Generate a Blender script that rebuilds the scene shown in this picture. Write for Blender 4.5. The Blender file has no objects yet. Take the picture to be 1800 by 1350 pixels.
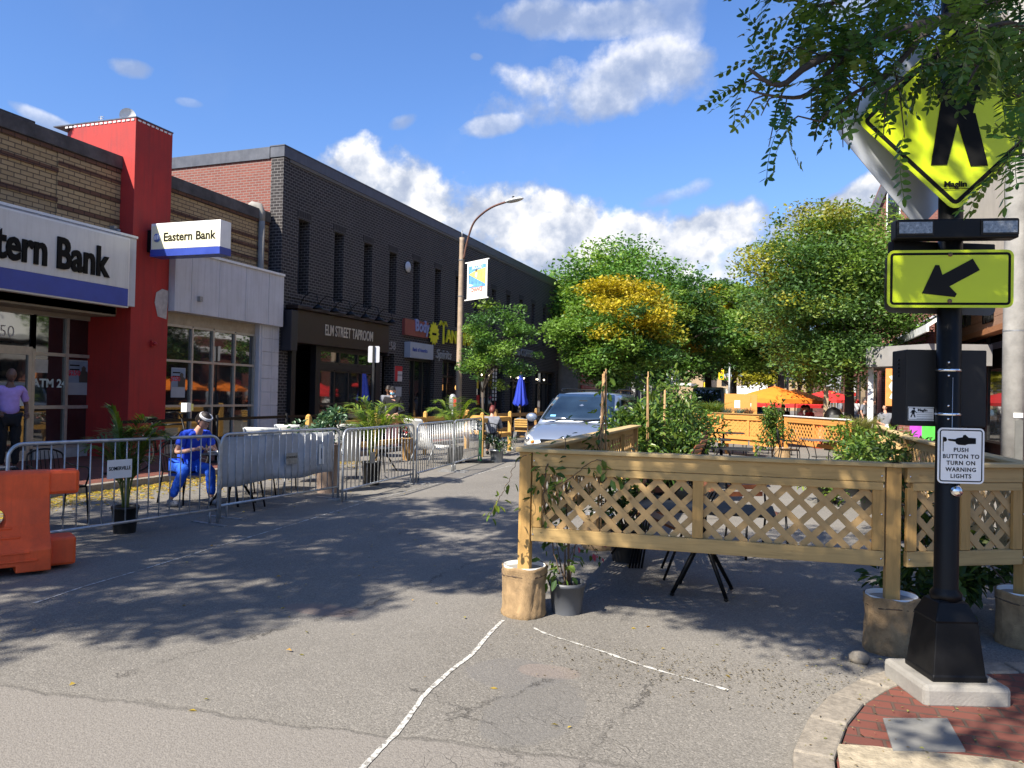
import bpy, bmesh, math, random
import numpy as np
from mathutils import Vector, Matrix, Euler
R_ = math.radians
PI = math.pi
scene = bpy.context.scene
# ---------------------------------------------------------------- camera
CAM_H = 1.65; FPX = 1350.0
CYAW = math.atan(460/1350.0); CPITCH = R_(0.8); CROLL = R_(1.2)
camd = bpy.data.cameras.new("Camera"); cam = bpy.data.objects.new("Camera", camd)
scene.collection.objects.link(cam); scene.camera = cam
camd.sensor_width = 36.0; camd.lens = 27.0; camd.clip_start = 0.05; camd.clip_end = 2000
CR = Matrix.Rotation(CYAW, 3, 'Z') @ Matrix.Rotation(PI/2+CPITCH, 3, 'X') @ Matrix.Rotation(CROLL, 3, 'Z')
cam.matrix_world = Matrix.Translation((0, 0, CAM_H)) @ CR.to_4x4()
# ---------------------------------------------------------------- sun, sky, exposure
SUN_EL = R_(44.0); SAZ = Vector((-0.43, -0.90)).normalized()      # towards the sun, on the ground plane
sund = bpy.data.lights.new("Sun", 'SUN'); sund.energy = 4.8; sund.angle = R_(0.55); sund.color = (1.0, 0.925, 0.80)
sun = bpy.data.objects.new("Sun", sund); scene.collection.objects.link(sun)
sdir = Vector((SAZ.x*math.cos(SUN_EL), SAZ.y*math.cos(SUN_EL), math.sin(SUN_EL)))
sun.rotation_euler = (-sdir).to_track_quat('-Z', 'Y').to_euler(); sun.location = (-8, -16, 20)
scene.view_settings.view_transform = 'Standard'; scene.view_settings.look = 'None'
scene.view_settings.exposure = 1.2; scene.view_settings.gamma = 1.0
scene.render.engine = 'CYCLES'
scene.cycles.max_bounces = 6; scene.cycles.diffuse_bounces = 3; scene.cycles.glossy_bounces = 3
scene.cycles.transparent_max_bounces = 6; scene.cycles.transmission_bounces = 3
scene.cycles.use_denoising = True

class NT:
    """small helper round a node tree"""
    def __init__(s, tree): s.t = tree; s.n = tree.nodes; s.l = tree.links
    def add(s, typ, **kw):
        nd = s.n.new(typ)
        for k, v in kw.items():
            if k.startswith('i_'): nd.inputs[k[2:]].default_value = v
            elif k.startswith('n_'): nd.inputs[int(k[2:])].default_value = v
            else: setattr(nd, k, v)
        return nd
    def lk(s, a, b): s.l.new(a, b)
    def math(s, op, a, b=None, c=None, clamp=False):
        nd = s.n.new('ShaderNodeMath'); nd.operation = op; nd.use_clamp = clamp
        for i, x in enumerate((a, b, c)):
            if x is None: continue
            if isinstance(x, (int, float)): nd.inputs[i].default_value = x
            else: s.l.new(x, nd.inputs[i])
        return nd.outputs[0]
    def vmath(s, op, a, b=None):
        nd = s.n.new('ShaderNodeVectorMath'); nd.operation = op
        for i, x in enumerate((a, b)):
            if x is None: continue
            if isinstance(x, (tuple, list)): nd.inputs[i].default_value = x
            else: s.l.new(x, nd.inputs[i])
        return nd.outputs[1] if op in ('DOT_PRODUCT', 'LENGTH', 'DISTANCE') else nd.outputs[0]
    def ramp(s, fac, stops, interp='LINEAR'):
        nd = s.n.new('ShaderNodeValToRGB'); cr = nd.color_ramp; cr.interpolation = interp
        while len(cr.elements) < len(stops): cr.elements.new(0.5)
        for e, (p, c) in zip(cr.elements, stops):
            e.position = p; e.color = (c[0], c[1], c[2], 1) if not isinstance(c, (int, float)) else (c, c, c, 1)
        s.l.new(fac, nd.inputs[0]); return nd.outputs[0]
    def mix(s, fac, a, b, blend='MIX'):
        nd = s.n.new('ShaderNodeMix'); nd.data_type = 'RGBA'; nd.blend_type = blend
        for i, x in ((0, fac), (6, a), (7, b)):
            if isinstance(x, (int, float)): nd.inputs[i].default_value = x
            elif isinstance(x, (tuple, list)): nd.inputs[i].default_value = (x[0], x[1], x[2], 1)
            else: s.l.new(x, nd.inputs[i])
        return nd.outputs[2]
    def noise(s, vec, scale, detail=4, rough=0.55, dist=0.0):
        nd = s.n.new('ShaderNodeTexNoise'); nd.inputs['Scale'].default_value = scale
        nd.inputs['Detail'].default_value = detail; nd.inputs['Roughness'].default_value = rough
        nd.inputs['Distortion'].default_value = dist
        if vec is not None: s.l.new(vec, nd.inputs['Vector'])
        return nd.outputs[0]

world = bpy.data.worlds.new("World"); scene.world = world; world.use_nodes = True
def build_world():
    w = NT(world.node_tree); w.n.clear()
    out = w.add('ShaderNodeOutputWorld'); bg = w.add('ShaderNodeBackground'); bg.inputs[1].default_value = 0.118
    sky = w.add('ShaderNodeTexSky'); sky.sky_type = 'NISHITA'; sky.sun_disc = False
    sky.sun_elevation = SUN_EL; sky.sun_rotation = math.atan2(SAZ.x, SAZ.y)
    sky.altitude = 50; sky.air_density = 1.0; sky.dust_density = 0.6; sky.ozone_density = 2.2
    tc = w.add('ShaderNodeTexCoord')
    d = w.vmath('NORMALIZE', tc.outputs['Generated'])
    sp = w.add('ShaderNodeSeparateXYZ'); w.lk(d, sp.inputs[0])
    az = w.math('ARCTAN2', sp.outputs[0], sp.outputs[1])
    el = w.math('ARCSINE', sp.outputs[2])
    n1 = w.noise(d, 6.5, 10, 0.56, 0.0); n2 = w.noise(d, 20.0, 8, 0.58, 0.0)
    warp = w.math('ADD', w.math('MULTIPLY', w.math('SUBTRACT', n1, 0.5), 2.0), w.math('MULTIPLY', w.math('SUBTRACT', n2, 0.5), 1.1))
    def px_dir(px, py):
        v = CR @ Vector(((px-900)/FPX, (675-py)/FPX, -1)); v.normalize()
        return math.atan2(v.x, v.y), math.asin(v.z)
    total = None; lit = None
    # cloud banks: azimuth / elevation centre, half sizes, density, tilt, flat base strength
    banks = [(745, 350, 185, 88, 1.2, .20), (900, 405, 380, 92, 1.25, .12), (1070, 430, 260, 75, 1.25, 0.), (1225, 412, 150, 62, 1.2, -.28), (700, 320, 110, 50, 1.1, .3), (1190, 340, 90, 22, .62, -.25),
             (620, 320, 60, 30, .5, .2), (1010, 462, 400, 88, .88, 0.03), (820, 380, 270, 85, 1.0, .22), (1060, 150, 215, 70, .80, -.16), (940, 150, 80, 45, .85, .2), (1000, 34, 190, 40, .66, 0.), (1170, 70, 80, 95, .55, -.6), (868, 221, 68, 24, .7, -.25), (712, 213, 32, 18, .6, -.3),
             (1410, 392, 70, 34, .8, -.3), (1515, 358, 110, 55, 1.1, -.5), (232, 120, 45, 20, .6, 0.), (90, 215, 70, 16, .6, .3), (330, 180, 30, 9, .3, 0.), (1500, 10, 150, 24, .42, 0.), (838, 100, 14, 9, .45, 0.)]
    for (px, py, hx, hy, dens, tilt) in banks:
        a0, e0 = px_dir(px, py); a1, _ = px_dir(px+hx, py); _, e1 = px_dir(px, py-hy)
        ra, re = abs(a1-a0), abs(e1-e0)
        da = w.math('SUBTRACT', az, a0); de = w.math('SUBTRACT', el, e0)
        de = w.math('ADD', de, w.math('MULTIPLY', da, tilt*0.9))
        qa = w.math('DIVIDE', da, ra); qe = w.math('DIVIDE', de, re)
        r2 = w.math('ADD', w.math('POWER', w.math('ABSOLUTE', qa), 2.2), w.math('MULTIPLY', qe, qe))
        f = w.math('MULTIPLY', w.math('SUBTRACT', 1.0, r2), 1.0)
        f = w.math('MAXIMUM', f, -1.5)
        f = w.math('ADD', f, w.math('MULTIPLY', warp, 1.8))
        m = w.math('MULTIPLY', w.math('SMOOTH_MIN', w.math('MAXIMUM', w.math('MULTIPLY', f, 1.5), 0.0), 1.0, 0.5), dens, clamp=True)
        total = m if total is None else w.math('MAXIMUM', total, m)
        # higher inside its bank = sunlit top
        l_ = w.math('MULTIPLY', w.math('ADD', w.math('MULTIPLY', qe, 0.55), 0.45), m)
        lit = l_ if lit is None else w.math('MAXIMUM', lit, l_)
    # thin veil elsewhere
    n3 = w.noise(d, 3.0, 6, 0.6)
    veil = w.math('MULTIPLY', w.math('SUBTRACT', n3, 0.52, clamp=True), 0.35)
    total = w.math('MAXIMUM', total, veil)
    # offset noise gives puffs their bright and shaded sides
    off = w.vmath('ADD', d, (-0.010, -0.006, 0.022))
    n4 = w.noise(off, 11.0, 8, 0.55, 0.0); n5 = w.noise(d, 11.0, 8, 0.55, 0.0)
    sh = w.math('MULTIPLY', w.math('SUBTRACT', n5, n4), 3.6)
    shade = w.math('ADD', w.math('ADD', lit, sh), 0.06, clamp=True)
    ccol = w.ramp(shade, [(0.0, (1.5, 1.8, 2.5)), (0.35, (2.1, 2.35, 2.9)), (0.6, (3.0, 3.15, 3.5)), (0.85, (4.0, 4.0, 4.1)), (1.0, (4.5, 4.4, 4.35))])
    tint = w.ramp(w.math('MULTIPLY', el, 1.6, clamp=True), [(0.0, (0.42, 0.46, 0.62)), (0.22, (0.47, 0.565, 0.75)), (0.55, (0.455, 0.60, 0.83)), (1.0, (0.45, 0.60, 0.845))])
    skc = w.mix(1.0, sky.outputs[0], tint, 'MULTIPLY')
    col = w.mix(total, skc, ccol)
    w.lk(col, bg.inputs[0]); w.lk(bg.outputs[0], out.inputs[0])
build_world()

# ---------------------------------------------------------------- pixel helpers (measuring real positions)
def ray(px, py): return CR @ Vector(((px-900)/FPX, (675-py)/FPX, -1.0))
def G(px, py, z=0.0):
    r = ray(px, py); t = (z-CAM_H)/r.z; return Vector((r.x*t, r.y*t, z))
def D(px, py, d):
    r = ray(px, py); return Vector((r.x*d, r.y*d, CAM_H+r.z*d))
def PX(px, py, X):
    r = ray(px, py); t = X/r.x; return Vector((X, r.y*t, CAM_H+r.z*t))
def PY(px, py, Y):
    r = ray(px, py); t = Y/r.y; return Vector((r.x*t, Y, CAM_H+r.z*t))

# ---------------------------------------------------------------- object helpers
COL = scene.collection
def tag(o, label=None, cat=None, group=None, kind=None):
    if label: o['label'] = label
    if cat: o['category'] = cat
    if group: o['group'] = group
    if kind: o['kind'] = kind
    return o
def thing(name, label, cat, loc=(0, 0, 0), rotz=0.0, group=None):
    o = bpy.data.objects.new(name, None); COL.objects.link(o); o.empty_display_size = 0.2
    o.location = loc; o.rotation_euler = (0, 0, rotz)
    return tag(o, label, cat, group)
def copy_tree(o, parent=None):
    c = o.copy(); COL.objects.link(c)
    if parent is not None: c.parent = parent
    for ch in KIDS.get(o.name, []): copy_tree(ch, c)
    return c
KIDS = {}
def copy_thing(o, loc, rotz, label, group=None, scale=None):
    def rec(src, par):
        c = src.copy(); COL.objects.link(c)
        if par is not None:
            c.parent = par; KIDS.setdefault(par.name, []).append(c)
        for ch in list(KIDS.get(src.name, [])): rec(ch, c)
        return c
    r = rec(o, None); r.location = loc; r.rotation_euler = (0, 0, rotz); r['label'] = label
    if scale: r.scale = scale if hasattr(scale, '__len__') else (scale,)*3
    if group: r['group'] = group
    return r

class MB:
    def __init__(s): s.v = []; s.f = []; s.mi = []; s.sm = []; s.cur = 0
    def mat(s, i): s.cur = i; return s
    def addf(s, vs, fs, smooth=False):
        o = len(s.v); s.v.extend([tuple(v) for v in vs])
        for f in fs: s.f.append([i+o for i in f]); s.mi.append(s.cur); s.sm.append(smooth)
        return s
    def box(s, x0, x1, y0, y1, z0, z1):
        if x0 > x1: x0, x1 = x1, x0
        if y0 > y1: y0, y1 = y1, y0
        if z0 > z1: z0, z1 = z1, z0
        v = [(x0, y0, z0), (x1, y0, z0), (x1, y1, z0), (x0, y1, z0), (x0, y0, z1), (x1, y0, z1), (x1, y1, z1), (x0, y1, z1)]
        return s.addf(v, [(0, 3, 2, 1), (4, 5, 6, 7), (0, 1, 5, 4), (1, 2, 6, 5), (2, 3, 7, 6), (3, 0, 4, 7)])
    def bar(s, p, q, w, h, up=(0, 0, 1)):
        """rectangular bar p->q, w across, h along 'up'"""
        p = Vector(p); q = Vector(q); d = (q-p).normalized(); u = Vector(up)
        x = d.cross(u)
        if x.length < 1e-4: x = d.cross(Vector((0, 1, 0)))
        x.normalize(); u = x.cross(d).normalized()
        v = []
        for c in (p, q):
            for a, b in ((-1, -1), (1, -1), (1, 1), (-1, 1)): v.append(c + x*(a*w/2) + u*(b*h/2))
        return s.addf(v, [(0, 1, 2, 3), (7, 6, 5, 4), (0, 4, 5, 1), (1, 5, 6, 2), (2, 6, 7, 3), (3, 7, 4, 0)])
    def tube(s, pts, r, n=8, cap=True, closed=False):
        pts = [Vector(p) for p in pts]; m = len(pts)
        rs = r if hasattr(r, '__len__') else [r]*m
        v = []; prev = None
        for i, p in enumerate(pts):
            if closed: t = pts[(i+1) % m]-pts[i-1]
            else: t = pts[min(i+1, m-1)]-pts[max(i-1, 0)]
            if t.length < 1e-9: t = Vector((0, 0, 1))
            t.normalize()
            if prev is None:
                a = Vector((0, 0, 1)) if abs(t.z) < 0.9 else Vector((1, 0, 0))
                x = t.cross(a).normalized()
            else:
                x = prev - t*prev.dot(t)
                if x.length < 1e-6: x = t.orthogonal()
                x.normalize()
            prev = x; y = t.cross(x)
            for k in range(n):
                an = 2*PI*k/n; v.append(p + (x*math.cos(an)+y*math.sin(an))*rs[i])
        f = []
        for i in range(m if closed else m-1):
            j = (i+1) % m
            for k in range(n): f.append((i*n+k, i*n+(k+1) % n, j*n+(k+1) % n, j*n+k))
        if cap and not closed:
            f.append(tuple(range(n-1, -1, -1))); f.append(tuple((m-1)*n+k for k in range(n)))
        return s.addf(v, f, True)
    def lathe(s, prof, n=20, c=(0, 0, 0), cap=True, smooth=True, sx=1, sy=1, rot=0):
        v = []; m = len(prof)
        for r, z in prof:
            for k in range(n):
                a = 2*PI*k/n+rot; v.append((c[0]+r*math.cos(a)*sx, c[1]+r*math.sin(a)*sy, c[2]+z))
        f = []
        for i in range(m-1):
            for k in range(n): f.append((i*n+k, i*n+(k+1) % n, (i+1)*n+(k+1) % n, (i+1)*n+k))
        if cap:
            f.append(tuple(range(n-1, -1, -1))); f.append(tuple((m-1)*n+k for k in range(n)))
        return s.addf(v, f, smooth)
    def prism(s, poly, o, ux, uy, th):
        """flat outline poly (2d) in plane o,ux,uy extruded by th along ux x uy"""
        o = Vector(o); ux = Vector(ux); uy = Vector(uy); nrm = ux.cross(uy).normalized()
        n = len(poly)
        v = [o+ux*a+uy*b for a, b in poly] + [o+ux*a+uy*b+nrm*th for a, b in poly]
        f = [tuple(range(n-1, -1, -1)), tuple(range(n, 2*n))]
        for i in range(n): j = (i+1) % n; f.append((i, j, n+j, n+i))
        return s.addf(v, f)
    def quad(s, a, b, c, d): return s.addf([a, b, c, d], [(0, 1, 2, 3)])
    def ball(s, c, rx, ry=None, rz=None, n=12, m=8, M=None):
        ry = ry or rx; rz = rz or rx; v = []; f = []
        for i in range(m+1):
            t = PI*i/m
            for k in range(n):
                a = 2*PI*k/n; p = Vector((rx*math.sin(t)*math.cos(a), ry*math.sin(t)*math.sin(a), rz*math.cos(t)))
                if M is not None: p = M @ p
                v.append(p+Vector(c))
        for i in range(m):
            for k in range(n): f.append((i*n+k, (i+1)*n+k, (i+1)*n+(k+1) % n, i*n+(k+1) % n))
        return s.addf(v, f, True)
    def build(s, name, mat, parent=None, bevel=0.0, solid=False, weld=False):
        me = bpy.data.meshes.new(name); me.from_pydata([tuple(v) for v in s.v], [], s.f)
        mats = mat if isinstance(mat, (list, tuple)) else [mat]
        for m in mats: me.materials.append(m)
        me.polygons.foreach_set('use_smooth', s.sm)
        if len(mats) > 1: me.polygons.foreach_set('material_index', s.mi)
        bm = bmesh.new(); bm.from_mesh(me)
        if weld: bmesh.ops.remove_doubles(bm, verts=bm.verts, dist=1e-5)
        bmesh.ops.recalc_face_normals(bm, faces=bm.faces)
        bm.to_mesh(me); bm.free(); me.update()
        o = bpy.data.objects.new(name, me); COL.objects.link(o)
        if parent is not None:
            o.parent = parent; KIDS.setdefault(parent.name, []).append(o)
        if bevel:
            b = o.modifiers.new('Bevel', 'BEVEL'); b.width = bevel; b.segments = 2; b.limit_method = 'ANGLE'; b.angle_limit = R_(40)
        return o
def smooth_pts(P, n=6):
    out = []; P = [Vector(p) for p in P]
    for i in range(len(P)-1):
        p0, p1, p2, p3 = P[max(i-1, 0)], P[i], P[i+1], P[min(i+2, len(P)-1)]
        for k in range(n):
            t = k/n; out.append(.5*((2*p1)+(-p0+p2)*t+(2*p0-5*p1+4*p2-p3)*t*t+(-p0+3*p1-3*p2+p3)*t**3))
    out.append(P[-1]); return out
def text_mesh(name, txt, size, mat, parent, loc, rot, depth=0.004, bold=0.0, xs=1.0, align='CENTER', shear=0.0, space=1.0, valign='CENTER'):
    cu = bpy.data.curves.new(name, 'FONT'); cu.body = txt; cu.size = size; cu.extrude = depth; cu.offset = bold
    cu.align_x = align; cu.align_y = valign; cu.shear = shear; cu.space_character = space; cu.resolution_u = 3
    t = bpy.data.objects.new(name+'_tmp', cu); COL.objects.link(t)
    dg = bpy.context.evaluated_depsgraph_get(); me = bpy.data.meshes.new_from_object(t.evaluated_get(dg))
    bpy.data.objects.remove(t); bpy.data.curves.remove(cu)
    me.materials.clear(); me.materials.append(mat)
    o = bpy.data.objects.new(name, me); COL.objects.link(o)
    o.parent = parent; o.location = loc; o.rotation_euler = rot; o.scale = (xs, 1, 1)
    if parent is not None: KIDS.setdefault(parent.name, []).append(o)
    return o
def np_mesh(name, verts, quads, mat, parent=None, cols=None, smooth=False, nper=4):
    """fast mesh from numpy arrays: verts (n,3), faces all with nper corners, optional colour per face"""
    me = bpy.data.meshes.new(name); nv = len(verts); nf = len(quads)
    me.vertices.add(nv); me.vertices.foreach_set('co', np.asarray(verts, dtype=np.float32).ravel())
    me.loops.add(nf*nper); me.loops.foreach_set('vertex_index', np.asarray(quads, dtype=np.int32).ravel())
    me.polygons.add(nf); me.polygons.foreach_set('loop_start', np.arange(nf, dtype=np.int32)*nper)
    me.polygons.foreach_set('loop_total', np.full(nf, nper, dtype=np.int32))
    if smooth: me.polygons.foreach_set('use_smooth', np.ones(nf, dtype=bool))
    me.update(calc_edges=True); me.validate()
    if cols is not None:
        ca = me.color_attributes.new('Col', 'FLOAT_COLOR', 'CORNER')
        c4 = np.ones((nf, nper, 4), dtype=np.float32); c4[:, :, :3] = np.asarray(cols)[:, None, :]
        ca.data.foreach_set('color', c4.ravel())
    me.materials.append(mat)
    o = bpy.data.objects.new(name, me); COL.objects.link(o)
    if parent is not None:
        o.parent = parent; KIDS.setdefault(parent.name, []).append(o)
    return o

# ---------------------------------------------------------------- materials
def newmat(name):
    m = bpy.data.materials.new(name); m.use_nodes = True; t = NT(m.node_tree); t.n.clear()
    out = t.add('ShaderNodeOutputMaterial'); b = t.add('ShaderNodeBsdfPrincipled'); t.lk(b.outputs[0], out.inputs[0])
    return m, t, b
def mat(name, col, rough=0.6, metal=0.0, nscale=6.0, namt=0.18, bump=0.0, bscale=40.0, spec=0.5, coat=0.0, dirt=0.0, stretch=None, streak=0.0):
    m, t, b = newmat(name)
    tc = t.add('ShaderNodeTexCoord'); vec = tc.outputs['Object']
    if stretch:
        mp = t.add('ShaderNodeMapping'); mp.inputs['Scale'].default_value = stretch; t.lk(vec, mp.inputs[0]); vec = mp.outputs[0]
    n = t.noise(vec, nscale, 5, 0.6)
    lo = tuple(c*(1-namt) for c in col); hi = tuple(min(1, c*(1+namt)) for c in col)
    c = t.ramp(n, [(0.3, lo), (0.7, hi)])
    if dirt:
        n2 = t.noise(vec, nscale*0.35, 6, 0.7)
        c = t.mix(t.math('MULTIPLY', t.math('SUBTRACT', n2, 0.5, clamp=True), dirt*4, clamp=True), c, tuple(x*0.45 for x in col))
    if streak:
        mp = t.add('ShaderNodeMapping'); mp.inputs['Scale'].default_value = (7, 7, .45); t.lk(vec, mp.inputs[0])
        n3 = t.noise(mp.outputs[0], 1.6, 6, 0.7, .2); k3 = t.math('MULTIPLY', t.math('SUBTRACT', n3, 0.47, clamp=True), streak*5, clamp=True)
        c = t.mix(k3, c, tuple(x*0.5+.01 for x in col))
        mp2 = t.add('ShaderNodeMapping'); mp2.inputs['Scale'].default_value = (1, 1, .6); t.lk(vec, mp2.inputs[0])
        n4 = t.noise(mp2.outputs[0], 5.5, 8, 0.75); c = t.mix(t.math('MULTIPLY', t.math('SUBTRACT', n4, 0.60, clamp=True), streak*5, clamp=True), c, tuple(min(1, x*1.35+.03) for x in col))
    t.lk(c, b.inputs['Base Color'])
    b.inputs['Metallic'].default_value = metal
    r = t.math('ADD', t.math('MULTIPLY', n, 0.22), rough-0.11, clamp=True); t.lk(r, b.inputs['Roughness'])
    b.inputs['Specular IOR Level'].default_value = spec
    if coat: b.inputs['Coat Weight'].default_value = coat; b.inputs['Coat Roughness'].default_value = 0.06
    if bump:
        bp = t.add('ShaderNodeBump'); bp.inputs['Strength'].default_value = bump; bp.inputs['Distance'].default_value = 0.01
        t.lk(t.noise(vec, bscale, 4, 0.6), bp.inputs['Height']); t.lk(bp.outputs[0], b.inputs['Normal'])
    return m
def wood(name, col, axis='X', rough=0.7, amt=0.32, knots=True, scale=1.0):
    m, t, b = newmat(name)
    tc = t.add('ShaderNodeTexCoord'); mp = t.add('ShaderNodeMapping')
    st = {'X': (1.2, 16, 16), 'Y': (16, 1.2, 16), 'Z': (16, 16, 1.2), 'N': (6, 6, 6)}[axis]
    mp.inputs['Scale'].default_value = tuple(a*scale for a in st); t.lk(tc.outputs['Object'], mp.inputs[0])
    n = t.noise(mp.outputs[0], 2.2, 6, 0.65, 0.8); n2 = t.noise(tc.outputs['Object'], 1.7, 3, 0.6)
    c = t.ramp(n, [(0.25, tuple(x*(1-amt) for x in col)), (0.5, col), (0.78, tuple(min(1, x*(1+amt*.5)) for x in col))])
    c = t.mix(t.math('MULTIPLY', n2, 0.35), c, (col[0]*0.75, col[1]*0.62, col[2]*0.42))
    if knots:
        vo = t.add('ShaderNodeTexVoronoi'); vo.inputs['Scale'].default_value = 3.1
        mp2 = t.add('ShaderNodeMapping'); s2 = {'X': (0.8, 2.2, 2.2), 'Y': (2.2, .8, 2.2), 'Z': (2.2, 2.2, .8), 'N': (1, 1, 1)}[axis]
        mp2.inputs['Scale'].default_value = s2; t.lk(tc.outputs['Object'], mp2.inputs[0]); t.lk(mp2.outputs[0], vo.inputs['Vector'])
        k = t.math('SUBTRACT', 1.0, t.math('MULTIPLY', vo.outputs['Distance'], 14.0), clamp=True)
        c = t.mix(t.math('MULTIPLY', k, 0.8), c, (col[0]*0.28, col[1]*0.2, col[2]*0.15))
    t.lk(c, b.inputs['Base Color']); b.inputs['Roughness'].default_value = rough; b.inputs['Specular IOR Level'].default_value = 0.25
    bp = t.add('ShaderNodeBump'); bp.inputs['Strength'].default_value = 0.25; bp.inputs['Distance'].default_value = 0.004
    t.lk(n, bp.inputs['Height']); t.lk(bp.outputs[0], b.inputs['Normal'])
    return m
def brick(name, ca, cb, mortar, bw=0.22, bh=0.075, ms=0.012, rough=0.85, stain=0.3, plane='Y', bumps=0.6):
    m, t, b = newmat(name)
    tc = t.add('ShaderNodeTexCoord'); sp = t.add('ShaderNodeSeparateXYZ'); t.lk(tc.outputs['Object'], sp.inputs[0])
    cm = t.add('ShaderNodeCombineXYZ')
    if plane == 'XY': t.lk(sp.outputs[0], cm.inputs[0]); t.lk(sp.outputs[1], cm.inputs[1])
    else:
        t.lk(t.math('ADD', sp.outputs[0], sp.outputs[1]), cm.inputs[0]); t.lk(sp.outputs[2], cm.inputs[1])
    br = t.add('ShaderNodeTexBrick'); t.lk(cm.outputs[0], br.inputs['Vector'])
    br.inputs['Scale'].default_value = 1.0; br.inputs['Brick Width'].default_value = bw; br.inputs['Row Height'].default_value = bh
    br.inputs['Mortar Size'].default_value = ms; br.inputs['Mortar Smooth'].default_value = 0.15; br.inputs['Bias'].default_value = -0.1
    br.inputs['Color1'].default_value = (*ca, 1); br.inputs['Color2'].default_value = (*cb, 1); br.inputs['Mortar'].default_value = (*mortar, 1)
    n = t.noise(tc.outputs['Object'], 0.8, 6, 0.65); n2 = t.noise(tc.outputs['Object'], 9, 4, 0.6)
    c = t.mix(t.math('MULTIPLY', t.math('SUBTRACT', n, 0.42, clamp=True), stain*5, clamp=True), br.outputs[0], tuple(x*0.62 for x in ca))
    c = t.mix(t.math('MULTIPLY', n2, 0.3), c, tuple(x*0.75 for x in cb))
    t.lk(c, b.inputs['Base Color']); b.inputs['Roughness'].default_value = rough; b.inputs['Specular IOR Level'].default_value = 0.3
    bp = t.add('ShaderNodeBump'); bp.inputs['Strength'].default_value = bumps; bp.inputs['Distance'].default_value = 0.012; bp.invert = True
    hgt = t.math('ADD', br.outputs[1], t.math('MULTIPLY', n2, -0.25)); t.lk(hgt, bp.inputs['Height']); t.lk(bp.outputs[0], b.inputs['Normal'])
    return m
def glass_dark(name, col=(0.012, 0.014, 0.016), rough=0.03, spec=1.0):
    m, t, b = newmat(name)
    tc = t.add('ShaderNodeTexCoord'); n = t.noise(tc.outputs['Object'], 1.3, 3, 0.5)
    c = t.ramp(n, [(0.35, tuple(x*0.5 for x in col)), (0.7, tuple(x*1.8 for x in col))]); t.lk(c, b.inputs['Base Color'])
    b.inputs['Roughness'].default_value = rough; b.inputs['IOR'].default_value = 1.7; b.inputs['Specular IOR Level'].default_value = spec
    bp = t.add('ShaderNodeBump'); bp.inputs['Strength'].default_value = 0.04; bp.inputs['Distance'].default_value = 0.05
    t.lk(t.noise(tc.outputs['Object'], 1.1, 2, 0.5), bp.inputs['Height']); t.lk(bp.outputs[0], b.inputs['Normal'])
    return m
def leafmat(name, trans=0.35, rough=0.5):
    """leaf colour comes from the leaves' own colour attribute (green, yellowing)"""
    m = bpy.data.materials.new(name); m.use_nodes = True; t = NT(m.node_tree); t.n.clear()
    out = t.add('ShaderNodeOutputMaterial'); b = t.add('ShaderNodeBsdfPrincipled'); tr = t.add('ShaderNodeBsdfTranslucent')
    at = t.add('ShaderNodeAttribute'); at.attribute_name = 'Col'
    t.lk(at.outputs[0], b.inputs['Base Color']); b.inputs['Roughness'].default_value = rough; b.inputs['Specular IOR Level'].default_value = 0.35
    t.lk(t.mix(1.0, at.outputs[0], (1.25, 1.35, 0.6), 'MULTIPLY'), tr.inputs[0])
    mx = t.add('ShaderNodeMixShader'); mx.inputs[0].default_value = trans
    t.lk(b.outputs[0], mx.inputs[1]); t.lk(tr.outputs[0], mx.inputs[2]); t.lk(mx.outputs[0], out.inputs[0])
    return m
def emis(name, col, s):
    m, t, b = newmat(name); b.inputs['Base Color'].default_value = (*col, 1)
    b.inputs['Emission Color'].default_value = (*col, 1); b.inputs['Emission Strength'].default_value = s
    return m
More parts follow.
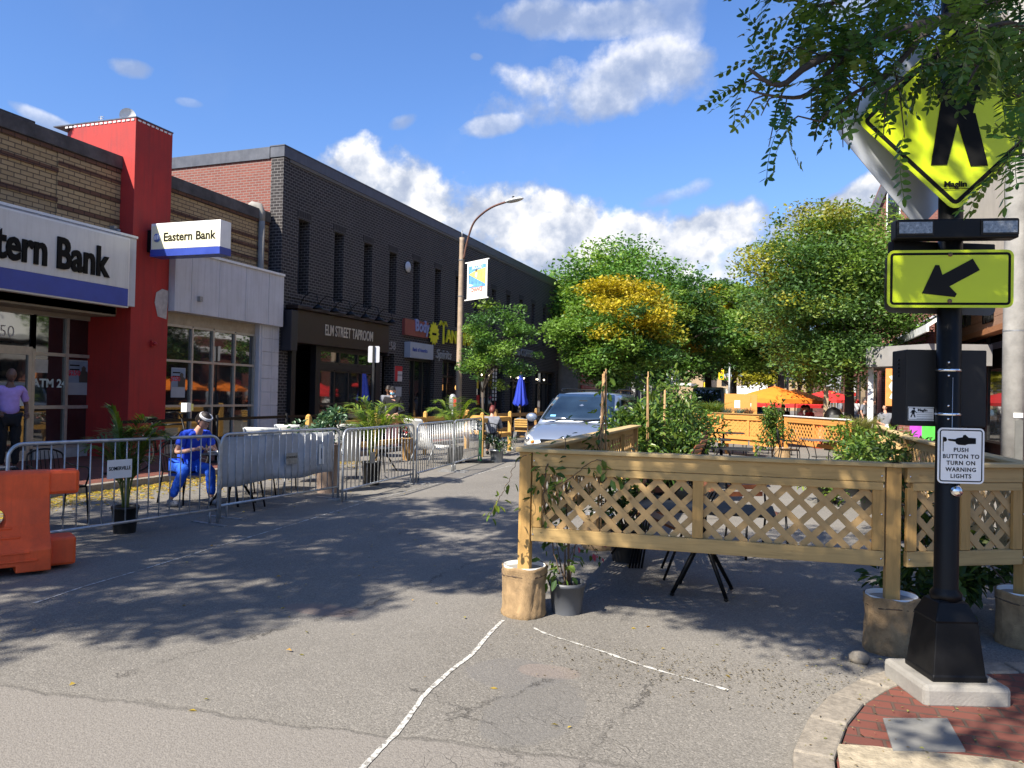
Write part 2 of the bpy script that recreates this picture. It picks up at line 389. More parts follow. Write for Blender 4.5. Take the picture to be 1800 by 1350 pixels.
MT = dict(
    black=mat('black_paint', (0.005, 0.005, 0.0055), 0.45, 0.0, 8, .3, spec=.22), blackmat=mat('black_matte', (0.008, 0.008, 0.008), 0.7, 0, 8, .3),
    galv=mat('galvanised', (0.50, 0.52, 0.54), 0.42, 0.75, 14, .22, .1, 60), galvdk=mat('galvanised_worn', (0.30, 0.31, 0.32), 0.5, 0.6, 14, .3),
    white=mat('white_paint', (0.72, 0.72, 0.70), 0.5, 0, 5, .08, dirt=.2), white2=mat('white_plastic', (0.78, 0.78, 0.76), 0.4, 0, 6, .05),
    panel=mat('grey_panel', (0.50, 0.51, 0.55), 0.45, 0, 2.5, .07, dirt=.12, streak=.35), alu=mat('aluminium_frame', (0.42, 0.40, 0.36), 0.4, 0.5, 10, .12),
    signface=mat('sign_face', (0.62, 0.62, 0.60), 0.35, 0, 1.5, .07, dirt=.15, streak=.25), blue=mat('sign_blue', (0.03, 0.06, 0.32), 0.35, 0, 3, .12),
    letter=mat('letter_black', (0.006, 0.006, 0.006), 0.6, 0, 6, .2, spec=.12), red=mat('red_stucco', (0.36, 0.022, 0.017), 0.72, 0, 1.4, .16, .35, 55, dirt=.22, streak=.5),
    cornice=mat('dark_stone', (0.075, 0.068, 0.066), 0.85, 0, 3, .5, .4, 20, dirt=.5), stucco=mat('beige_stucco', (0.42, 0.36, 0.29), 0.85, 0, 2, .08, .2, 60, streak=.3),
    concrete=mat('concrete', (0.25, 0.235, 0.21), 0.85, 0, 5, .16, .3, 70, dirt=.3), granite=mat('granite', (0.235, 0.205, 0.165), 0.8, 0, 30, .28, .4, 90, dirt=.35),
    greycap=mat('grey_capping', (0.075, 0.08, 0.095), 0.5, 0.3, 4, .2, streak=.4), orange=mat('orange_plastic', (0.85, 0.10, 0.018), 0.5, 0, 4, .22, .2, 80, dirt=.35, streak=.3),
    glass=glass_dark('dark_glass'), glass2=glass_dark('dark_glass_plain', (0.006, 0.006, 0.007), .06, .6), frameblack=mat('black_frame', (0.014, 0.014, 0.014), 0.45, 0, 8, .3),
    lime=mat('fluorescent_lime', (0.52, 0.64, 0.004), 0.38, 0, 2, .04), yellow=mat('yellow_sign', (0.75, 0.55, 0.02), .45, 0, 3, .1),
    burlap=mat('burlap', (0.34, 0.225, 0.115), 0.95, 0, 14, .32, 1.0, 190, dirt=.2), soil=mat('soil', (0.045, 0.03, 0.02), 0.95, 0, 30, .5, .8, 60),
    greypot=mat('grey_plastic', (0.085, 0.09, 0.10), 0.5, 0, 4, .12), blackpot=mat('black_pot', (0.014, 0.014, 0.014), 0.45, 0, 6, .3),
    zinc=mat('zinc', (0.38, 0.40, 0.42), 0.4, 0.7, 10, .2), tree_bark=mat('bark', (0.07, 0.055, 0.045), 0.9, 0, 6, .4, .8, 30, stretch=(1, 1, .25)),
    twig=mat('twig', (0.10, 0.065, 0.04), 0.85, 0, 10, .3), bamboo=mat('bamboo', (0.42, 0.25, 0.11), 0.6, 0, 20, .25),
    green=mat('green_plastic', (0.015, 0.30, 0.075), 0.4, 0, 4, .1), orangecloth=mat('orange_canvas', (0.85, 0.20, 0.012), 0.8, 0, 4, .1),
    redcloth=mat('red_canvas', (0.55, 0.02, 0.02), 0.8, 0, 4, .12), bluecloth=mat('blue_canvas', (0.01, 0.035, 0.40), 0.75, 0, 6, .2),
    silver=mat('silver_car_paint', (0.21, 0.25, 0.33), 0.32, 0.45, 2, .03, coat=1.0), chrome=mat('chrome', (0.75, 0.76, 0.78), 0.12, 1.0, 4, .04), rubber=mat('rubber', (0.015, 0.015, 0.015), 0.8, 0, 10, .3),
    lamp=mat('lamp_clear', (0.20, 0.21, 0.22), 0.25, 0.2, 60, .5, coat=.5), amber=mat('amber_lens', (0.7, .22, .02), .2, 0, 5, .1), tan_wall=mat('tan_wall', (0.34, 0.25, 0.15), .8, 0, 2, .1),
    leaf=leafmat('leaf'), leafdark=leafmat('leaf_shiny', .25, .35),
    skin=mat('skin_light', (0.50, 0.27, 0.19), 0.55, 0, 12, .08), skin2=mat('skin_dark', (0.13, 0.065, 0.04), 0.5, 0, 12, .1), hairdark=mat('hair_dark', (0.02, 0.013, 0.01), .6, 0, 60, .4),
    cblue=mat('cloth_blue', (0.012, 0.06, 0.55), 0.85, 0, 9, .22, .4, 14), cblue2=mat('cloth_blue_trousers', (0.012, 0.10, 0.60), 0.85, 0, 9, .22, .4, 14),
    clilac=mat('cloth_lilac', (0.40, 0.27, 0.62), 0.85, 0, 9, .12, .4, 14), cblack=mat('cloth_black', (0.006, 0.006, 0.008), 0.9, 0, 9, .25, .4, 14),
    cwhite=mat('cloth_white', (0.72, 0.70, 0.70), 0.85, 0, 9, .1, .4, 14), cred=mat('cloth_red', (0.5, .03, .03), .85, 0, 9, .15), cgrey=mat('cloth_grey', (0.16, .17, .2), .85, 0, 9, .2), cpink=mat('cloth_pink', (0.6, .35, .33), .85, 0, 9, .15),
    maskblue=mat('mask_blue', (0.16, 0.42, 0.62), .8, 0, 9, .1), plastic_red=mat('red_drink', (0.7, 0.03, 0.04), .2, 0, 5, .1),
    slat=wood('slat_wood', (0.20, 0.075, 0.035), 'N', .45, .3, False), fw_x=wood('pine_x', (0.47, 0.32, 0.135), 'X'), fw_y=wood('pine_y', (0.47, 0.32, 0.135), 'Y'), fw_z=wood('pine_z', (0.46, 0.28, 0.10), 'Z'),
    fw_l=wood('pine_lattice', (0.50, 0.33, 0.15), 'N', amt=.2), capwood=wood('cap_wood', (0.40, 0.29, 0.16), 'Y'), capwood_x=wood('cap_wood_x', (0.48, 0.36, 0.18), 'X'), ywood=wood('yellow_cedar', (0.52, 0.31, 0.09), 'N', amt=.18), orwood=wood('orange_ply', (0.60, 0.27, 0.07), 'N', amt=.12), oldwood=wood('old_rail', (0.33, 0.20, 0.08), 'N', amt=.3),
)
# ================================================================ ground, road, pavements
def asphalt(name, base, near=False):
    m, t, b = newmat(name)
    tc = t.add('ShaderNodeTexCoord'); v = tc.outputs['Object']
    sp = t.add('ShaderNodeSeparateXYZ'); t.lk(v, sp.inputs[0]); X, Y = sp.outputs[0], sp.outputs[1]
    big = t.noise(v, 0.35, 5, 0.6); mid = t.noise(v, 2.3, 6, 0.65); fine = t.noise(v, 55, 3, 0.7)
    vor = t.add('ShaderNodeTexVoronoi'); vor.inputs['Scale'].default_value = 120; t.lk(v, vor.inputs['Vector'])
    stones = t.ramp(vor.outputs['Color'], [(0.2, 0.66), (0.5, 1.0), (0.8, 1.2), (0.95, 1.75)])
    c = t.ramp(big, [(0.3, tuple(x*0.84 for x in base)), (0.7, tuple(x*1.14 for x in base))])
    c = t.mix(t.math('MULTIPLY', t.math('SUBTRACT', mid, 0.45, clamp=True), 1.5, clamp=True), c, tuple(x*1.22 for x in base))
    c = t.mix(0.85, c, stones, 'MULTIPLY')
    c = t.mix(t.math('MULTIPLY', t.math('SUBTRACT', fine, 0.5, clamp=True), 1.6, clamp=True), c, tuple(x*0.45 for x in base))
    hgt = t.math('ADD', t.math('MULTIPLY', fine, 0.6), t.math('MULTIPLY', vor.outputs['Distance'], -0.6))
    # long-wave wear, wheel tracks run along the street
    wt = t.math('SINE', t.math('ADD', t.math('MULTIPLY', X, 1.9), t.math('MULTIPLY', mid, 1.5)))
    c = t.mix(t.math('MULTIPLY', t.math('ADD', wt, 1.0), 0.09), c, tuple(x*1.5 for x in base))
    # resurfaced strip: smoother and paler towards the junction
    wob = t.noise(v, 1.7, 5, 0.7)
    edge = t.math('SUBTRACT', t.math('ADD', 3.52, t.math('MULTIPLY', X, 0.10)), Y)
    edge = t.math('ADD', edge, t.math('MULTIPLY', t.math('SUBTRACT', wob, 0.5), 0.26))
    inlf = t.math('MULTIPLY', edge, 22.0, clamp=True)
    pale = t.ramp(fine, [(0.35, (0.150, 0.138, 0.124)), (0.55, (0.225, 0.21, 0.19)), (0.75, (0.30, 0.28, 0.25))])
    pale = t.mix(t.math('MULTIPLY', big, 0.5), pale, (0.19, 0.165, 0.15))
    c = t.mix(t.math('MULTIPLY', inlf, 0.72), c, pale)
    seam = t.math('SUBTRACT', 1.0, t.math('MULTIPLY', t.math('ABSOLUTE', edge), 34.0), clamp=True)
    # patches
    for (cx, cy, rx, ry, a, col) in ((-1.42, 4.35, .30, .26, .4, (.14, .135, .135)), (-1.25, 4.45, .20, .12, .4, (.23, .18, .155)), (-3.2, 5.05, .35, .16, .9, (.2, .16, .14)), (-1.15, 3.9, .26, .5, .5, (.135, .13, .125)), (-7.4, 12.0, 1.2, 2.2, .5, (.13, .12, .115))):
        dx = t.math('DIVIDE', t.math('SUBTRACT', X, cx), rx); dy = t.math('DIVIDE', t.math('SUBTRACT', Y, cy), ry)
        d = t.math('ADD', t.math('MULTIPLY', dx, dx), t.math('MULTIPLY', dy, dy))
        f = t.math('MULTIPLY', t.math('ADD', t.math('SUBTRACT', 1.0, d), t.math('MULTIPLY', t.math('SUBTRACT', wob, 0.5), 2.0)), 5.0, clamp=True)
        pc = t.mix(fine, tuple(x*.8 for x in col), tuple(x*1.2 for x in col))
        c = t.mix(t.math('MULTIPLY', f, a), c, pc)
    # cracks
    cr = t.math('MULTIPLY', seam, 0.35)
    wv = t.math('MULTIPLY', t.math('SUBTRACT', t.noise(v, 5.0, 6, 0.75), 0.5), 0.42)
    for (x0, y0, x1, y1, w) in ((-3.55, 3.45, -2.95, 5.2, 34), (-2.95, 5.2, -2.6, 8.5, 60), (-1.55, 3.6, -1.2, 4.35, 44), (-1.9, 3.95, -1.0, 3.45, 40), (-1.3, 2.2, -1.05, 3.6, 44), (-0.95, 2.2, -0.6, 4.7, 60), (-1.15, 3.3, -0.2, 3.0, 55), (-4.0, 9.5, -1.9, 10.5, 60), (-6.0, 1.0, -5.2, 3.2, 55)):
        dx, dy = x1-x0, y1-y0; L = math.hypot(dx, dy); ux, uy = dx/L, dy/L
        ax = t.math('SUBTRACT', X, x0); ay = t.math('SUBTRACT', Y, y0)
        al = t.math('ADD', t.math('MULTIPLY', ax, ux), t.math('MULTIPLY', ay, uy))
        pe = t.math('SUBTRACT', t.math('MULTIPLY', ax, uy), t.math('MULTIPLY', ay, ux))
        pe = t.math('ABSOLUTE', t.math('ADD', pe, wv))
        inside = t.math('MULTIPLY', t.math('GREATER_THAN', al, 0.0), t.math('LESS_THAN', al, L))
        k = t.math('MULTIPLY', t.math('MULTIPLY', t.math('SUBTRACT', 1.0, t.math('MULTIPLY', pe, w*1.25), clamp=True), inside), t.ramp(mid, [(0.38, 0.0), (0.6, 0.85)]))
        cr = t.math('MAXIMUM', cr, k)
    # crazed zone
    v3 = t.add('ShaderNodeTexVoronoi'); v3.feature = 'DISTANCE_TO_EDGE'; v3.inputs['Scale'].default_value = 13.0
    wv2 = t.vmath('ADD', v, (0, 0, 0)); nz = t.add('ShaderNodeTexNoise'); nz.inputs['Scale'].default_value = 3.0; t.lk(v, nz.inputs['Vector'])
    sc = t.vmath('MULTIPLY', nz.outputs[1], (0.35, 0.35, 0.0)); wv2 = t.vmath('ADD', v, sc); t.lk(wv2, v3.inputs['Vector'])
    al = t.math('SUBTRACT', 1.0, t.math('MULTIPLY', v3.outputs[0], 26.0), clamp=True)
    zx = t.math('SUBTRACT', 1.0, t.math('MULTIPLY', t.math('ABSOLUTE', t.math('ADD', X, 0.95)), 1.1), clamp=True)
    zy = t.math('SUBTRACT', 1.0, t.math('MULTIPLY', t.math('ABSOLUTE', t.math('SUBTRACT', Y, 3.5)), 0.8), clamp=True)
    zone = t.math('MAXIMUM', t.math('MULTIPLY', t.math('MULTIPLY', zx, zy), 2.2, clamp=True), t.math('MULTIPLY', t.math('SUBTRACT', big, 0.56, clamp=True), 4.0, clamp=True))
    cr = t.math('MAXIMUM', cr, t.math('MULTIPLY', t.math('MULTIPLY', al, zone), t.math('MULTIPLY', t.math('SUBTRACT', mid, 0.42, clamp=True), 1.8, clamp=True)))
    c = t.mix(t.math('MULTIPLY', cr, 0.85), c, (0.028, 0.025, 0.022))
    hgt = t.math('SUBTRACT', hgt, t.math('MULTIPLY', cr, 3.0))
    t.lk(c, b.inputs['Base Color']); b.inputs['Roughness'].default_value = 0.88; b.inputs['Specular IOR Level'].default_value = 0.25
    bp = t.add('ShaderNodeBump'); bp.inputs['Strength'].default_value = 0.55; bp.inputs['Distance'].default_value = 0.006
    t.lk(hgt, bp.inputs['Height']); t.lk(bp.outputs[0], b.inputs['Normal'])
    return m
MT['asphalt'] = asphalt('asphalt', (0.172, 0.160, 0.143))
MT['paving'] = brick('brick_paving', (0.20, 0.066, 0.046), (0.125, 0.046, 0.036), (0.085, 0.065, 0.05), 0.2, 0.1, 0.008, plane='XY', stain=.35, bumps=.9)
MT['dust'] = mat('sandy_concrete', (0.34, 0.285, 0.20), 0.95, 0, 22, .3, .7, 60, dirt=.35)

g = MB(); n = 40
g.addf([(-900, -300, -.03), (900, -300, -.03), (900, 1500, -.03), (-900, 1500, -.03)], [(0, 1, 2, 3)])
tag(g.build('ground', mat('far_ground', (0.12, 0.11, 0.10), .9)), kind='structure')
g = MB(); g.addf([(-10.2, -30, 0), (14, -30, 0), (14, 260, 0), (-10.2, 260, 0)], [(0, 1, 2, 3)])
tag(g.build('road', MT['asphalt']), kind='structure')
# left pavement: kerb stones then brick
def kerb_run(name, pts, w=0.17, h=0.12, seg=1.5, inward=1, jit=.006):
    rnd = random.Random(5); mb = MB()
    P = [Vector((a, b, 0)) for a, b in pts]; m = len(P)
    nr = []
    for i in range(m):
        t = (P[min(i+1, m-1)]-P[max(i-1, 0)]).normalized(); nr.append(Vector((t.y, -t.x, 0))*inward)
    for i in range(m-1):
        a, b2 = P[i], P[i+1]; g_ = (b2-a).normalized()*0.006; j = rnd.uniform(-jit, jit)
        q = [a+g_, b2-g_, b2-g_+nr[i+1]*w, a+g_+nr[i]*w]
        v = [tuple(p+Vector((0, 0, -.1))) for p in q]+[tuple(p+Vector((0, 0, h+j))-nr[i]*0) for p in q]
        mb.addf(v, [(0, 3, 2, 1), (4, 5, 6, 7), (0, 1, 5, 4), (1, 2, 6, 5), (2, 3, 7, 6), (3, 0, 4, 7)])
    return tag(mb.build(name, MT['granite'], bevel=0.012), kind='structure')
kerb_run('kerb', [(-9.95, -20+1.8*i) for i in range(100)], .16, .125, inward=-1)
g = MB(); g.box(-15.6, -10.113, -20, 158, -.1, .12)
tag(g.build('pavement', MT['paving']), kind='structure')
# right kerb build-out round the crossing
bulge = [(0.0, .6), (0.06, 1.6), (0.09, 2.6), (0.10, 3.3), (0.11, 3.85), (0.20, 4.3), (0.33, 4.68), (0.50, 5.0), (0.72, 5.28), (1.0, 5.48), (1.4, 5.66), (1.95, 5.82), (2.6, 5.98), (3.3, 6.3), (3.55, 7.2), (3.6, 8.6)]
bulge = [(a*.94, b2*.94) for a, b2 in bulge[:12]]+bulge[12:]
bulge += [(3.6, 8.6+1.8*i) for i in range(1, 60)]
kerb_run('kerb', bulge, .17, .115, inward=1)
inner = []
P = [Vector((a, b)) for a, b in bulge]
for i in range(len(P)):
    t = (P[min(i+1, len(P)-1)]-P[max(i-1, 0)]).normalized(); inner.append(P[i]+Vector((t.y, -t.x))*0.178)
g = MB(); v = [(p.x, p.y, .11) for p in inner]; v2 = [(9.5, p.y, .11) for p in inner]
g.addf(v+v2, [(i, len(v)+i, len(v)+i+1, i+1) for i in range(len(v)-1)])
tag(g.build('pavement', MT['paving']), kind='structure')
# sandy worn concrete strip at the ramp, low edge of the brick
g = MB(); rnd = random.Random(3)
top = [(0.29+i*0.16, 3.78+0.06*i*0.35+rnd.uniform(-.03, .03)) for i in range(22)]
g.addf([(x, y, .1146) for x, y in top]+[(x if i else .26, 0.8, .1146) for i, (x, y) in enumerate(top)], [(i, i+1, 22+i+1, 22+i) for i in range(21)])
tag(g.build('ramp_pavement', MT['dust']), kind='structure')
# flat grey utility cover in the bricks
cv = [G(1552, 1262, .12), G(1665, 1262, .12), G(1697, 1318, .12), G(1570, 1318, .12)]
g = MB(); g.addf([tuple(p) for p in cv]+[(p.x, p.y, .105) for p in cv], [(3, 2, 1, 0), (0, 1, 5, 4), (1, 2, 6, 5), (2, 3, 7, 6), (3, 0, 4, 7)])
tag(g.build('utility_cover', mat('cover_grey', (0.21, 0.205, 0.19), .75, 0, 4, .15, .2, 60, dirt=.35)), 'flat grey square utility cover set in the brick pavement', 'utility cover')
# painted chalky lines
def chalk():
    m, t, b = newmat('chalk_line'); tc = t.add('ShaderNodeTexCoord')
    n = t.noise(tc.outputs['Object'], 26, 5, .75); c = t.ramp(n, [(0.40, (.17, .16, .145)), (0.50, (.46, .45, .42)), (.8, (.62, .61, .58))])
    t.lk(c, b.inputs['Base Color']); b.inputs['Roughness'].default_value = .9; return m
MT['chalk'] = chalk()
def line_strip(pxs, w, worn=1.0):
    pts = [G(a, b2, .004) for a, b2 in pxs]; fine = []
    rnd = random.Random(len(pxs)*7+int(pxs[0][0]))
    for a, b2 in zip(pts[:-1], pts[1:]):
        k = max(2, int((b2-a).length/0.04))
        for i in range(k): fine.append(a.lerp(b2, i/k))
    fine.append(pts[-1]); mb = MB(); L = []; Rr = []
    for i, p in enumerate(fine):
        t = (fine[min(i+1, len(fine)-1)]-fine[max(i-1, 0)]).normalized(); nn = Vector((t.y, -t.x, 0))
        ww = w*(1+rnd.uniform(-.45, .4)*worn)/2; sh = rnd.uniform(-.1, .1)*w
        L.append(p+nn*(sh+ww)); Rr.append(p+nn*(sh-ww))
    mb.addf(L+Rr, [(i, i+1, len(L)+i+1, len(L)+i) for i in range(len(L)-1)])
    return tag(mb.build('road_marking', MT['chalk']), kind='structure')
line_strip([(628, 1360), (660, 1325), (700, 1285), (745, 1222), (790, 1180), (830, 1150), (862, 1112), (884, 1090)], .029, .35)
line_strip([(938, 1103), (955, 1112), (985, 1122), (1060, 1145), (1130, 1170), (1200, 1190), (1280, 1213)], .020, 1.7)
line_strip([(60, 1060), (150, 1030), (250, 1001), (400, 955), (520, 920), (650, 880), (760, 852), (900, 818)], .02, 2.2)

# ================================================================ the bank (left, near)
WX = -13.5        # parapet brick plane
MT['tanbrick'] = brick('tan_brick', (0.43, 0.31, 0.165), (0.34, 0.24, 0.125), (0.085, 0.06, 0.045), .26, .092, .011, stain=.22)
MT['redbrick'] = brick('red_brick', (0.22, 0.075, 0.055), (0.17, 0.055, 0.042), (0.22, 0.18, 0.16), .21, .075, .011, stain=.12)
MT['darkbrick'] = brick('charcoal_brick', (0.024, 0.0215, 0.022), (0.040, 0.035, 0.035), (0.17, 0.16, 0.155), .205, .085, .0105, stain=.12)
MT['rustbrick'] = brick('rust_brick_band', (0.15, 0.075, 0.045), (0.11, 0.055, 0.035), (0.03, .02, .018), .26, .092, .011)
bank = thing('bank_building', 'single storey tan brick bank with dark stone parapet, red tower pier and aluminium shopfronts', 'building', (0, 0, 0))
g = MB()
g.box(WX-.35, WX, -6, 12.95, 3.2, 6.36); g.box(WX-.35, WX, 14.02, 18.14, 3.2, 6.33)
g.box(-15.4, -15.2, -6, 18.14, 0.1, 6.0)
g.box(-24, WX-.35, 17.95, 18.14, .1, 6.3)
g.build('wall', MT['tanbrick'], bank)
g = MB()
for y0, y1, z in ((-6, 11.42, 5.86), (-6, 11.42, 5.28), (11.42, 12.95, 6.02), (11.42, 12.95, 5.62), (11.42, 12.95, 5.16), (14.02, 18.12, 5.76), (14.02, 18.12, 5.18), (16.6, 18.12, 5.5), (-6, 12.95, 6.27), (14.02, 18.12, 6.25)):
    g.box(WX, WX+.035, y0, y1, z, z+.085)
g.build('brick_band', MT['rustbrick'], bank)
g = MB(); g.box(WX, WX+.02, 11.40, 12.95, 4.86, 6.26); g.build('repaired_brickwork', MT['tanbrick'], bank)
g = MB(); g.box(WX-.45, WX+.07, -6, 12.95, 6.36, 6.64); g.box(WX-.45, WX+.07, 14.02, 18.14, 6.33, 6.62)
g.box(WX-.45, WX+.02, -6, 10.9, 6.64, 6.70)
g.build('parapet', MT['cornice'], bank, bevel=.01)
g = MB(); g.box(-24, WX-.3, -6, 17.95, 5.9, 6.0); g.build('roof', MT['cornice'], bank)
# red pier
g = MB(); g.prism([(-15.45, 13.6), (-15.45, 14.02), (-13.1, 14.02), (-13.1, 12.95), (-14.85, 12.95), (-15.45, 13.3)], (0, 0, .1), (1, 0, 0), (0, 1, 0), 7.36)
pier = g.build('pier', MT['red'], bank, bevel=.01)
g = MB(); g.box(-15.46, -13.09, 12.94, 14.03, 7.46, 7.485); g.build('pier_capping', MT['greycap'], bank)
g = MB()
for i in range(16): g.box(-15.1+i*.125, -15.02+i*.125, 12.935, 12.949, 7.40, 7.435)
for i in range(8): g.box(-13.099, -13.085, 13.0+i*.125, 13.08+i*.125, 7.40, 7.435)
g.build('flashing_clip', MT['white'], bank)
g = MB(); g.prism([(-.16, -.28), (.1, -.32), (.13, .1), (.14, .33), (-.05, .35), (-.22, .25), (-.26, .02)], (-13.09, 13.86, 3.52), (0, 1, 0), (0, 0, 1), .006)
g.build('peeled_patch', mat('bare_plaster', (.42, .38, .36), .8, 0, 9, .2), bank)
g = MB(); g.box(-13.1, -13.03, 13.50, 13.62, 2.55, 2.68); g.ball((-13.0, 13.56, 2.615), .045); g.build('alarm_bell', mat('alarm_red', (.35, .02, .02), .4), bank)
# left fascia box (behind the sign) and reveal
g = MB(); g.box(WX, -12.98, -6, 12.94, 3.36, 4.82); g.build('fascia_box', MT['panel'], bank, bevel=.01)
g = MB(); g.box(WX-.3, -12.94, -6, 12.94, 4.82, 4.87); g.box(-13.45, -12.88, 14.03, 18.1, 4.80, 4.86); g.build('fascia_trim', MT['white'], bank, bevel=.004)
# soffit beam + shopfront, left
g = MB(); g.box(-14.5, WX, -6, 12.93, 3.16, 3.36); g.box(-14.55, -14.2, -6, 12.93, 3.08, 3.2); g.build('soffit', mat('soffit_beige', (.30, .26, .20), .8, 0, 2, .15), bank)
SFX = -14.3
def frame_grid(par, name, X, ys, zs, w=.055, d=.08, m=None, glass=None, panes=True, flip=1):
    fr = MB(); y0, y1 = ys[0], ys[-1]; z0, z1 = zs[0], zs[-1]
    for y in ys: fr.box(X, X+d*flip, y-w/2, y+w/2, z0, z1)
    for z in zs:
        for a, b2 in zip(ys[:-1], ys[1:]): fr.box(X+.002*flip, X+(d-.003)*flip, a+w/2, b2-w/2, z-w/2, z+w/2)
    f = fr.build(name, m or MT['alu'], par)
    if panes:
        gl = MB()
        for a, b2 in zip(ys[:-1], ys[1:]):
            for c, e in zip(zs[:-1], zs[1:]):
                gl.box(X+.02*flip, X+.028*flip, a+w/2, b2-w/2, c+w/2, e-w/2)
        gl.build('pane', glass or MT['glass'], f)
    return f
frame_grid(bank, 'shopfront_window', SFX, [-4, -2, 0, 2, 4, 6, 7.6, 9.3], [.35, 1.19, 2.29, 3.10])
frame_grid(bank, 'shopfront_window', SFX, [11.62, 12.40, 13.2], [.35, 1.19, 2.29, 3.10], w=.07)
frame_grid(bank, 'transom_window', SFX, [9.3, 11.62], [2.38, 3.10], w=.07)
g = MB(); g.box(SFX, SFX+.08, 9.3, 9.38, .12, 2.35); g.box(SFX, SFX+.08, 11.50, 11.58, .12, 2.35); g.box(SFX, SFX+.08, 10.4, 10.5, .12, 2.35)
g.box(SFX, SFX+.08, 9.38, 10.4, 2.25, 2.35); g.box(SFX, SFX+.08, 10.5, 11.5, 2.25, 2.35); g.box(SFX, SFX+.08, 9.38, 10.4, .12, .32); g.box(SFX, SFX+.08, 10.5, 11.5, .12, .32)
dr = g.build('door', MT['alu'], bank)
g = MB(); g.box(SFX+.03, SFX+.04, 9.38, 10.4, .32, 2.25); g.box(SFX+.03, SFX+.04, 10.5, 11.5, .32, 2.25); g.build('pane', MT['glass'], dr)
g = MB(); g.tube([(SFX+.08, 11.44, .95), (SFX+.15, 11.44, .98), (SFX+.15, 11.44, 1.4), (SFX+.08, 11.44, 1.43)], .018); g.build('handle', MT['galv'], dr)
g = MB(); g.box(SFX-.02, SFX+.1, 11.66, 13.2, .12, .33); g.box(SFX-.02, SFX+.1, -5, 9.3, .12, .33); g.build('sill', mat('sill_grey', (.32, .32, .32), .7), bank)
g = MB(); g.box(SFX-.1, SFX+.0, 13.235, 13.4, .12, 3.1); g.build('end_frame', MT['alu'], bank)
# white plates / posters on the glass
def poster(par, X, y0, y1, z0, z1, kind):
    mb = MB(); mb.box(X, X+.006, y0, y1, z0, z1)
    p = mb.build('poster', mat('poster_white', (.30, .33, .37), .5, 0, 2, .1), par)
    mb = MB(); mb.box(X+.006, X+.009, y0+.02, y1-.02, z0+(z1-z0)*.35, z1-.02); mb.build('picture', mat('poster_pic', (.17, .23, .32), .5, 0, 3, .2), p)
    yc = y0+(y1-y0)*.72; mb = MB(); zz = z0+(z1-z0)*.36; h = (z1-z0)*.5
    mb.prism([(-.11, 0), (.11, 0), (.12, h*.55), (.05, h*.68), (.055, h*.85), (0, h*.97), (-.055, h*.85), (-.05, h*.68), (-.12, h*.55)], (X+.009, yc, zz), (0, 1, 0), (0, 0, 1), .003)
    mb.build('figure', mat('poster_figure', (.05, .045, .04), .6), p)
    text_mesh('lettering', '$250', .15, mat('poster_red', (.5, .02, .05), .5), p, (X+.012, y0+(y1-y0)*.28, z0+(z1-z0)*.62), (PI/2, 0, PI/2), .001, .004)
    for k in range(2):
        mb = MB(); mb.box(X+.0095, X+.0115, y0+.04, y0+.28, z1-.13-k*.09, z1-.10-k*.09); mb.build('text_line', MT['letter'], p)
poster(bank, SFX+.031, 12.46, 13.0, 1.45, 2.2, 0)
poster(bank, -13.268, 14.35, 14.8, 1.42, 2.12, 0)
text_mesh('door_number', '250', .33, mat('vinyl_white', (.42, .42, .42), .5), bank, (SFX+.03, 10.98, 2.68), (PI/2, 0, PI/2), .002, -.003)
text_mesh('window_lettering', 'ATM 24', .24, mat('vinyl_pale', (.45, .55, .55), .5), bank, (SFX+.03, 12.04, 1.68), (PI/2, 0, PI/2), .002, .007)
g = MB(); g.box(SFX+.041, SFX+.046, 10.95, 11.45, 1.22, 1.5); g.build('door_notice', MT['white'], bank)
g = MB(); g.box(SFX+.03, SFX+.034, 11.68, 11.98, 1.9, 2.17); g.build('window_sticker', mat('sticker', (.4, .4, .38), .5), bank)
# right shopfront and panels
RX = -13.3
frame_grid(bank, 'shopfront_window', RX, [14.10, 14.97, 15.70, 16.51, 17.30], [.30, 1.22, 2.28, 3.10], w=.055)
g = MB(); g.box(RX-.05, RX+.04, 14.03, 17.35, 3.13, 3.40); g.build('lintel', mat('lintel_tan', (.34, .29, .22), .8), bank)
g = MB(); g.box(RX-.02, RX+.05, 14.03, 17.3, .12, .28); g.build('sill', MT['stucco'], bank)
g = MB()
for i in range(9): g.box(-13.35, -13.09, 17.42, 17.86, .12+i*.366, .478+i*.366); g.box(-13.35, -13.092, 17.87, 18.18, .12+i*.366, .478+i*.366)
g.box(-13.4, -13.11, 17.34, 18.15, .12, 3.4)
g.build('block_pier', MT['panel'], bank, bevel=.006)
g = MB()
for y0, y1 in ((14.03, 14.55), (14.56, 15.5), (15.51, 16.5), (16.51, 17.45), (17.46, 18.12)): g.box(-13.4, -12.93, y0, y1, 3.40, 4.80)
g.build('fascia_panel', MT['panel'], bank, bevel=.006)
g = MB(); g.box(-12.93, -12.85, 14.75, 14.85, 3.7, 3.82); g.build('junction_box', MT['galvdk'], bank)
g = MB(); g.lathe([(.0, 0), (.085, 0), (.085, 2.9)], 12, (-13.42, 17.72, 3.4), smooth=True)
g.tube([(-13.42, 17.72, 6.28), (-13.43, 17.72, 6.52), (-13.52, 17.70, 6.68), (-13.68, 17.68, 6.72), (-13.85, 17.66, 6.6)], [.085, .1, .13, .13, .12], 12)
g.build('vent_pipe', MT['concrete'], bank)
g = MB(); g.box(WX+.0, WX+.14, 12.7, 12.78, 4.95, 5.08); g.tube([(WX+.14, 12.74, 5.0), (WX+.25, 12.74, 4.97)], .03); g.build('camera', MT['galvdk'], bank)
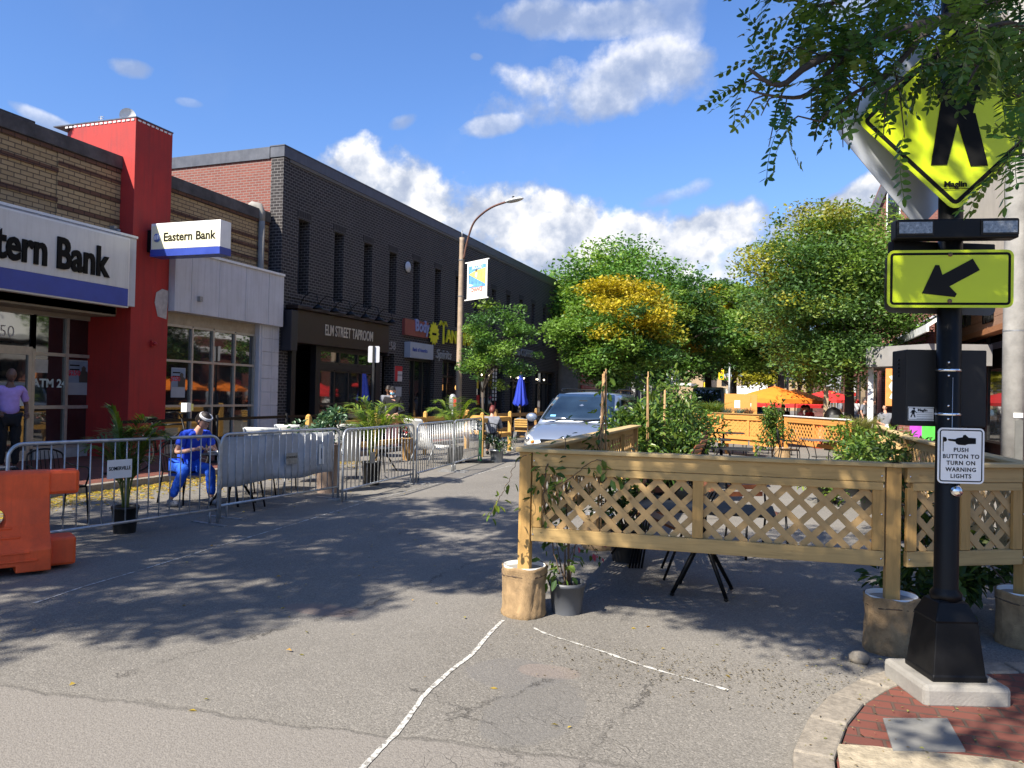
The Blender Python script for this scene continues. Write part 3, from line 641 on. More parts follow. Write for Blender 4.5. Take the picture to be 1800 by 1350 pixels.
# roof dish
g = MB(); M0 = Matrix.Rotation(R_(75), 3, 'Y') @ Matrix.Rotation(0, 3, 'X')
dish = thing('satellite_dish', 'small pale satellite dish on top of the red pier', 'satellite dish', (-13.8, 13.4, 7.48)); dish.scale = (.72, .72, .72)
v = []; 
prof = [(.0, .06), (.1, .05), (.19, .025), (.24, 0.0), (.19, .02), (.0, .05)]
g.lathe(prof[:4], 18, (0, 0, 0), cap=False); 
for i, q in enumerate(g.v):
    p = Matrix.Rotation(R_(-80), 3, 'X') @ Vector(q); p = Matrix.Rotation(R_(35), 3, 'Z') @ p; g.v[i] = tuple(p+Vector((0, 0, .33)))
g.build('reflector', MT['white'], dish)
g = MB(); g.tube([(0, 0, 0), (0, .02, .3)], .02); g.build('mast', MT['galvdk'], dish)
ant = thing('roof_antenna', 'tiny metal aerial standing on the red pier', 'aerial', (-14.35, 13.2, 7.5))
g = MB(); g.tube([(0, 0, 0), (0, 0, .2)], .01); [g.tube([(-.08, 0, .1+k*.04), (.08, 0, .1+k*.04)], .006) for k in range(3)]; g.build('aerial_rod', MT['galvdk'], ant)

# big fascia sign
sg = thing('bank_sign', 'large grey signboard reading Eastern Bank in black letters over a blue stripe', 'sign', (-12.94, 12.3, 3.4))
g = MB(); g.box(-.05, .10, -5.3, .33, -.10, 1.36); g.build('sign_frame', MT['white'], sg, bevel=.01)
g = MB(); g.box(.10, .115, -5.26, .29, .30, 1.32); g.build('sign_face', MT['signface'], sg)
g = MB(); g.box(.10, .118, -5.26, .29, -.07, .295); g.build('blue_stripe', MT['blue'], sg)
text_mesh('lettering', 'Eastern Bank', .82, MT['letter'], sg, (.12, -.26, .72), (PI/2, 0, PI/2), .03, .022, .735, 'RIGHT')
# projecting lit sign
hy = 13.45; xr = PY(387, 400, hy-.18).x
hs = thing('hanging_sign', 'boxy white and blue sign reading Eastern Bank, projecting from the red pier', 'sign', ((-12.93+xr)/2, hy, 4.5))
hw = (xr+12.93)/2
g = MB(); g.box(-hw, hw, -.17, .17, .0, .72); g.build('sign_box', MT['white2'], hs, bevel=.012)
g = MB(); g.box(-hw+.03, hw-.06, -.176, -.169, .16, .66); g.build('sign_face', mat('cream_face', (.80, .76, .52), .4, 0, 2, .03), hs)
g = MB(); g.box(-hw-.001, hw+.003, -.181, .175, -.004, .15); g.build('blue_stripe', MT['blue'], hs)
g = MB(); g.box(-hw-.2, -hw, -.1, .1, .12, .6); g.build('bracket', MT['black'], hs)
text_mesh('lettering', 'Eastern Bank', .26, MT['letter'], hs, (.11, -.178, .40), (PI/2, 0, 0), .003, .006, 1.0)
g = MB(); g.lathe([(.095, 0), (.095, .003)], 20, (0, 0, 0)); g.v = [(x-hw+.17, -.179-z, y+.40) for x, y, z in g.v]; g.build('emblem', mat('emblem_blue', (.12, .2, .5), .4), hs)
g = MB(); [g.box(-hw+.09+k*.045, -hw+.115+k*.045, -.186, -.1825, .35+k*.01, .45+k*.01) for k in range(4)]; g.build('emblem_mark', MT['white2'], hs)

# ================================================================ the dark brick building
DA = -0.028
dk = thing('brick_building', 'long two storey charcoal brick building with tall slit windows and dark shopfronts', 'building', (-13.1, 18.2, 0), DA)
WY = [1.02, 2.85, 4.6, 6.3, 8.1, 9.95, 11.9, 13.9, 16.0, 17.95, 19.85, 21.8, 23.75, 25.6]
L = 26.8
def slit_wall(mb, x0, x1, ys, zs0, zs1, w, z0, z1, y0, y1):
    cur = y0
    for y in ys:
        a, b2 = y-w/2, y+w/2
        mb.box(x0, x1, cur, a, z0, z1); mb.box(x0, x1, a, b2, z0, zs0); mb.box(x0, x1, a, b2, zs1, z1); cur = b2
    mb.box(x0, x1, cur, y1, z0, z1)
g = MB(); slit_wall(g, -.42, 0, WY, 4.45, 6.62, .52, 4.3, 8.2, .25, L)
for a, b2 in ((5.62, 7.25), (9.95, 14.5)):
    pass
# lower piers and lintel band
g.box(-.42, -.02, .25, L, 3.02, 4.3)
for a, b2 in ((.25, .42), (5.42, 5.72), (6.55, 7.75), (9.85, 10.6), (12.2, 14.2), (17.8, 18.5), (22.0, 22.5), (26.2, L)): g.box(-.42, -.02, a, b2, .1, 3.02)
g.box(-12, -.42, L-.3, L, .1, 8.2)
g.build('wall', MT['darkbrick'], dk)
g = MB()
g.box(-.42, 0, 0, .25, .1, 8.2)
g.build('corner_pier', MT['darkbrick'], dk)
g = MB(); g.box(-14, -.42, 0, .25, .1, 8.17); g.build('side_wall', MT['redbrick'], dk)
g = MB(); g.box(-.45, .035, -.03, L+.05, 8.2, 8.5); g.box(-14, -.45, -.05, .3, 8.17, 8.5); g.box(-.45, .05, -.045, L+.06, 8.5, 8.53); g.build('coping', MT['greycap'], dk)
g = MB(); g.box(-14, -.42, .25, L-.3, 7.9, 8.0); g.build('roof', MT['greycap'], dk)
g = MB(); g.box(.0, .03, .25, L, 8.10, 8.19); g.build('coping_trim', mat('trim_brown', (.10, .09, .075), .7), dk)
for y in WY:
    g = MB(); g.box(-.40, -.34, y-.26, y-.22, 4.45, 6.62); g.box(-.40, -.34, y+.22, y+.26, 4.45, 6.62); g.box(-.40, -.34, y-.22, y+.22, 5.6, 5.66)
    w_ = g.build('window', MT['greycap'], dk)
    g = MB(); g.box(-.39, -.37, y-.22, y+.22, 4.45, 5.6); g.box(-.39, -.37, y-.22, y+.22, 5.66, 6.62); g.build('pane', MT['glass'], w_)
    g = MB(); g.box(.0, .012, y-.34, y+.34, 6.63, 6.86); g.build('soldier_lintel', MT['lint'] if 'lint' in MT else MT.setdefault('lint', brick('lintel_brick', (.03, .026, .027), (.022, .02, .02), (.10, .095, .095), .085, .23, .01)), dk)
g = MB(); g.lathe([(.02, 0), (.2, .03), (.2, .06), (.02, .09)], 20); g.v = [(z+.02, y+7.3, x+6.28) for x, y, z in g.v]; g.build('wall_lamp', MT['panel'], dk)
# recess backs behind shopfronts
g = MB(); g.box(-1.6, -1.5, .25, L-.3, .1, 3.02); g.box(-1.6, -.42, .25, L-.3, 3.0, 3.03); g.build('shop_interior', MT['blackmat'], dk)
def shop(par, y0, y1, n, z0=.25, zt=2.35, z1=2.98, X=-.3, door=None):
    ys = [y0+(y1-y0)*i/n for i in range(n+1)]
    return frame_grid(par, 'shopfront_window', X, ys, [z0, zt, z1], w=.07, d=.1, m=MT['frameblack'], glass=MT['glass'])
shop(dk, 7.75, 9.85, 3, z0=.35, zt=2.9, z1=2.99); shop(dk, 10.6, 12.2, 2); shop(dk, 14.2, 17.8, 4); shop(dk, 18.5, 22.0, 4); shop(dk, 22.5, 26.2, 4)
# taproom front: dark timber
g = MB()
g.box(-.1, .12, .42, .62, .12, 3.0); g.box(-.1, .10, 1.62, 1.86, .12, 3.0); g.box(-.1, .1, 5.1, 5.42, .12, 3.0); g.box(-.1, .08, 1.86, 5.1, .12, .55); g.box(-.1, .09, 1.86, 5.1, 2.3, 2.48)
g.box(-.1, .06, 1.86, 5.1, 2.9, 3.0)
tp = g.build('taproom_front', mat('dark_timber', (.009, .008, .009), .55, 0, 5, .3), dk)
frame_grid(dk, 'taproom_window', -.02, [1.88, 2.68, 3.48, 4.28, 5.08], [.55, 1.25, 2.28], w=.06, m=MT['frameblack'])
frame_grid(dk, 'taproom_transom', -.02, [1.88, 2.95, 4.02, 5.08], [2.50, 2.9], w=.09, m=MT['frameblack'])
g = MB(); g.box(-.9, -.85, .62, 1.62, .12, 3.0); g.build('taproom_door', mat('door_black', (.004, .004, .004), .7), dk)
fs = thing('taproom_sign', 'dark brown fascia board reading ELM STREET TAPROOM', 'sign', (-13.1, 18.2, 0), DA)
g = MB(); g.box(-.02, .32, .35, 5.55, 3.0, 3.95); g.box(-.02, .42, .25, 5.65, 3.95, 4.07); g.build('sign_board', mat('fascia_brown', (.018, .008, .006), .5, 0, 1.2, .45), fs, bevel=.015)
nb_ = mat('navy_black', (.014, .015, .022), .5)
g = MB(); g.box(-.02, .36, .05, .35, 2.75, 3.9); g.build('end_corbel', nb_, fs, bevel=.02)
g = MB(); g.box(-.02, .30, 5.55, 5.65, 2.9, 3.9); g.build('end_corbel', nb_, fs, bevel=.02)
text_mesh('lettering', 'ELM STREET TAPROOM', .46, mat('bone_letters', (.46, .42, .36), .5), fs, (.325, 3.1, 3.46), (PI/2, 0, PI/2), .012, .004, .58)
for k in range(6):
    gl = thing('gooseneck_lamp', 'black gooseneck lamp over the taproom fascia', 'lamp', (0, 0, 0), 0, 'gooseneck lamps over the taproom fascia') if k == 0 else None
    yy = .9+k*.86
    if k == 0:
        g = MB(); g.tube([(0, 0, 0), (.1, 0, .22), (.32, 0, .38), (.55, 0, .3), (.62, 0, .05), (.6, 0, -.02)], .013, 6); g.build('arm', MT['black'], gl)
        g = MB(); g.lathe([(.02, .05), (.06, .02), (.14, -.06), (.15, -.09)], 12, (.6, 0, -.03)); g.build('shade', MT['black'], gl); gl0 = gl
        o = gl
    else: o = copy_thing(gl0, (0, 0, 0), 0, 'black gooseneck lamp over the taproom fascia', 'gooseneck lamps over the taproom fascia')
    p = Matrix.Rotation(DA, 4, 'Z') @ Vector((.02, yy, 4.12)); o.location = Vector((-13.1, 18.2, 0))+p; o.rotation_euler = (0, 0, DA)
def dkp(x, y, z=0):
    p = Matrix.Rotation(DA, 4, 'Z') @ Vector((x, y, z)); return Vector((-13.1, 18.2, 0))+p
ROTY = (PI/2, 0, PI/2)
hn = thing('house_number', 'pale metal figures 258 on the charcoal brick', 'house number', dkp(0, 6.32, 3.30), DA)
text_mesh('figures', '258', .40, MT['galvdk'], hn, (-.01, .0, 0), ROTY, .015, .004)
# tanning sign: red box, grey-blue script, yellow sun, palm and lettering
ts = thing('tanning_sign', 'colourful shop sign with yellow sun, palm tree and yellow letters ANNING', 'sign', dkp(0, 7.1, 3.75), DA)
g = MB(); g.box(-.02, .10, 0, 1.9, .02, .62); g.build('red_box', mat('dull_red', (.22, .05, .04), .5, 0, 2, .2), ts)
text_mesh('lettering', 'Body & Sole'[:4], .62, mat('blue_grey_letters', (.20, .23, .42), .5), ts, (.10, 1.35, .42), ROTY, .03, .02, .9)
ym = mat('sign_yellow', (.62, .58, .02), .5, 0, 4, .1)
g = MB(); star = []
for i in range(28):
    a = 2*PI*i/28; r = .34 if i % 2 else .46; star.append((r*math.cos(a), r*math.sin(a)))
g.prism(star, (.11, 2.35, .25), (0, 1, 0), (0, 0, 1), .03); g.build('sun_emblem', ym, ts)
g = MB(); g.box(.145, .15, 2.15, 2.52, .18, .27); g.build('sunglasses', MT['letter'], ts)
g = MB(); g.prism([(-.07, -.1), (.09, -.1), (.07, .35), (.06, .66), (-.04, .66), (-.05, .3)], (.11, 3.2, 0), (0, 1, 0), (0, 0, 1), .03)
for a in (-160, -125, -70, -20, 25, 70): 
    g.prism([(0, -.06), (.22, .02), (.42, -.12), (.25, .12), (0, .06)], (.11, 3.2, .68), (0, math.cos(R_(a)) if abs(a) < 90 else -abs(math.cos(R_(a))), .12), (0, 0, 1), .03)
g.build('palm_emblem', ym, ts)
text_mesh('lettering', 'ANNING', .72, ym, ts, (.11, 3.48, .22), ROTY, .03, .02, 1.0, 'LEFT')
bs = thing('bank_lightbox_sign', 'pale grey rectangular light box sign with blue lettering over the narrow windows', 'sign', dkp(0, 8.25, 3.22), DA)
g = MB(); g.box(-.02, .24, -.95, .95, -.28, .30); g.build('sign_box', mat('lightbox', (.33, .36, .42), .4, 0, 2, .08), bs, bevel=.01)
text_mesh('lettering', 'Bank of America', .20, MT['blue'], bs, (.245, -.18, .03), ROTY, .004, .004, .9)
ls = thing('script_sign', 'white script letters on the dark brick between the light box sign and the lamppost', 'sign', dkp(0, 10.4, 3.3), DA)
text_mesh('lettering', 'Spirits', .52, mat('dull_white', (.30, .31, .31), .5), ls, (.0, 0.2, -.08), ROTY, .03, .004, 1.1, shear=.3)
cs = thing('cafe_sign', 'dull white block letters ending in COFFEE on the dark brick over the cafe', 'sign', dkp(0, 19.3, 3.86), DA)
text_mesh('lettering', 'FUEL PRESS COFFEE', .52, MT['lettergrey'] if 'lettergrey' in MT else mat('letter_grey', (.24, .25, .25), .5), cs, (.02, .1, 0), ROTY, .03, .012, 1.05)
for (y, z0, z1, w, c) in ((6.9, 2.05, 2.6, .55, 'red'), (6.9, 1.5, 1.85, .5, 'grey'), (6.9, 1.0, 1.3, .5, 'grey')):
    nt = MB(); nt.box(-.018, -.01, y-w/2, y+w/2, z0, z1); o = nt.build('wall_notice', mat('notice', (.42, .42, .42) if c == 'grey' else (.55, .5, .5), .6), dk)
    if c == 'red':
        nt = MB(); nt.box(-.01, -.006, y-w/2, y-w/2+.2, z0, z1); nt.box(-.01, -.006, y-w/2+.2, y+w/2, z1-.18, z1); nt.build('red_block', MT['cred'], o)
        text_mesh('lettering', 'FOR RENT', .1, MT['letter'], o, (-.009, y+.06, z0+.22), ROTY, .001)
# things in the cafe windows
g = MB(); g.box(-.18, -.17, 14.3, 14.75, 1.9, 3.0); g.build('yellow_banner', MT['yellow'], dk)
g = MB(); g.box(-.18, -.17, 13.3+1.0, 14.9, 1.15, 1.6); g.build('red_window_card', MT['cred'], dk)
g = MB()
for yy in (16.6, 16.95):
    for k in range(9): g.box(-.18, -.17, yy-.09, yy+.09, 1.35+k*.18, 1.48+k*.18)
g.build('window_lettering', MT['white'], dk)
g = MB()
for y, z in ((11.0, 1.6), ): g.lathe([(.0, -.13), (.1, -.09), (.12, .0), (.1, .09), (.0, .13)], 10, (.08, y+.9, z+.3))
g.build('wall_lantern', emis('warm_glow', (1.0, .45, .12), 1.2), dk)
g = MB()
for y in (15.2, 16.1, 19.0, 20.2, 21.1, 23.4, 24.6): g.ball((-.22, y, 2.55), .045, n=8, m=5)
g.build('pendant_bulb', emis('bulb', (1.0, .85, .6), 4.0), dk)
# ================================================================ right hand side and far buildings
def windows_on(par, X, spots, flip, m=None, fr='window', d=.06, axis='Y'):
    for (a, b2, z0, z1) in spots:
        g = MB()
        if axis == 'Y':
            g.box(X, X+d*flip, a, a+.07, z0, z1); g.box(X, X+d*flip, b2-.07, b2, z0, z1); g.box(X, X+d*flip, a+.07, b2-.07, z0, z0+.07); g.box(X, X+d*flip, a+.07, b2-.07, z1-.07, z1)
        else:
            g.box(a, a+.07, X, X+d*flip, z0, z1); g.box(b2-.07, b2, X, X+d*flip, z0, z1); g.box(a+.07, b2-.07, X, X+d*flip, z0, z0+.07); g.box(a+.07, b2-.07, X, X+d*flip, z1-.07, z1)
        w_ = g.build(fr, m or MT['frameblack'], par)
        g = MB()
        if axis == 'Y': g.box(X+.01*flip, X+.02*flip, a+.07, b2-.07, z0+.07, z1-.07)
        else: g.box(a+.07, b2-.07, X+.01*flip, X+.02*flip, z0+.07, z1-.07)
        g.build('pane', MT['glass'], w_)
FX = 6.0
rb = thing('stucco_building', 'tall beige stucco building over dark shopfronts behind the crossing sign', 'building')
g = MB(); g.box(FX, 16, 7.5, 32.6, 5.0, 17.5); g.build('upper_wall', MT['stucco'], rb)
g = MB(); g.box(FX-.02, FX+.4, 32.6, 33.4, 4.2, 17.5); g.build('corner_strip', MT['greycap'], rb)
g = MB(); g.box(FX, 16, 7.5, 22.4, .08, 5.0); g.build('brick_wall', MT['darkbrick'], rb)
g = MB(); g.box(FX+.5, 16, 22.4, 33.4, .08, 3.9); g.build('shop_recess', MT['blackmat'], rb)
g = MB(); g.box(FX, FX+.5, 29.9, 30.4, .08, 3.9); g.box(FX, FX+.5, 33.0, 33.4, .08, 4.2); g.box(FX, FX+.5, 22.4, 22.8, .08, 3.9); g.build('shop_pier', mat('pier_grey', (.16, .15, .14), .7, 0, 5, .2), rb)
windows_on(rb, FX+.3, [(22.8, 24.8, .5, 3.8), (24.9, 27.2, .5, 3.8), (27.3, 29.8, .5, 3.8), (30.5, 32.9, .5, 3.7)], -1)
windows_on(rb, FX, [(10, 11.6, 6.6, 8.8), (14, 15.6, 6.6, 8.8), (10, 11.6, 11, 13.2), (14, 15.6, 11, 13.2), (9, 11, .8, 3.6), (12, 14, .8, 3.6), (16, 18, .8, 3.6)], -1)
ws = thing('shop_sign', 'weathered board fascia with dark raised letters behind the black crossing pole', 'sign', (FX, 26, 3.9))
g = MB()
for k in range(5): g.box(-.22, .3, -3.6, 6.9, -.05+k*.255, .195+k*.255)
g.build('sign_board', wood('weathered_cedar', (.34, .20, .13), 'Y', .8, .4), ws)
g = MB(); g.box(-.25, .1, -3.6, 6.9, -.22, -.06); g.build('bottom_rail', wood('rail_cedar', (.33, .15, .07), 'Y', .8, .4), ws)
def rot_r(): return (PI/2, 0, -PI/2)
text_mesh('lettering', 'IVORY', 1.25, mat('sign_dark_green', (.035, .045, .04), .5), ws, (-.27, 2.4, .62), rot_r(), .06, .03, .8)
text_mesh('lettering', 'SALON', .42, MT['letter'], ws, (-.27, -1.0, .62), rot_r(), .03, .015, .9)
text_mesh('lettering', 'NAILS', .42, MT['letter'], ws, (-.27, -1.0, .22), rot_r(), .03, .015, .9)
text_mesh('lettering', '001', .34, MT['white'], ws, (-.30, 2.6, .0), rot_r(), .02, .02, .9)
# brick gable building further on
gb = thing('gabled_building', 'tall red brick building with a raking roofline beyond the right hand tree', 'building')
MT['gablebrick'] = brick('gable_brick', (0.22, 0.08, 0.06), (0.17, 0.06, 0.045), (0.24, 0.17, 0.14), .24, .09, .010, stain=.3)
yl = 50; pA = PY(1537, 378, yl); pB = PY(1572, 296, yl)
sl = (pB.z-pA.z)/(pB.x-pA.x); xl = pA.x
g = MB(); top = 8.0
g.prism([(xl, .1), (xl+14, .1), (xl+14, pA.z+1.5), (xl+7, pA.z+sl*3.2), (xl+3.2, pA.z+sl*3.2), (xl, pA.z)], (0, yl, 0), (1, 0, 0), (0, 0, 1), -22)
g.build('wall', MT['gablebrick'], gb)
g = MB(); g.bar((xl-.1, yl-.1, pA.z+.1), (xl+3.3, yl-.1, pA.z+sl*3.2+.2), .4, .22, (0, 1, 0)); g.build('roof_edge', MT['greycap'], gb)
q0 = PY(1558, 372, yl-.05); windows_on(gb, yl-.02, [(q0.x, q0.x+.75, q0.z-1.2, q0.z+1.4)], -1, m=MT['white'], axis='X')
windows_on(gb, xl+.0, [(y, y+1.4, z, z+1.9) for y in (53, 57, 61, 65) for z in (5.2, 8.6)], -1, m=MT['white'])
# pale sloping awning over the patio and its porch
aw = thing('awning', 'long white sloping awning over the right hand patio', 'awning')
pw = [PX(1540, 617, 4.2), PX(1632, 569, 4.2)]; z0 = (pw[0].z+pw[1].z)/2
g = MB(); y0, y1 = pw[1].y, pw[0].y
g.addf([(4.2, y0, z0), (6.0, y0, z0+1.25), (6.0, y1+6, z0+1.25), (4.2, y1+6, z0), (4.2, y0, z0-.06), (6.0, y0, z0+1.19), (6.0, y1+6, z0+1.19), (4.2, y1+6, z0-.06)], [(0, 1, 2, 3), (7, 6, 5, 4), (0, 4, 5, 1), (1, 5, 6, 2), (2, 6, 7, 3), (3, 7, 4, 0)])
g.build('canopy', MT['white2'], aw)
g = MB(); g.box(4.14, 4.199, y0-.1, y1+6, z0-.2, z0+.02); g.build('valance', MT['white'], aw)
g = MB()
for k in range(3):
    g.tube([(5.9, y0+.6+k*1.1, z0+1.45), (5.2, y0+.6+k*1.1, z0+1.5), (5.0, y0+.6+k*1.1, z0+1.25)], .03)
g.build('light_arm', MT['black'], aw)
pb = thing('brick_shop', 'low brick shop with a grey porch box beside the white post', 'building')
g = MB(); g.box(4.3, 9, 35.6, 49.5, .08, z0+.7); g.build('wall', MT['gablebrick'], pb)
windows_on(pb, 4.3, [(37, 39.2, .5, 3.0), (41, 44, .5, 3.0), (45.5, 48.4, .5, 3.0)], -1)
pr0 = D(1508, 640, 27); pr1 = D(1568, 640, 25.5)
g = MB(); g.prism([(pr0.x, 27), (pr1.x+.6, 25.2), (6, 25.6), (6, 30), (3.3, 30)], (0, 0, 2.78), (1, 0, 0), (0, 1, 0), .62); g.build('porch_fascia', mat('porch_grey', (.24, .23, .22), .6, 0, 3, .1), pb)
bp_ = D(1581, 700, 26.5)
g = MB(); g.box(bp_.x-.42, bp_.x+.3, 26.3, 26.8, .08, 2.78); g.build('brick_pier', MT['gablebrick'], pb)
g = MB(); g.tube([(bp_.x+.34, 26.25, .1), (bp_.x+.34, 26.25, 2.78)], .035); g.build('downpipe', mat('copper_pipe', (.35, .13, .07), .5, .2), pb)
ob = D(1548, 690, 26.0)
bn = thing('orange_banner', 'orange and white vertical banner hanging beside the white post', 'banner', (ob.x, 26.1, 1.55))
g = MB(); g.box(-.17, .22, 0, .02, 0, 1.15); g.build('cloth', mat('banner_orange', (.72, .24, .06), .8), bn)
g = MB(); g.prism([(-.1, .9), (.02, .95), (.1, .75), (0, .6), (.1, .42), (0, .2), (-.08, .25), (.0, .42), (-.1, .6), (.0, .78)], (.02, -.004, 0), (1, 0, 0), (0, 0, 1), .003); g.prism([(.13, .02), (.22, .02), (.22, 1.13), (.13, 1.13)], (0, -.004, 0), (1, 0, 0), (0, 0, 1), .003); g.build('white_pattern', MT['white'], bn)
wc = thing('white_post', 'slim white post rising from the planting at the right of the patio', 'post', D(1530, 690, 25.2)); wc.location.z = .08
g = MB(); g.box(-.085, .085, -.085, .085, 0, 2.75); g.build('shaft', MT['white2'], wc, bevel=.01); g = MB(); g.box(-.14, .14, -.14, .14, 0, .08); g.build('base_plate', MT['white2'], wc)
# far white building seen through the tree on the right
fw = thing('white_shop_building', 'white fronted building glimpsed through the big right hand tree', 'building')
g = MB(); g.box(6.0, 14, 74, 100, .08, 7.6); g.build('wall', MT['white'], fw)
windows_on(fw, 6.0, [(76+4*k, 78.4+4*k, 1, 3.4) for k in range(5)]+[(76+4*k, 78+4*k, 4.6, 6.6) for k in range(5)], -1)
fr2 = thing('brick_row_building', 'red brick row beyond the white fronted building on the right', 'building')
g = MB(); g.box(6.0, 14, 101, 150, .08, 9.5); g.build('wall', MT['gablebrick'], fr2)
windows_on(fr2, 6.0, [(104+5*k, 106.4+5*k, 1, 3.4) for k in range(8)]+[(104+5*k, 106+5*k, 5.2, 7.6) for k in range(8)], -1)
# left beyond the dark building
LX = -12.0
def block(name, label, y0, y1, h, wallm, spots, X=LX, depth=9, extra=None, trim=None):
    b_ = thing(name, label, 'building')
    g = MB(); g.box(X-depth, X, y0, y1, .1, h); g.build('wall', wallm, b_)
    g = MB(); g.box(X-depth-.1, X+.12, y0-.03, y1+.03, h, h+.3); g.build('coping', trim or MT['greycap'], b_)
    windows_on(b_, X, spots, 1)
    return b_
b1 = block('corner_shop', 'two storey shop with white signboard and red striped front past the charcoal building', 46, 60, 7.2, mat('shop_pale', (.25, .22, .19), .8, 0, 3, .2), [(47+3.2*k, 49+3.2*k, 5.2, 6.6) for k in range(4)], X=-11.4)
g = MB()
for k in range(8): g.box(-11.39, -11.3, 46.6, 57.0, .6+k*.38, .82+k*.38)
g.build('red_strip', mat('shop_red', (.50, .04, .035), .6, 0, 3, .2), b1)
g = MB(); g.box(-11.395, -11.34, 46.6, 57, .35, 3.6); g.build('pale_front', mat('shop_front_pale', (.5, .42, .34), .7, 0, 5, .25), b1)
dsn = thing('square_sign', 'white letters DAVIS SQ on a grey signboard above the red striped shop', 'sign', (-11.3, 52, 4.2))
g = MB(); g.box(-.05, .02, -5.3, 5, -.35, 1.3); g.build('sign_board', mat('sign_darkgrey', (.11, .10, .10), .6), dsn)
text_mesh('lettering', 'DAVIS', .95, MT['white'], dsn, (.03, .0, .9), ROTY, .02, .02, 1.2); text_mesh('lettering', 'SQUARE', .85, MT['white'], dsn, (.03, .0, .1), ROTY, .02, .02, 1.1)
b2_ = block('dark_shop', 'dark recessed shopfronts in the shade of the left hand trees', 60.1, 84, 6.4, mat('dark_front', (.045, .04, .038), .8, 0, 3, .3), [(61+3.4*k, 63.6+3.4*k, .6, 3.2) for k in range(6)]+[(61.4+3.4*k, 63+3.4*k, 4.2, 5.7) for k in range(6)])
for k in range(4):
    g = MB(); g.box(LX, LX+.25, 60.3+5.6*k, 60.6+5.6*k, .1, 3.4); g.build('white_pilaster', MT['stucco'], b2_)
b3 = block('beige_building', 'pale beige corner building with glass bay and white balcony band', 84.1, 104, 8.8, MT['stucco'], [(86+3*k, 88+3*k, 4.6, 7.6) for k in range(6)]+[(85+3.1*k, 87.5+3.1*k, .5, 3.1) for k in range(6)])
g = MB(); g.box(LX, LX+1.6, 84.2, 92, 3.4, 4.7); g.build('balcony', MT['white'], b3); g = MB(); g.box(LX, LX+3.6, 84.3, 92, 3.05, 3.3); g.build('canopy_slab', MT['white'], b3)
g = MB(); g.box(LX, LX+1.2, 84.3, 87.5, 4.7, 9.0); g.build('glass_bay', mat('bay_glass', (.16, .26, .32), .15), b3)
bb = thing('brown_banner', 'maroon vertical banner on the beige corner building', 'banner', (LX+.1, 84.05, 5.0)); g = MB(); g.box(0.1, 1.5, -.2, -.15, -.6, 1.6); g.build('cloth', mat('maroon', (.10, .02, .03), .7), bb)
text_mesh('lettering', 'b', 1.1, MT['white'], bb, (.8, -.205, .5), (PI/2, 0, 0), .004, .01)
b4 = block('tan_building', 'tan stone building with yellow signs at the far end of the left side', 112, 140, 9.5, MT['tan_wall'], [(114+3.4*k, 116+3.4*k, 5, 7.4) for k in range(7)], X=-9.5)
g = MB(); g.box(-9.5, -9.2, 112.2, 120, 3.0, 4.0); g.build('yellow_fascia', MT['yellow'], b4)
# end of the street
def endblock(label, px0, px1, pyt, dist, m_, n=3, name='far_house', floors=2):
    a = D(px0, 690, dist); c = D(px1, 690, dist); h = D((px0+px1)/2, pyt, dist).z
    b_ = thing(name, label, 'building'); y = min(a.y, c.y)
    g = MB(); g.box(a.x, c.x, y, y+12, 0, h); g.build('wall', m_, b_)
    w = c.x-a.x; sp = []
    for k in range(n):
        for fl in range(floors): sp.append((a.x+w*(k+.25)/n, a.x+w*(k+.75)/n, 1.2+fl*h/floors, 1.2+fl*h/floors+h/floors*.45))
    windows_on(b_, y-.02, sp, -1, axis='X'); return b_
endblock('white clapboard house at the far end of the street', 1318, 1349, 657, 125, MT['white'], 3, 'far_building')
endblock('narrow red brick block beside the far white house', 1349.4, 1362, 655, 126, MT['gablebrick'], 1, 'far_building')
endblock('low pale block behind the traffic signal at the street end', 1363, 1425, 668, 128, MT['tan_wall'], 5, 'far_building')
endblock('brown far block behind the left hand trees', 1180, 1317, 662, 150, MT['tan_wall'], 8, 'far_building', 2)
endblock('dark brick far block behind the right hand trees', 1426, 1560, 640, 140, MT['gablebrick'], 7, 'far_building', 3)
# ================================================================ trees
def leaf_cloud(centres, radii, n, size, rng, cols, flat=0.5, aspect=0.48, up=0.55, shell=0.6):
    """leaf quads in clumps; returns verts (4n,3), faces, colours"""
    centres = np.asarray(centres, float); radii = np.asarray(radii, float); k = len(centres)
    w = radii**2.0; w /= w.sum(); idx = rng.choice(k, n, p=w)
    d = rng.normal(size=(n, 3)); d /= np.linalg.norm(d, axis=1)[:, None]
    r = rng.random(n)**shell
    p = centres[idx] + d*r[:, None]*radii[idx][:, None]*np.array([1, 1, flat])
    # droop outer sprays a little
    a = rng.normal(size=(n, 3)); a[:, 2] = a[:, 2]*0.5 - 0.15; a /= np.linalg.norm(a, axis=1)[:, None]
    nrm = rng.normal(size=(n, 3)); nrm[:, 2] = np.abs(nrm[:, 2])+up
    b = np.cross(nrm, a); b /= np.linalg.norm(b, axis=1)[:, None]
    s = size*(0.6+0.8*rng.random(n))[:, None]
    v = np.stack([p-a*s*.5, p+b*s*aspect*.5-a*s*.05, p+a*s*.5, p-b*s*aspect*.5-a*s*.05], axis=1).reshape(-1, 3)
    f = np.arange(4*n).reshape(n, 4)
    c = np.asarray(cols)[idx]*(0.72+0.56*rng.random(n))[:, None]
    return v, f, c, p
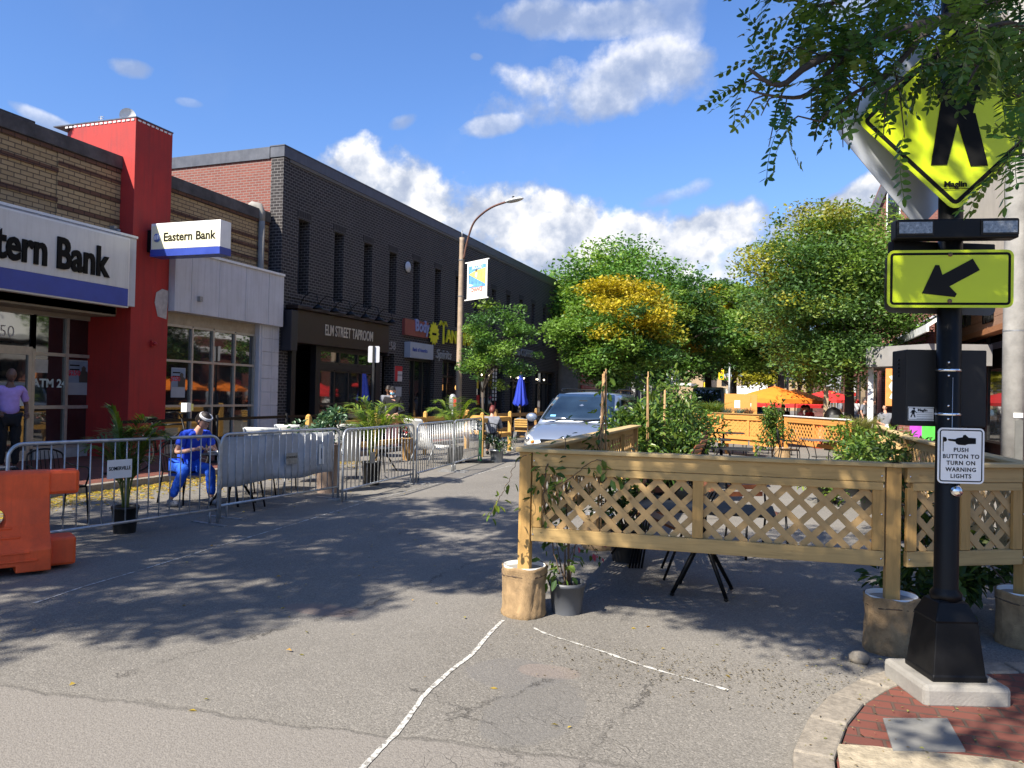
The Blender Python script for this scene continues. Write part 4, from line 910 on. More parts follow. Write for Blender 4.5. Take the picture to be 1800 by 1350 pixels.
def limbs(mb, base, h, spread, rng, r0=.14, n=6, fork=.32, lean=(0, 0), targets=None):
    top = Vector((lean[0], lean[1], h*fork))
    mb.tube([Vector(base), Vector(base)+top*.5+Vector((.03, .02, 0)), Vector(base)+top], [r0*1.25, r0*.95, r0*.85], 9)
    b0 = Vector(base)+top
    ends = []
    for i in range(n):
        if targets is not None: e = Vector(targets[i % len(targets)])
        else:
            an = 2*PI*(i+rng.random()*.6)/n; e = b0+Vector((math.cos(an)*spread*.7, math.sin(an)*spread*.7, h*(.3+.4*rng.random())))
        m1 = b0.lerp(e, .4)+Vector((0, 0, (e-b0).length*.12)); 
        mb.tube([b0-Vector((0, 0, .1)), m1, e], [r0*.6, r0*.35, r0*.1], 6); ends.append((b0, m1, e))
        for q in range(3):
            t = .35+.2*q; p = m1.lerp(e, t); an = rng.random()*6.28; L_ = (e-b0).length*.3
            mb.tube([p, p+Vector((math.cos(an)*L_*.5, math.sin(an)*L_*.5, L_*.25)), p+Vector((math.cos(an)*L_, math.sin(an)*L_, L_*.3))], [r0*.22, r0*.12, r0*.04], 5)
    return ends
GREENS = np.array([(0.10, 0.205, 0.035), (0.08, 0.17, 0.035), (0.145, 0.25, 0.04), (0.052, 0.125, 0.032), (0.18, 0.27, 0.045)])
YEL = np.array([(0.46, 0.33, 0.015), (0.52, 0.38, 0.02), (0.34, 0.30, 0.02)])
def street_tree(label, base, ell, n, size, seed, clumps=34, yellow=0.0, ytop=0.0, r0=.14, group=None, crange=(.22, .42), fork=None, pal=None, stretch=None, kind='street_tree', leafm=None, ybox=None, ymix=.8):
    """base: trunk foot; ell: crown centre + radii (world)"""
    rng = np.random.default_rng(seed)
    t = thing(kind, label, 'tree', base, 0, group)
    c = np.array(ell[:3])-np.array(base); R3 = np.array(ell[3:6])
    cs, rs, cols = [], [], []
    while len(cs) < clumps:
        d = rng.normal(size=3); d /= np.linalg.norm(d); rr = rng.random()**.42
        if d[2] < -.85 and rng.random() < .5: continue
        out = rng.random() < .16; p = c+d*R3*(rr*.93 if not out else 1.04)
        rad = (crange[0]+(crange[1]-crange[0])*rng.random())*min(R3)*(.55 if out else 1)
        cs.append(p); rs.append(rad*(1.0+.7*rng.random()))
        col = (pal if pal is not None else GREENS)[rng.integers(5)]
        rel = (p[2]-c[2])/R3[2]
        if ybox:
            lat = np.dot(p[:2]-c[:2], [math.cos(CYAW), math.sin(CYAW)])/R3[0]; near = np.dot(p[:2]-c[:2], [-math.sin(CYAW), math.cos(CYAW)])/R3[1]
            if ((lat-.15)/.62)**2+((rel-.48)/.46)**2 < .95+.35*rng.random() and near < .6 and rng.random() < .93: col = YEL[rng.integers(3)]*.85+col*.15
        if rng.random() < yellow + (ytop if rel > .2 else 0): col = YEL[rng.integers(3)]*ymix+col*(1-ymix)
        cols.append(col)
    v, f, cc, _ = leaf_cloud(cs, rs, n, size, rng, cols)
    mb = MB(); hh = c[2]+R3[2]*.4
    idx = rng.choice(len(cs), 7, replace=False)
    limbs(mb, (0, 0, 0), hh, min(R3[:2]), rng, r0, 7, fork=(fork or max(.2, (c[2]-R3[2]*.75)/hh)), targets=[cs[i] for i in idx])
    mb.build('trunk', MT['tree_bark'], t)
    np_mesh('crown', v, f, leafm or MT['leaf'], t, cc)
    return t
def crown_at(px0, px1, py0, py1, dist, dy=None):
    a = D(px0, (py0+py1)/2, dist); b = D(px1, (py0+py1)/2, dist); t = D((px0+px1)/2, py0, dist); bo = D((px0+px1)/2, py1, dist)
    c = (a+b)/2; w = (b-a).length/2; h = (t.z-bo.z)/2
    return (c.x, c.y, (t.z+bo.z)/2, w, dy or w, h)
def tb(px, dist, z=.1):
    p = D(px, 690, dist); return (p.x, p.y, z)
GR = 'street trees along the road'
street_tree('slender young street tree with airy green crown beside the lamppost', tb(848, 25.5), crown_at(806, 944, 526, 690, 25.5, 1.2), 11000, .10, 11, 44, .03, r0=.045, crange=(.22, .4), fork=.45)
street_tree('pale green tall tree behind the yellowing one at the left side', tb(1075, 47), crown_at(962, 1218, 432, 650, 47), 42000, .25, 12, 110, .03, r0=.22, crange=(.28, .45), group=GR, pal=GREENS*1.15)
street_tree('tree turning golden yellow above the silver minivan', tb(1058, 35), crown_at(978, 1182, 484, 680, 35, 2.6), 50000, .17, 13, 104, .02, ybox=(-.45, .85, .05, .98), r0=.17, group=GR)
street_tree('dark green tree between the golden one and the grey delivery van', tb(1163, 41), crown_at(1100, 1268, 490, 672, 41), 32000, .21, 14, 64, .02, ytop=.08, r0=.19, group=GR, pal=GREENS*.85)
street_tree('forked dark tree above the grey delivery van', tb(1244, 50), crown_at(1186, 1335, 500, 676, 50), 26000, .23, 15, 56, .03, ytop=.08, r0=.24, group=GR, pal=GREENS*.9)
street_tree('mid street tree with a few yellow sprays over the white box truck', tb(1290, 60), crown_at(1248, 1396, 505, 680, 60), 22000, .28, 16, 54, .12, r0=.22, group=GR, pal=GREENS*.8)
street_tree('tree behind the left shoulder of the big right hand tree', tb(1372, 44), crown_at(1252, 1400, 484, 660, 44), 19000, .21, 17, 38, .04, r0=.2, group=GR)
street_tree('big locust tree with olive and yellow crown at the right of the street', tb(1492, 27), crown_at(1318, 1622, 360, 690, 27, 3.0), 80000, .14, 18, 150, .04, ytop=.2, ymix=.4, r0=.17, group=GR, pal=GREENS*np.array([1.15, 1.0, 1.1]))
street_tree('green tree in the middle distance behind the big right hand locust', tb(1422, 46), crown_at(1290, 1470, 440, 670, 46), 28000, .22, 19, 44, .06, r0=.2, group=GR, pal=GREENS*.95)
street_tree('low bright green tree over the orange umbrellas', tb(1405, 70), crown_at(1342, 1470, 590, 690, 70), 5500, .3, 20, 28, .1, r0=.2, group=GR, pal=GREENS*1.3)
street_tree('distant green tree closing the end of the street', tb(1312, 85), crown_at(1270, 1345, 590, 680, 85), 4500, .35, 21, 22, .04, r0=.22, group=GR, pal=GREENS*1.2)
street_tree('low tree in front of the far houses left of the box truck', tb(1285, 90), crown_at(1178, 1312, 600, 690, 90), 7000, .36, 23, 26, .05, r0=.2, group=GR, pal=GREENS*.8)
street_tree('shaded tree behind the right hand porch', tb(1560, 52), crown_at(1452, 1600, 520, 690, 52), 7000, .25, 22, 32, .08, r0=.22, group=GR, pal=GREENS*.9)

# ---- near locust: compound leaves on drooping twigs, drawn large in the frame
def compound_leaf(rng, L=.20, pairs=8, ll=.034):
    """returns verts, 4-corner faces of one pinnate leaf along +x drooping"""
    v, f = [], []
    def leaflet(p, dr, l, w):
        dr = dr/np.linalg.norm(dr); side = np.cross(dr, [0, 0, 1.0]); side /= max(1e-6, np.linalg.norm(side)); side = side+np.array([0, 0, rng.normal()*.35]); side /= np.linalg.norm(side)
        o = len(v)
        a, b_, c_, d_ = p, p+dr*l*.35+side*w, p+dr*l*.75+side*w*.75, p+dr*l
        e_, g_ = p+dr*l*.75-side*w*.75, p+dr*l*.35-side*w
        v.extend([a, b_, c_, d_, e_, g_]); f.append((o, o+1, o+2, o+3)); f.append((o, o+3, o+4, o+5))
    pts = []
    for i in range(pairs+1):
        t = i/pairs; pts.append(np.array([L*t, 0, -L*.35*t*t]))
    for i in range(1, pairs+1):
        for s in (1, -1):
            dr = np.array([.35, s*1.0, -.25+rng.normal()*.12]); leaflet(pts[i], dr, ll*(.8+.4*rng.random()), ll*.24)
    leaflet(pts[-1], np.array([1.0, 0, -.5]), ll, ll*.24)
    o = len(v)
    for i in range(pairs):
        a, b_ = pts[i], pts[i+1]; o = len(v); w = .0014
        v.extend([a+[0, w, 0], a-[0, w, 0], b_-[0, w, 0], b_+[0, w, 0]]); f.append((o, o+1, o+2, o+3))
    return np.array(v), np.array(f)
def place_leaves(points, dirs, rng, L=.2, pairs=8, ll=.034, cols=None, nvar=6):
    var = [compound_leaf(rng, L*(.8+.4*rng.random()), pairs+rng.integers(-1, 2), ll) for _ in range(nvar)]
    V, F, C = [], [], []; off = 0
    for p, d in zip(points, dirs):
        lv, lf = var[rng.integers(nvar)]
        d = np.array(d, float); d /= np.linalg.norm(d); up = np.array([rng.normal()*.35, rng.normal()*.35, 1.0])
        y = np.cross(up, d); y /= np.linalg.norm(y); z = np.cross(d, y)
        M_ = np.stack([d, y, z], axis=1); s = .75+.5*rng.random()
        V.append((lv*s)@M_.T+np.array(p)); F.append(lf+off); off += len(lv)
        c = (cols if cols is not None else GREENS*.8)[rng.integers(5)]*(.8+.4*rng.random()); C.append(np.repeat(c[None], len(lf), 0))
    return np.concatenate(V), np.concatenate(F), np.concatenate(C)
rng = np.random.default_rng(77)
lt = thing('locust_tree', 'near locust tree whose dark feathery branches hang over the crossing sign', 'tree', (3.3, 3.4, .08))
tl = Vector((3.3, 3.4, .08))
mb = MB(); mb.tube([(0, 0, 0), (-.05, .05, 1.4), (-.1, .0, 2.6), (-.3, -.2, 3.6)], [.16, .13, .115, .10], 12)
tips, tdirs = [], []
def branch(pts, r, leafy_from=.25, twigs=14, tl_=.55, dens=9, side=None):
    """pts are world points"""
    P_ = smooth_pts(pts, 4); mb.tube([p-tl for p in P_], [r*(1-.8*i/(len(P_)-1)) for i in range(len(P_))], 6)
    tot = sum((b-a).length for a, b in zip(P_[:-1], P_[1:]))
    def at(t):
        s = t*tot
        for a, b in zip(P_[:-1], P_[1:]):
            l = (b-a).length
            if s <= l: return a.lerp(b, s/l), (b-a).normalized()
            s -= l
        return P_[-1], (P_[-1]-P_[-2]).normalized()
    for i in range(twigs):
        t = leafy_from+(1-leafy_from)*(i+rng.random())/twigs; p, d = at(min(t, 1))
        an = rng.random()*2*PI; o = d.orthogonal().normalized(); o.rotate(Matrix.Rotation(an, 3, d))
        e = (d*.7+o*.7+Vector((0, 0, -.15))).normalized()*tl_*(.5+.7*rng.random())*(1.2-.6*t)
        q = [p, p+e*.5+Vector((0, 0, .02)), p+e+Vector((0, 0, -e.length*.2))]
        mb.tube([x-tl for x in q], [.004, .003, .0015], 4)
        for k in range(dens):
            u = (k+.6)/dens; pp = q[0].lerp(q[1], u*2) if u < .5 else q[1].lerp(q[2], u*2-1)
            dd = (e.normalized()+Vector(rng.normal(size=3))*.7+Vector((0, 0, -.25)))
            tips.append(tuple(pp-tl)); tdirs.append(tuple(dd))
# the visible sprays: measured directions, 2.4 to 3.2 m off
S = lambda x, y, d: D(x, y, d)
root = Vector((3.3, 3.4, .08))+Vector((-.3, -.2, 3.6))
branch([root, S(1900, -60, 3.4), S(1700, 20, 3.1), S(1560, 60, 2.95), S(1430, 110, 2.85), S(1370, 150, 2.8), S(1315, 120, 2.8)], .030, .42, 16, .3, 8)
branch([S(1560, 60, 2.95), S(1480, 105, 2.9), S(1420, 165, 2.85), S(1370, 170, 2.8), S(1320, 160, 2.8)], .014, .1, 9, .2, 8)
branch([S(1640, 40, 3.0), S(1560, 130, 2.9), S(1490, 170, 2.85), S(1440, 215, 2.8)], .014, .1, 10, .26, 8)
branch([S(1750, -10, 3.1), S(1560, -20, 3.0), S(1440, 10, 3.0), S(1375, -12, 3.0)], .016, .25, 9, .24, 7)
branch([S(1850, 60, 3.3), S(1720, 90, 3.0), S(1620, 120, 2.9), S(1550, 165, 2.8)], .018, .2, 10, .22, 7)
branch([S(1900, 20, 3.2), S(1790, 50, 2.9), S(1730, 100, 2.7), S(1700, 150, 2.6)], .014, .2, 6, .16, 6)
branch([S(1900, 60, 3.0), S(1830, 110, 2.8), S(1790, 170, 2.7)], .014, .2, 6, .18, 6)
branch([S(1950, 60, 2.8), S(1830, 60, 2.6), S(1770, 40, 2.5), S(1700, 60, 2.4)], .016, .2, 11, .24, 8)
branch([S(1860, 240, 2.4), S(1810, 265, 2.3), S(1785, 285, 2.3)], .008, .1, 5, .12, 6)
branch([S(1900, -80, 3.6), S(1740, -30, 3.5), S(1600, -10, 3.4), S(1500, 20, 3.4)], .018, .2, 11, .3, 8)
mb.tube([Vector((-.3, -.2, 3.6)), Vector((-1.6, -.6, 4.6)), Vector((-3.2, -.4, 5.6)), Vector((-4.6, .1, 6.1))], [.10, .075, .05, .02], 8)
mb.tube([Vector((-.3, -.2, 3.6)), Vector((-.9, -1.6, 4.8)), Vector((-1.8, -2.6, 5.6))], [.08, .05, .02], 8)
mb.tube([Vector((-1.6, -.6, 4.6)), Vector((-2.8, .8, 5.4)), Vector((-4.2, 1.6, 5.8))], [.05, .03, .015], 7)
mb.build('trunk', MT['tree_bark'], lt)
kept = []
for i, p in enumerate(tips):
    v_ = CR.transposed() @ (Vector(p)+tl-Vector((0, 0, CAM_H))); px_, py_ = 900-FPX*v_.x/v_.z, 675+FPX*v_.y/v_.z
    pr = 1.0
    if px_ <= 1500 and py_ > 150: pr = .05
    elif px_ > 1500 and py_ > 130: pr = .3
    elif px_ > 1500 and py_ > 70: pr = .55
    elif px_ > 1600: pr = .62
    elif px_ > 1400: pr = .85
    if rng.random() < pr: kept.append(i)
tips = [tips[i] for i in kept]; tdirs = [tdirs[i] for i in kept]
v, f, c = place_leaves(tips, tdirs, rng, .17, 8, .034, GREENS*np.array([.58,.66,.65]))  # leaf greens scaled down: shade from the crown above put into their colour
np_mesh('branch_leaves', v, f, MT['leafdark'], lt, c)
# rest of its crown, overhead and out of the frame: casts the dapple on the patio and the kerb
def canopy(cx, cy, cz, rx, ry, rz, n, clumps, size, seed, base, keep=None):
    rg = np.random.default_rng(seed); cs, rs, cols = [], [], []
    while len(cs) < clumps:
        d = rg.normal(size=3); d /= np.linalg.norm(d); p = np.array([cx, cy, cz])+d*np.array([rx, ry, rz])*rg.random()**.5
        if keep and not keep(p): continue
        cs.append(p-np.array(base)); rs.append(.28+.42*rg.random()); cols.append(GREENS[rg.integers(5)]*.5)
    return leaf_cloud(cs, rs, n, size, rg, cols, flat=.4, aspect=.45)[:3]
def out_of_view(p, m=0.5):
    v_ = CR.transposed() @ (Vector(p)-Vector((0, 0, CAM_H))); d = -v_.z
    if d < .2: return True
    x, y = v_.x/d, v_.y/d
    return abs(x) > .667+m/d or y > .5+m/d
v, f, c = canopy(-1.1, 2.6, 6.0, 2.9, 2.9, .8, 23000, 84, .10, 5, tl, lambda p: out_of_view(p, 1.0))
v3_, f3_, c3_ = canopy(-2.3, 1.1, 6.0, 1.7, 1.3, .6, 6500, 30, .10, 7, tl, lambda p: out_of_view(p, .8))
v = np.concatenate([v, v3_]); f = np.concatenate([f, f3_+len(v)-len(v3_)]); c = np.concatenate([c, c3_])
v2, f2, c2 = canopy(.35, .6, 5.2, 2.3, 2.1, .8, 13000, 46, .10, 6, tl, lambda p: out_of_view(p, 1.0))
np_mesh('crown', np.concatenate([v, v2]), np.concatenate([f, f2+len(v)]), MT['leaf'], lt, np.concatenate([c, c2]))
# tree left of the camera: its shade lies across the carriageway
bt = (-10.6, -1.0, .12)
st = thing('shade_tree', 'street tree left of the view that throws the large dappled shadow on the road', 'tree', bt)
v, f, c = canopy(-8.3, .5, 7.0, 4.9, 4.3, 1.0, 56000, 190, .12, 9, bt, lambda p: out_of_view(p, .7) and p[1] > (-2.9+(p[0]+7.6)*1.1 if p[0] > -7.6 else -3.2))
mb = MB(); mb.tube([(0, 0, 0), (.1, .1, 2.0), (.3, .2, 3.6)], [.2, .16, .14], 10)
for e in ((2.2, 1.4, 6.2), (3.9, 2.6, 6.8), (1.6, 3.2, 6.6), (5.0, 1.2, 7.0), (2.6, -.6, 6.9), (.3, .8, 7.0)):
    mb.tube([(.3, .2, 3.5), (.3+(e[0]-.3)*.4, .2+(e[1]-.2)*.4, 5.2), e], [.1, .07, .02], 7)
mb.build('trunk', MT['tree_bark'], st); np_mesh('crown', v, f, MT['leaf'], st, c)
# ================================================================ crossing sign on its black pole
vdir = ray(1670, 700); vdir.z = 0; vdir.normalize()
pc = D(1663, 1000, 4.12); PCX, PCY = pc.x, pc.y
fw_ang = math.atan2(-math.cos(CYAW), math.sin(CYAW))         # heading from the sign back along the view axis
SY = CYAW                                                    # a thing turned by SY faces the camera plane with its -Y side
SG = thing('crossing_signal', 'black crossing pole with lime diamond, arrow plate, flasher bar and push button notice', 'traffic sign', (PCX, PCY, .11), SY)
g = MB(); g.box(-.215, .235, -.2, .24, -.02, .10); pad = g.build('concrete_pad', MT['concrete'], SG, bevel=.025)
def frus(mb, lv):
    v = []
    for (w, z) in lv:
        for a, b2 in ((-1, -1), (1, -1), (1, 1), (-1, 1)): v.append((a*w/2, b2*w/2, z))
    f = [(0, 3, 2, 1)]
    for i in range(len(lv)-1):
        for k in range(4): f.append((i*4+k, i*4+(k+1) % 4, i*4+4+(k+1) % 4, i*4+4+k))
    f.append(tuple(range(len(v)-4, len(v)))); mb.addf(v, f)
g = MB(); frus(g, [(.285, .10), (.285, .13), (.275, .135), (.222, .395), (.226, .405), (.155, .49), (.13, .50)]); 
ped = g.build('pedestal', MT['black'], SG, bevel=.006)
g = MB(); g.lathe([(.075, .49), (.078, .53), (.062, .55), (.060, .56), (.060, 4.6)], 24, smooth=True); pole = g.build('pole', MT['black'], SG)
for z in (1.72, 1.485):
    g = MB(); g.lathe([(.063, z-.006), (.066, z), (.063, z+.006)], 24, cap=False); g.build('strap', MT['chrome'], SG)
def rrect(w, h, r, n=5, cx=0, cz=0):
    P = []
    for sx, sz, a0 in ((1, 1, 0), (-1, 1, 90), (-1, -1, 180), (1, -1, 270)):
        for i in range(n+1):
            a = R_(a0+90*i/n); P.append((cx+sx*(w/2-r)+r*math.cos(a), cz+sz*(h/2-r)+r*math.sin(a)))
    return P
def ring(mb, outer, inner, o, ux, uz, th):
    o = Vector(o); ux = Vector(ux); uz = Vector(uz); nn = ux.cross(uz).normalized(); n = len(outer)
    v = [o+ux*a+uz*b2 for a, b2 in outer]+[o+ux*a+uz*b2 for a, b2 in inner]
    v += [q+nn*th for q in v]
    f = []
    for i in range(n):
        j = (i+1) % n; f += [(i, j, n+j, n+i), (2*n+i, 3*n+i, 3*n+j, 2*n+j), (i, 2*n+i, 2*n+j, j), (n+i, n+j, 3*n+j, 3*n+i)]
    mb.addf(v, f)
def sub_empty(name, par, loc, rz=0, ry=0):
    e = bpy.data.objects.new(name, None); COL.objects.link(e); e.parent = par; e.location = loc; e.rotation_euler = (0, ry, rz)
    KIDS.setdefault(par.name, []).append(e); return e
def plate(name, par, w, h, r, loc, rz, face, rot45=False, back=None, border=.02, bw=.018, label=None):
    """sign plate: its own mesh; faces -Y before rz"""
    th = .004; a = R_(45) if rot45 else 0
    M_ = Matrix.Translation(loc) @ Matrix.Rotation(rz, 4, 'Z') @ Matrix.Rotation(a, 4, 'Y')
    g = MB(); g.prism(rrect(w, h, r), (0, 0, 0), (1, 0, 0), (0, 0, 1), th); p = g.build(name, [face], par)
    p.matrix_local = M_
    if border:
        g = MB(); ring(g, rrect(w-2*border, h-2*border, max(.004, r-border)), rrect(w-2*border-2*bw, h-2*border-2*bw, max(.003, r-border-bw)), (0, -.0041, 0), (1, 0, 0), (0, 0, 1), .0006); g.build('border', MT['letter'], p)
    return p
TW = R_(-9)   # the plates are turned a little on the pole
DZ = 3.165-.11
dia = plate('diamond_plate', SG, .71, .71, .055, (-.025, -.085, DZ), TW, MT['lime'], True, border=.022, bw=.022)
if label_ := None: pass
def on45(pts): # upright coordinates -> plate coordinates turned by 45 about Y
    c, s = math.cos(R_(45)), math.sin(R_(45)); return [(x*c - z*s, x*s + z*c) for x, z in pts]
g = MB()
fig = [[(-.03, -.02), (.07, -.02), (.10, .12), (.02, .16), (-.09, .10)], # hips
       [(-.10, .10), (.03, .16), (.11, .10), (.13, .32), (.05, .37), (-.07, .33)],
       [(-.08, .08), (.01, .0), (-.045, -.25), (-.125, -.25)], [(-.01, .02), (.09, .02), (.155, -.26), (.07, -.26)],
       [(-.08, .31), (-.16, .16), (-.20, .17), (-.10, .36)], [(.10, .30), (.20, .17), (.235, .20), (.13, .36)]]
for pl in fig: g.prism([(x, z) for x, z in on45(pl)], (0, -.0045-.0004*fig.index(pl), 0), (1, 0, 0), (0, 0, 1), .003)
g.prism(on45([(.035+.055*math.cos(R_(a)), .43+.055*math.sin(R_(a))) for a in range(0, 360, 24)]), (0, -.0045, 0), (1, 0, 0), (0, 0, 1), .003)
g.build('walking_figure', MT['letter'], dia)
tm = text_mesh('maker_mark', 'Maglin', .042, MT['letter'], SG, (-.03, -.094, DZ-.355), (PI/2, 0, TW), .001, .0015, 1.05)
g = MB(); g.box(-.08, .09, -.001, .001, -.003, .0); q = g.build('mark_line', MT['letter'], SG); q.location = (-.03, -.094, DZ-.377); q.rotation_euler = (0, 0, TW)
plate('rear_diamond_plate', SG, .74, .74, .06, (-.12, .105, DZ-.03), R_(10), mat('bare_aluminium', (.52, .55, .60), .38, .35, 3, .06), True, border=0)
# flasher bars
g = MB(); g.box(-.30, .30, -.04, .05, -.052, .052); fb = g.build('flasher_bar', MT['black'], SG, bevel=.008); fb.location = (-.03, -.085, 2.57-.11); fb.rotation_euler = (0, 0, TW)
for s in (-1, 1):
    g = MB(); g.box(-.092, .092, -.046, -.04, -.04, .04); l1 = g.build('lamp_frame', MT['blackmat'], fb, bevel=.003); l1.location = (s*.205, 0, .004)
    g = MB(); g.box(-.082, .082, -.05, -.046, -.03, .03); g.build('lens', MT['lamp'], l1)
g = MB(); g.box(-.31, .27, -.03, .03, -.04, .03); fb2 = g.build('rear_flasher_bar', MT['black'], SG, bevel=.006); fb2.location = (.01, .07, 2.50-.11); fb2.rotation_euler = (0, 0, R_(4))
# arrow plate
AZ = 2.31-.11
ap = plate('arrow_plate', SG, .62, .305, .035, (-.05, -.085, AZ), TW, MT['lime'], border=.014, bw=.013)
g = MB(); c0, s0 = math.cos(R_(30)), math.sin(R_(30))
arr = [(-.135, 0), (-.005, .098), (.012, .088), (.0, .035), (.17, .035), (.17, -.035), (.0, -.035), (.012, -.088), (-.005, -.098)]
arr = [(x*c0-z*s0*-1*-1, x*s0+z*c0) for x, z in arr]
g.prism([(x-.02, z-.01) for x, z in arr], (0, -.0045, 0), (1, 0, 0), (0, 0, 1), .003); g.build('arrow', mat('arrow_black', (.01, .01, .01), .6, spec=.15), ap)
for z in (-.118, .128):
    g = MB(); g.lathe([(.0001, 0), (.011, 0), (.011, .006), (.0001, .008)], 12, cap=False); g.v = [(x+.0, -.004-z_, y_+z) for x, y_, z_ in g.v]; g.build('bolt', mat('bolt_rust', (.2, .13, .08), .6, .5), ap)
plate('rear_arrow_plate', SG, .64, .315, .04, (-.01, .075, AZ-.012), R_(5), mat('plate_back', (.075, .078, .08), .5, .3), border=0)
# control cabinets
g = MB(); g.box(-.185, .235, .0, .2, 1.525-.11, 1.945-.11); cb = g.build('control_cabinet', MT['blackmat'], SG, bevel=.006); cb.location = (0, .07, 0); cb.rotation_euler = (0, 0, R_(-6))
for k in range(5):
    g = MB(); g.ball((-.187, .1, 1.89-.11-.022*k), .006, .014, .006, 8, 5); g.build('vent', MT['black'], cb)
g = MB(); g.box(-.172, -.037, -.004, 0, 1.555-.11, 1.63-.11); st_ = g.build('sticker', MT['white2'], cb)
g = MB(); ring(g, rrect(.135, .065, .003), rrect(.131, .061, .003), (-.1045, -.0045, 1.5925-.11), (1, 0, 0), (0, 0, 1), .0008); g.build('border', MT['letter'], st_)
g = MB()
for pl in ([(-.006, 0), (.008, 0), (.01, .022), (-.006, .02)], [(-.006, 0), (0, .002), (-.008, -.02), (-.014, -.019)], [(0, 0), (.007, 0), (.014, -.019), (.008, -.02)], [(.008, .018), (.02, .008), (.018, .004), (.006, .014)], [(-.005, .018), (-.014, .006), (-.011, .004), (-.002, .013)]):
    g.prism(pl, (-.147, -.005, 1.592-.11), (1, 0, 0), (0, 0, 1), .001)
g.ball((-.142, -.005, 1.621-.11), .006, .001, .006, 10, 6); g.build('walker_mark', MT['letter'], st_)
text_mesh('maker_mark', 'Maglin', .02, MT['letter'], st_, (-.097, -.0045, 1.612-.11), (PI/2, 0, 0), .0005, .0008)
for k in range(4):
    g = MB(); g.box(-.127, -.044, -.0050, -.0042, 1.598-.11-.011*k, 1.5995-.11-.011*k); g.build('text_line', MT['letter'], st_)
for z in (1.76, 1.69, 1.53, 1.46):
    g = MB(); g.ball((-.035, -.063, z), .0065, n=8, m=5); g.build('bolt', MT['chrome'], SG)
g = MB(); g.tube([(-.012, -.062, 1.68), (-.014, -.0625, 1.3), (-.01, -.063, 1.38)], .0018, 5); g.build('cable', MT['galv'], SG)
# push button notice
pn = plate('push_notice', SG, .238, .292, .024, (.022, -.082, 1.378-.11), R_(-3), MT['white2'], border=.009, bw=.006)
for i, tx in enumerate(('PUSH', 'BUTTON TO', 'TURN ON', 'WARNING', 'LIGHTS')):
    text_mesh('lettering', tx, .030, MT['letter'], pn, (0, -.0048, .030-.0345*i), (PI/2, 0, 0), .0006, .0007, .98, space=1.15)
g = MB()
hand = [(-.068, .083), (-.064, .078), (-.03, .074), (-.026, .064), (-.014, .058), (.02, .056), (.035, .062), (.075, .064), (.075, .094), (.038, .096), (.02, .112), (.010, .108), (.008, .098), (-.02, .093), (-.03, .087), (-.066, .088)]
g.prism(hand, (0, -.0042, 0), (1, 0, 0), (0, 0, 1), .0012); g.prism([(-.094, .022), (-.090, .022), (-.090, .098), (-.094, .098)], (0, -.0042, 0), (1, 0, 0), (0, 0, 1), .0012); g.prism([(-.089, .072), (-.078, .074), (-.072, .082), (-.078, .096), (-.089, .098)], (0, -.0042, 0), (1, 0, 0), (0, 0, 1), .0012)
g.build('pointing_hand', MT['letter'], pn)
g = MB(); g.lathe([(.03, 0), (.033, .012), (.026, .026), (.012, .032), (.0005, .033)], 20, cap=False); g.v = [(x+.012, -.058-z_, y_+1.19-.11) for x, y_, z_ in g.v]; g.build('push_button', MT['chrome'], SG)
# stone chips and grit by the kerb
rk = thing('loose_stone', 'pale broken stone lying against the kerb beside the burlap bucket', 'stone', G(1510, 1165, 0)); g = MB(); g.ball((0, 0, .03), .07, .05, .045, 7, 5); g.build('rock', MT['granite'], rk)

# ================================================================ lattice fences of the patio
def clip_line(x0, z0, dx, dz, w, h):
    t0, t1 = -1e9, 1e9
    for p, d, lo, hi in ((x0, dx, 0, w), (z0, dz, 0, h)):
        a, b2 = (lo-p)/d, (hi-p)/d
        if a > b2: a, b2 = b2, a
        t0 = max(t0, a); t1 = min(t1, b2)
    return (t0, t1) if t1-t0 > .03 else None
def lattice(par, x0, x1, z0, z1, y=0.0, m=None, pitch=.166, w=.044, solid=False):
    W, H = x1-x0, z1-z0; g = MB(); k = int((W+H)/pitch)+3
    for i in range(-k, k):
        for s in (1, -1):
            off = i*pitch*1.0
            c = clip_line(off, 0, 1, 1, W, H) if s == 1 else clip_line(off, H, 1, -1, W, H)
            if c is None: continue
            zz = 0 if s == 1 else H
            p = (x0+off+c[0], y+s*.0042, z0+zz+s*c[0]); q = (x0+off+c[1], y+s*.0042, z0+zz+s*c[1])
            g.bar(p, q, .008, w, (-s*1, 0, 1))
    return g.build('lattice', m or MT['fw_l'], par)
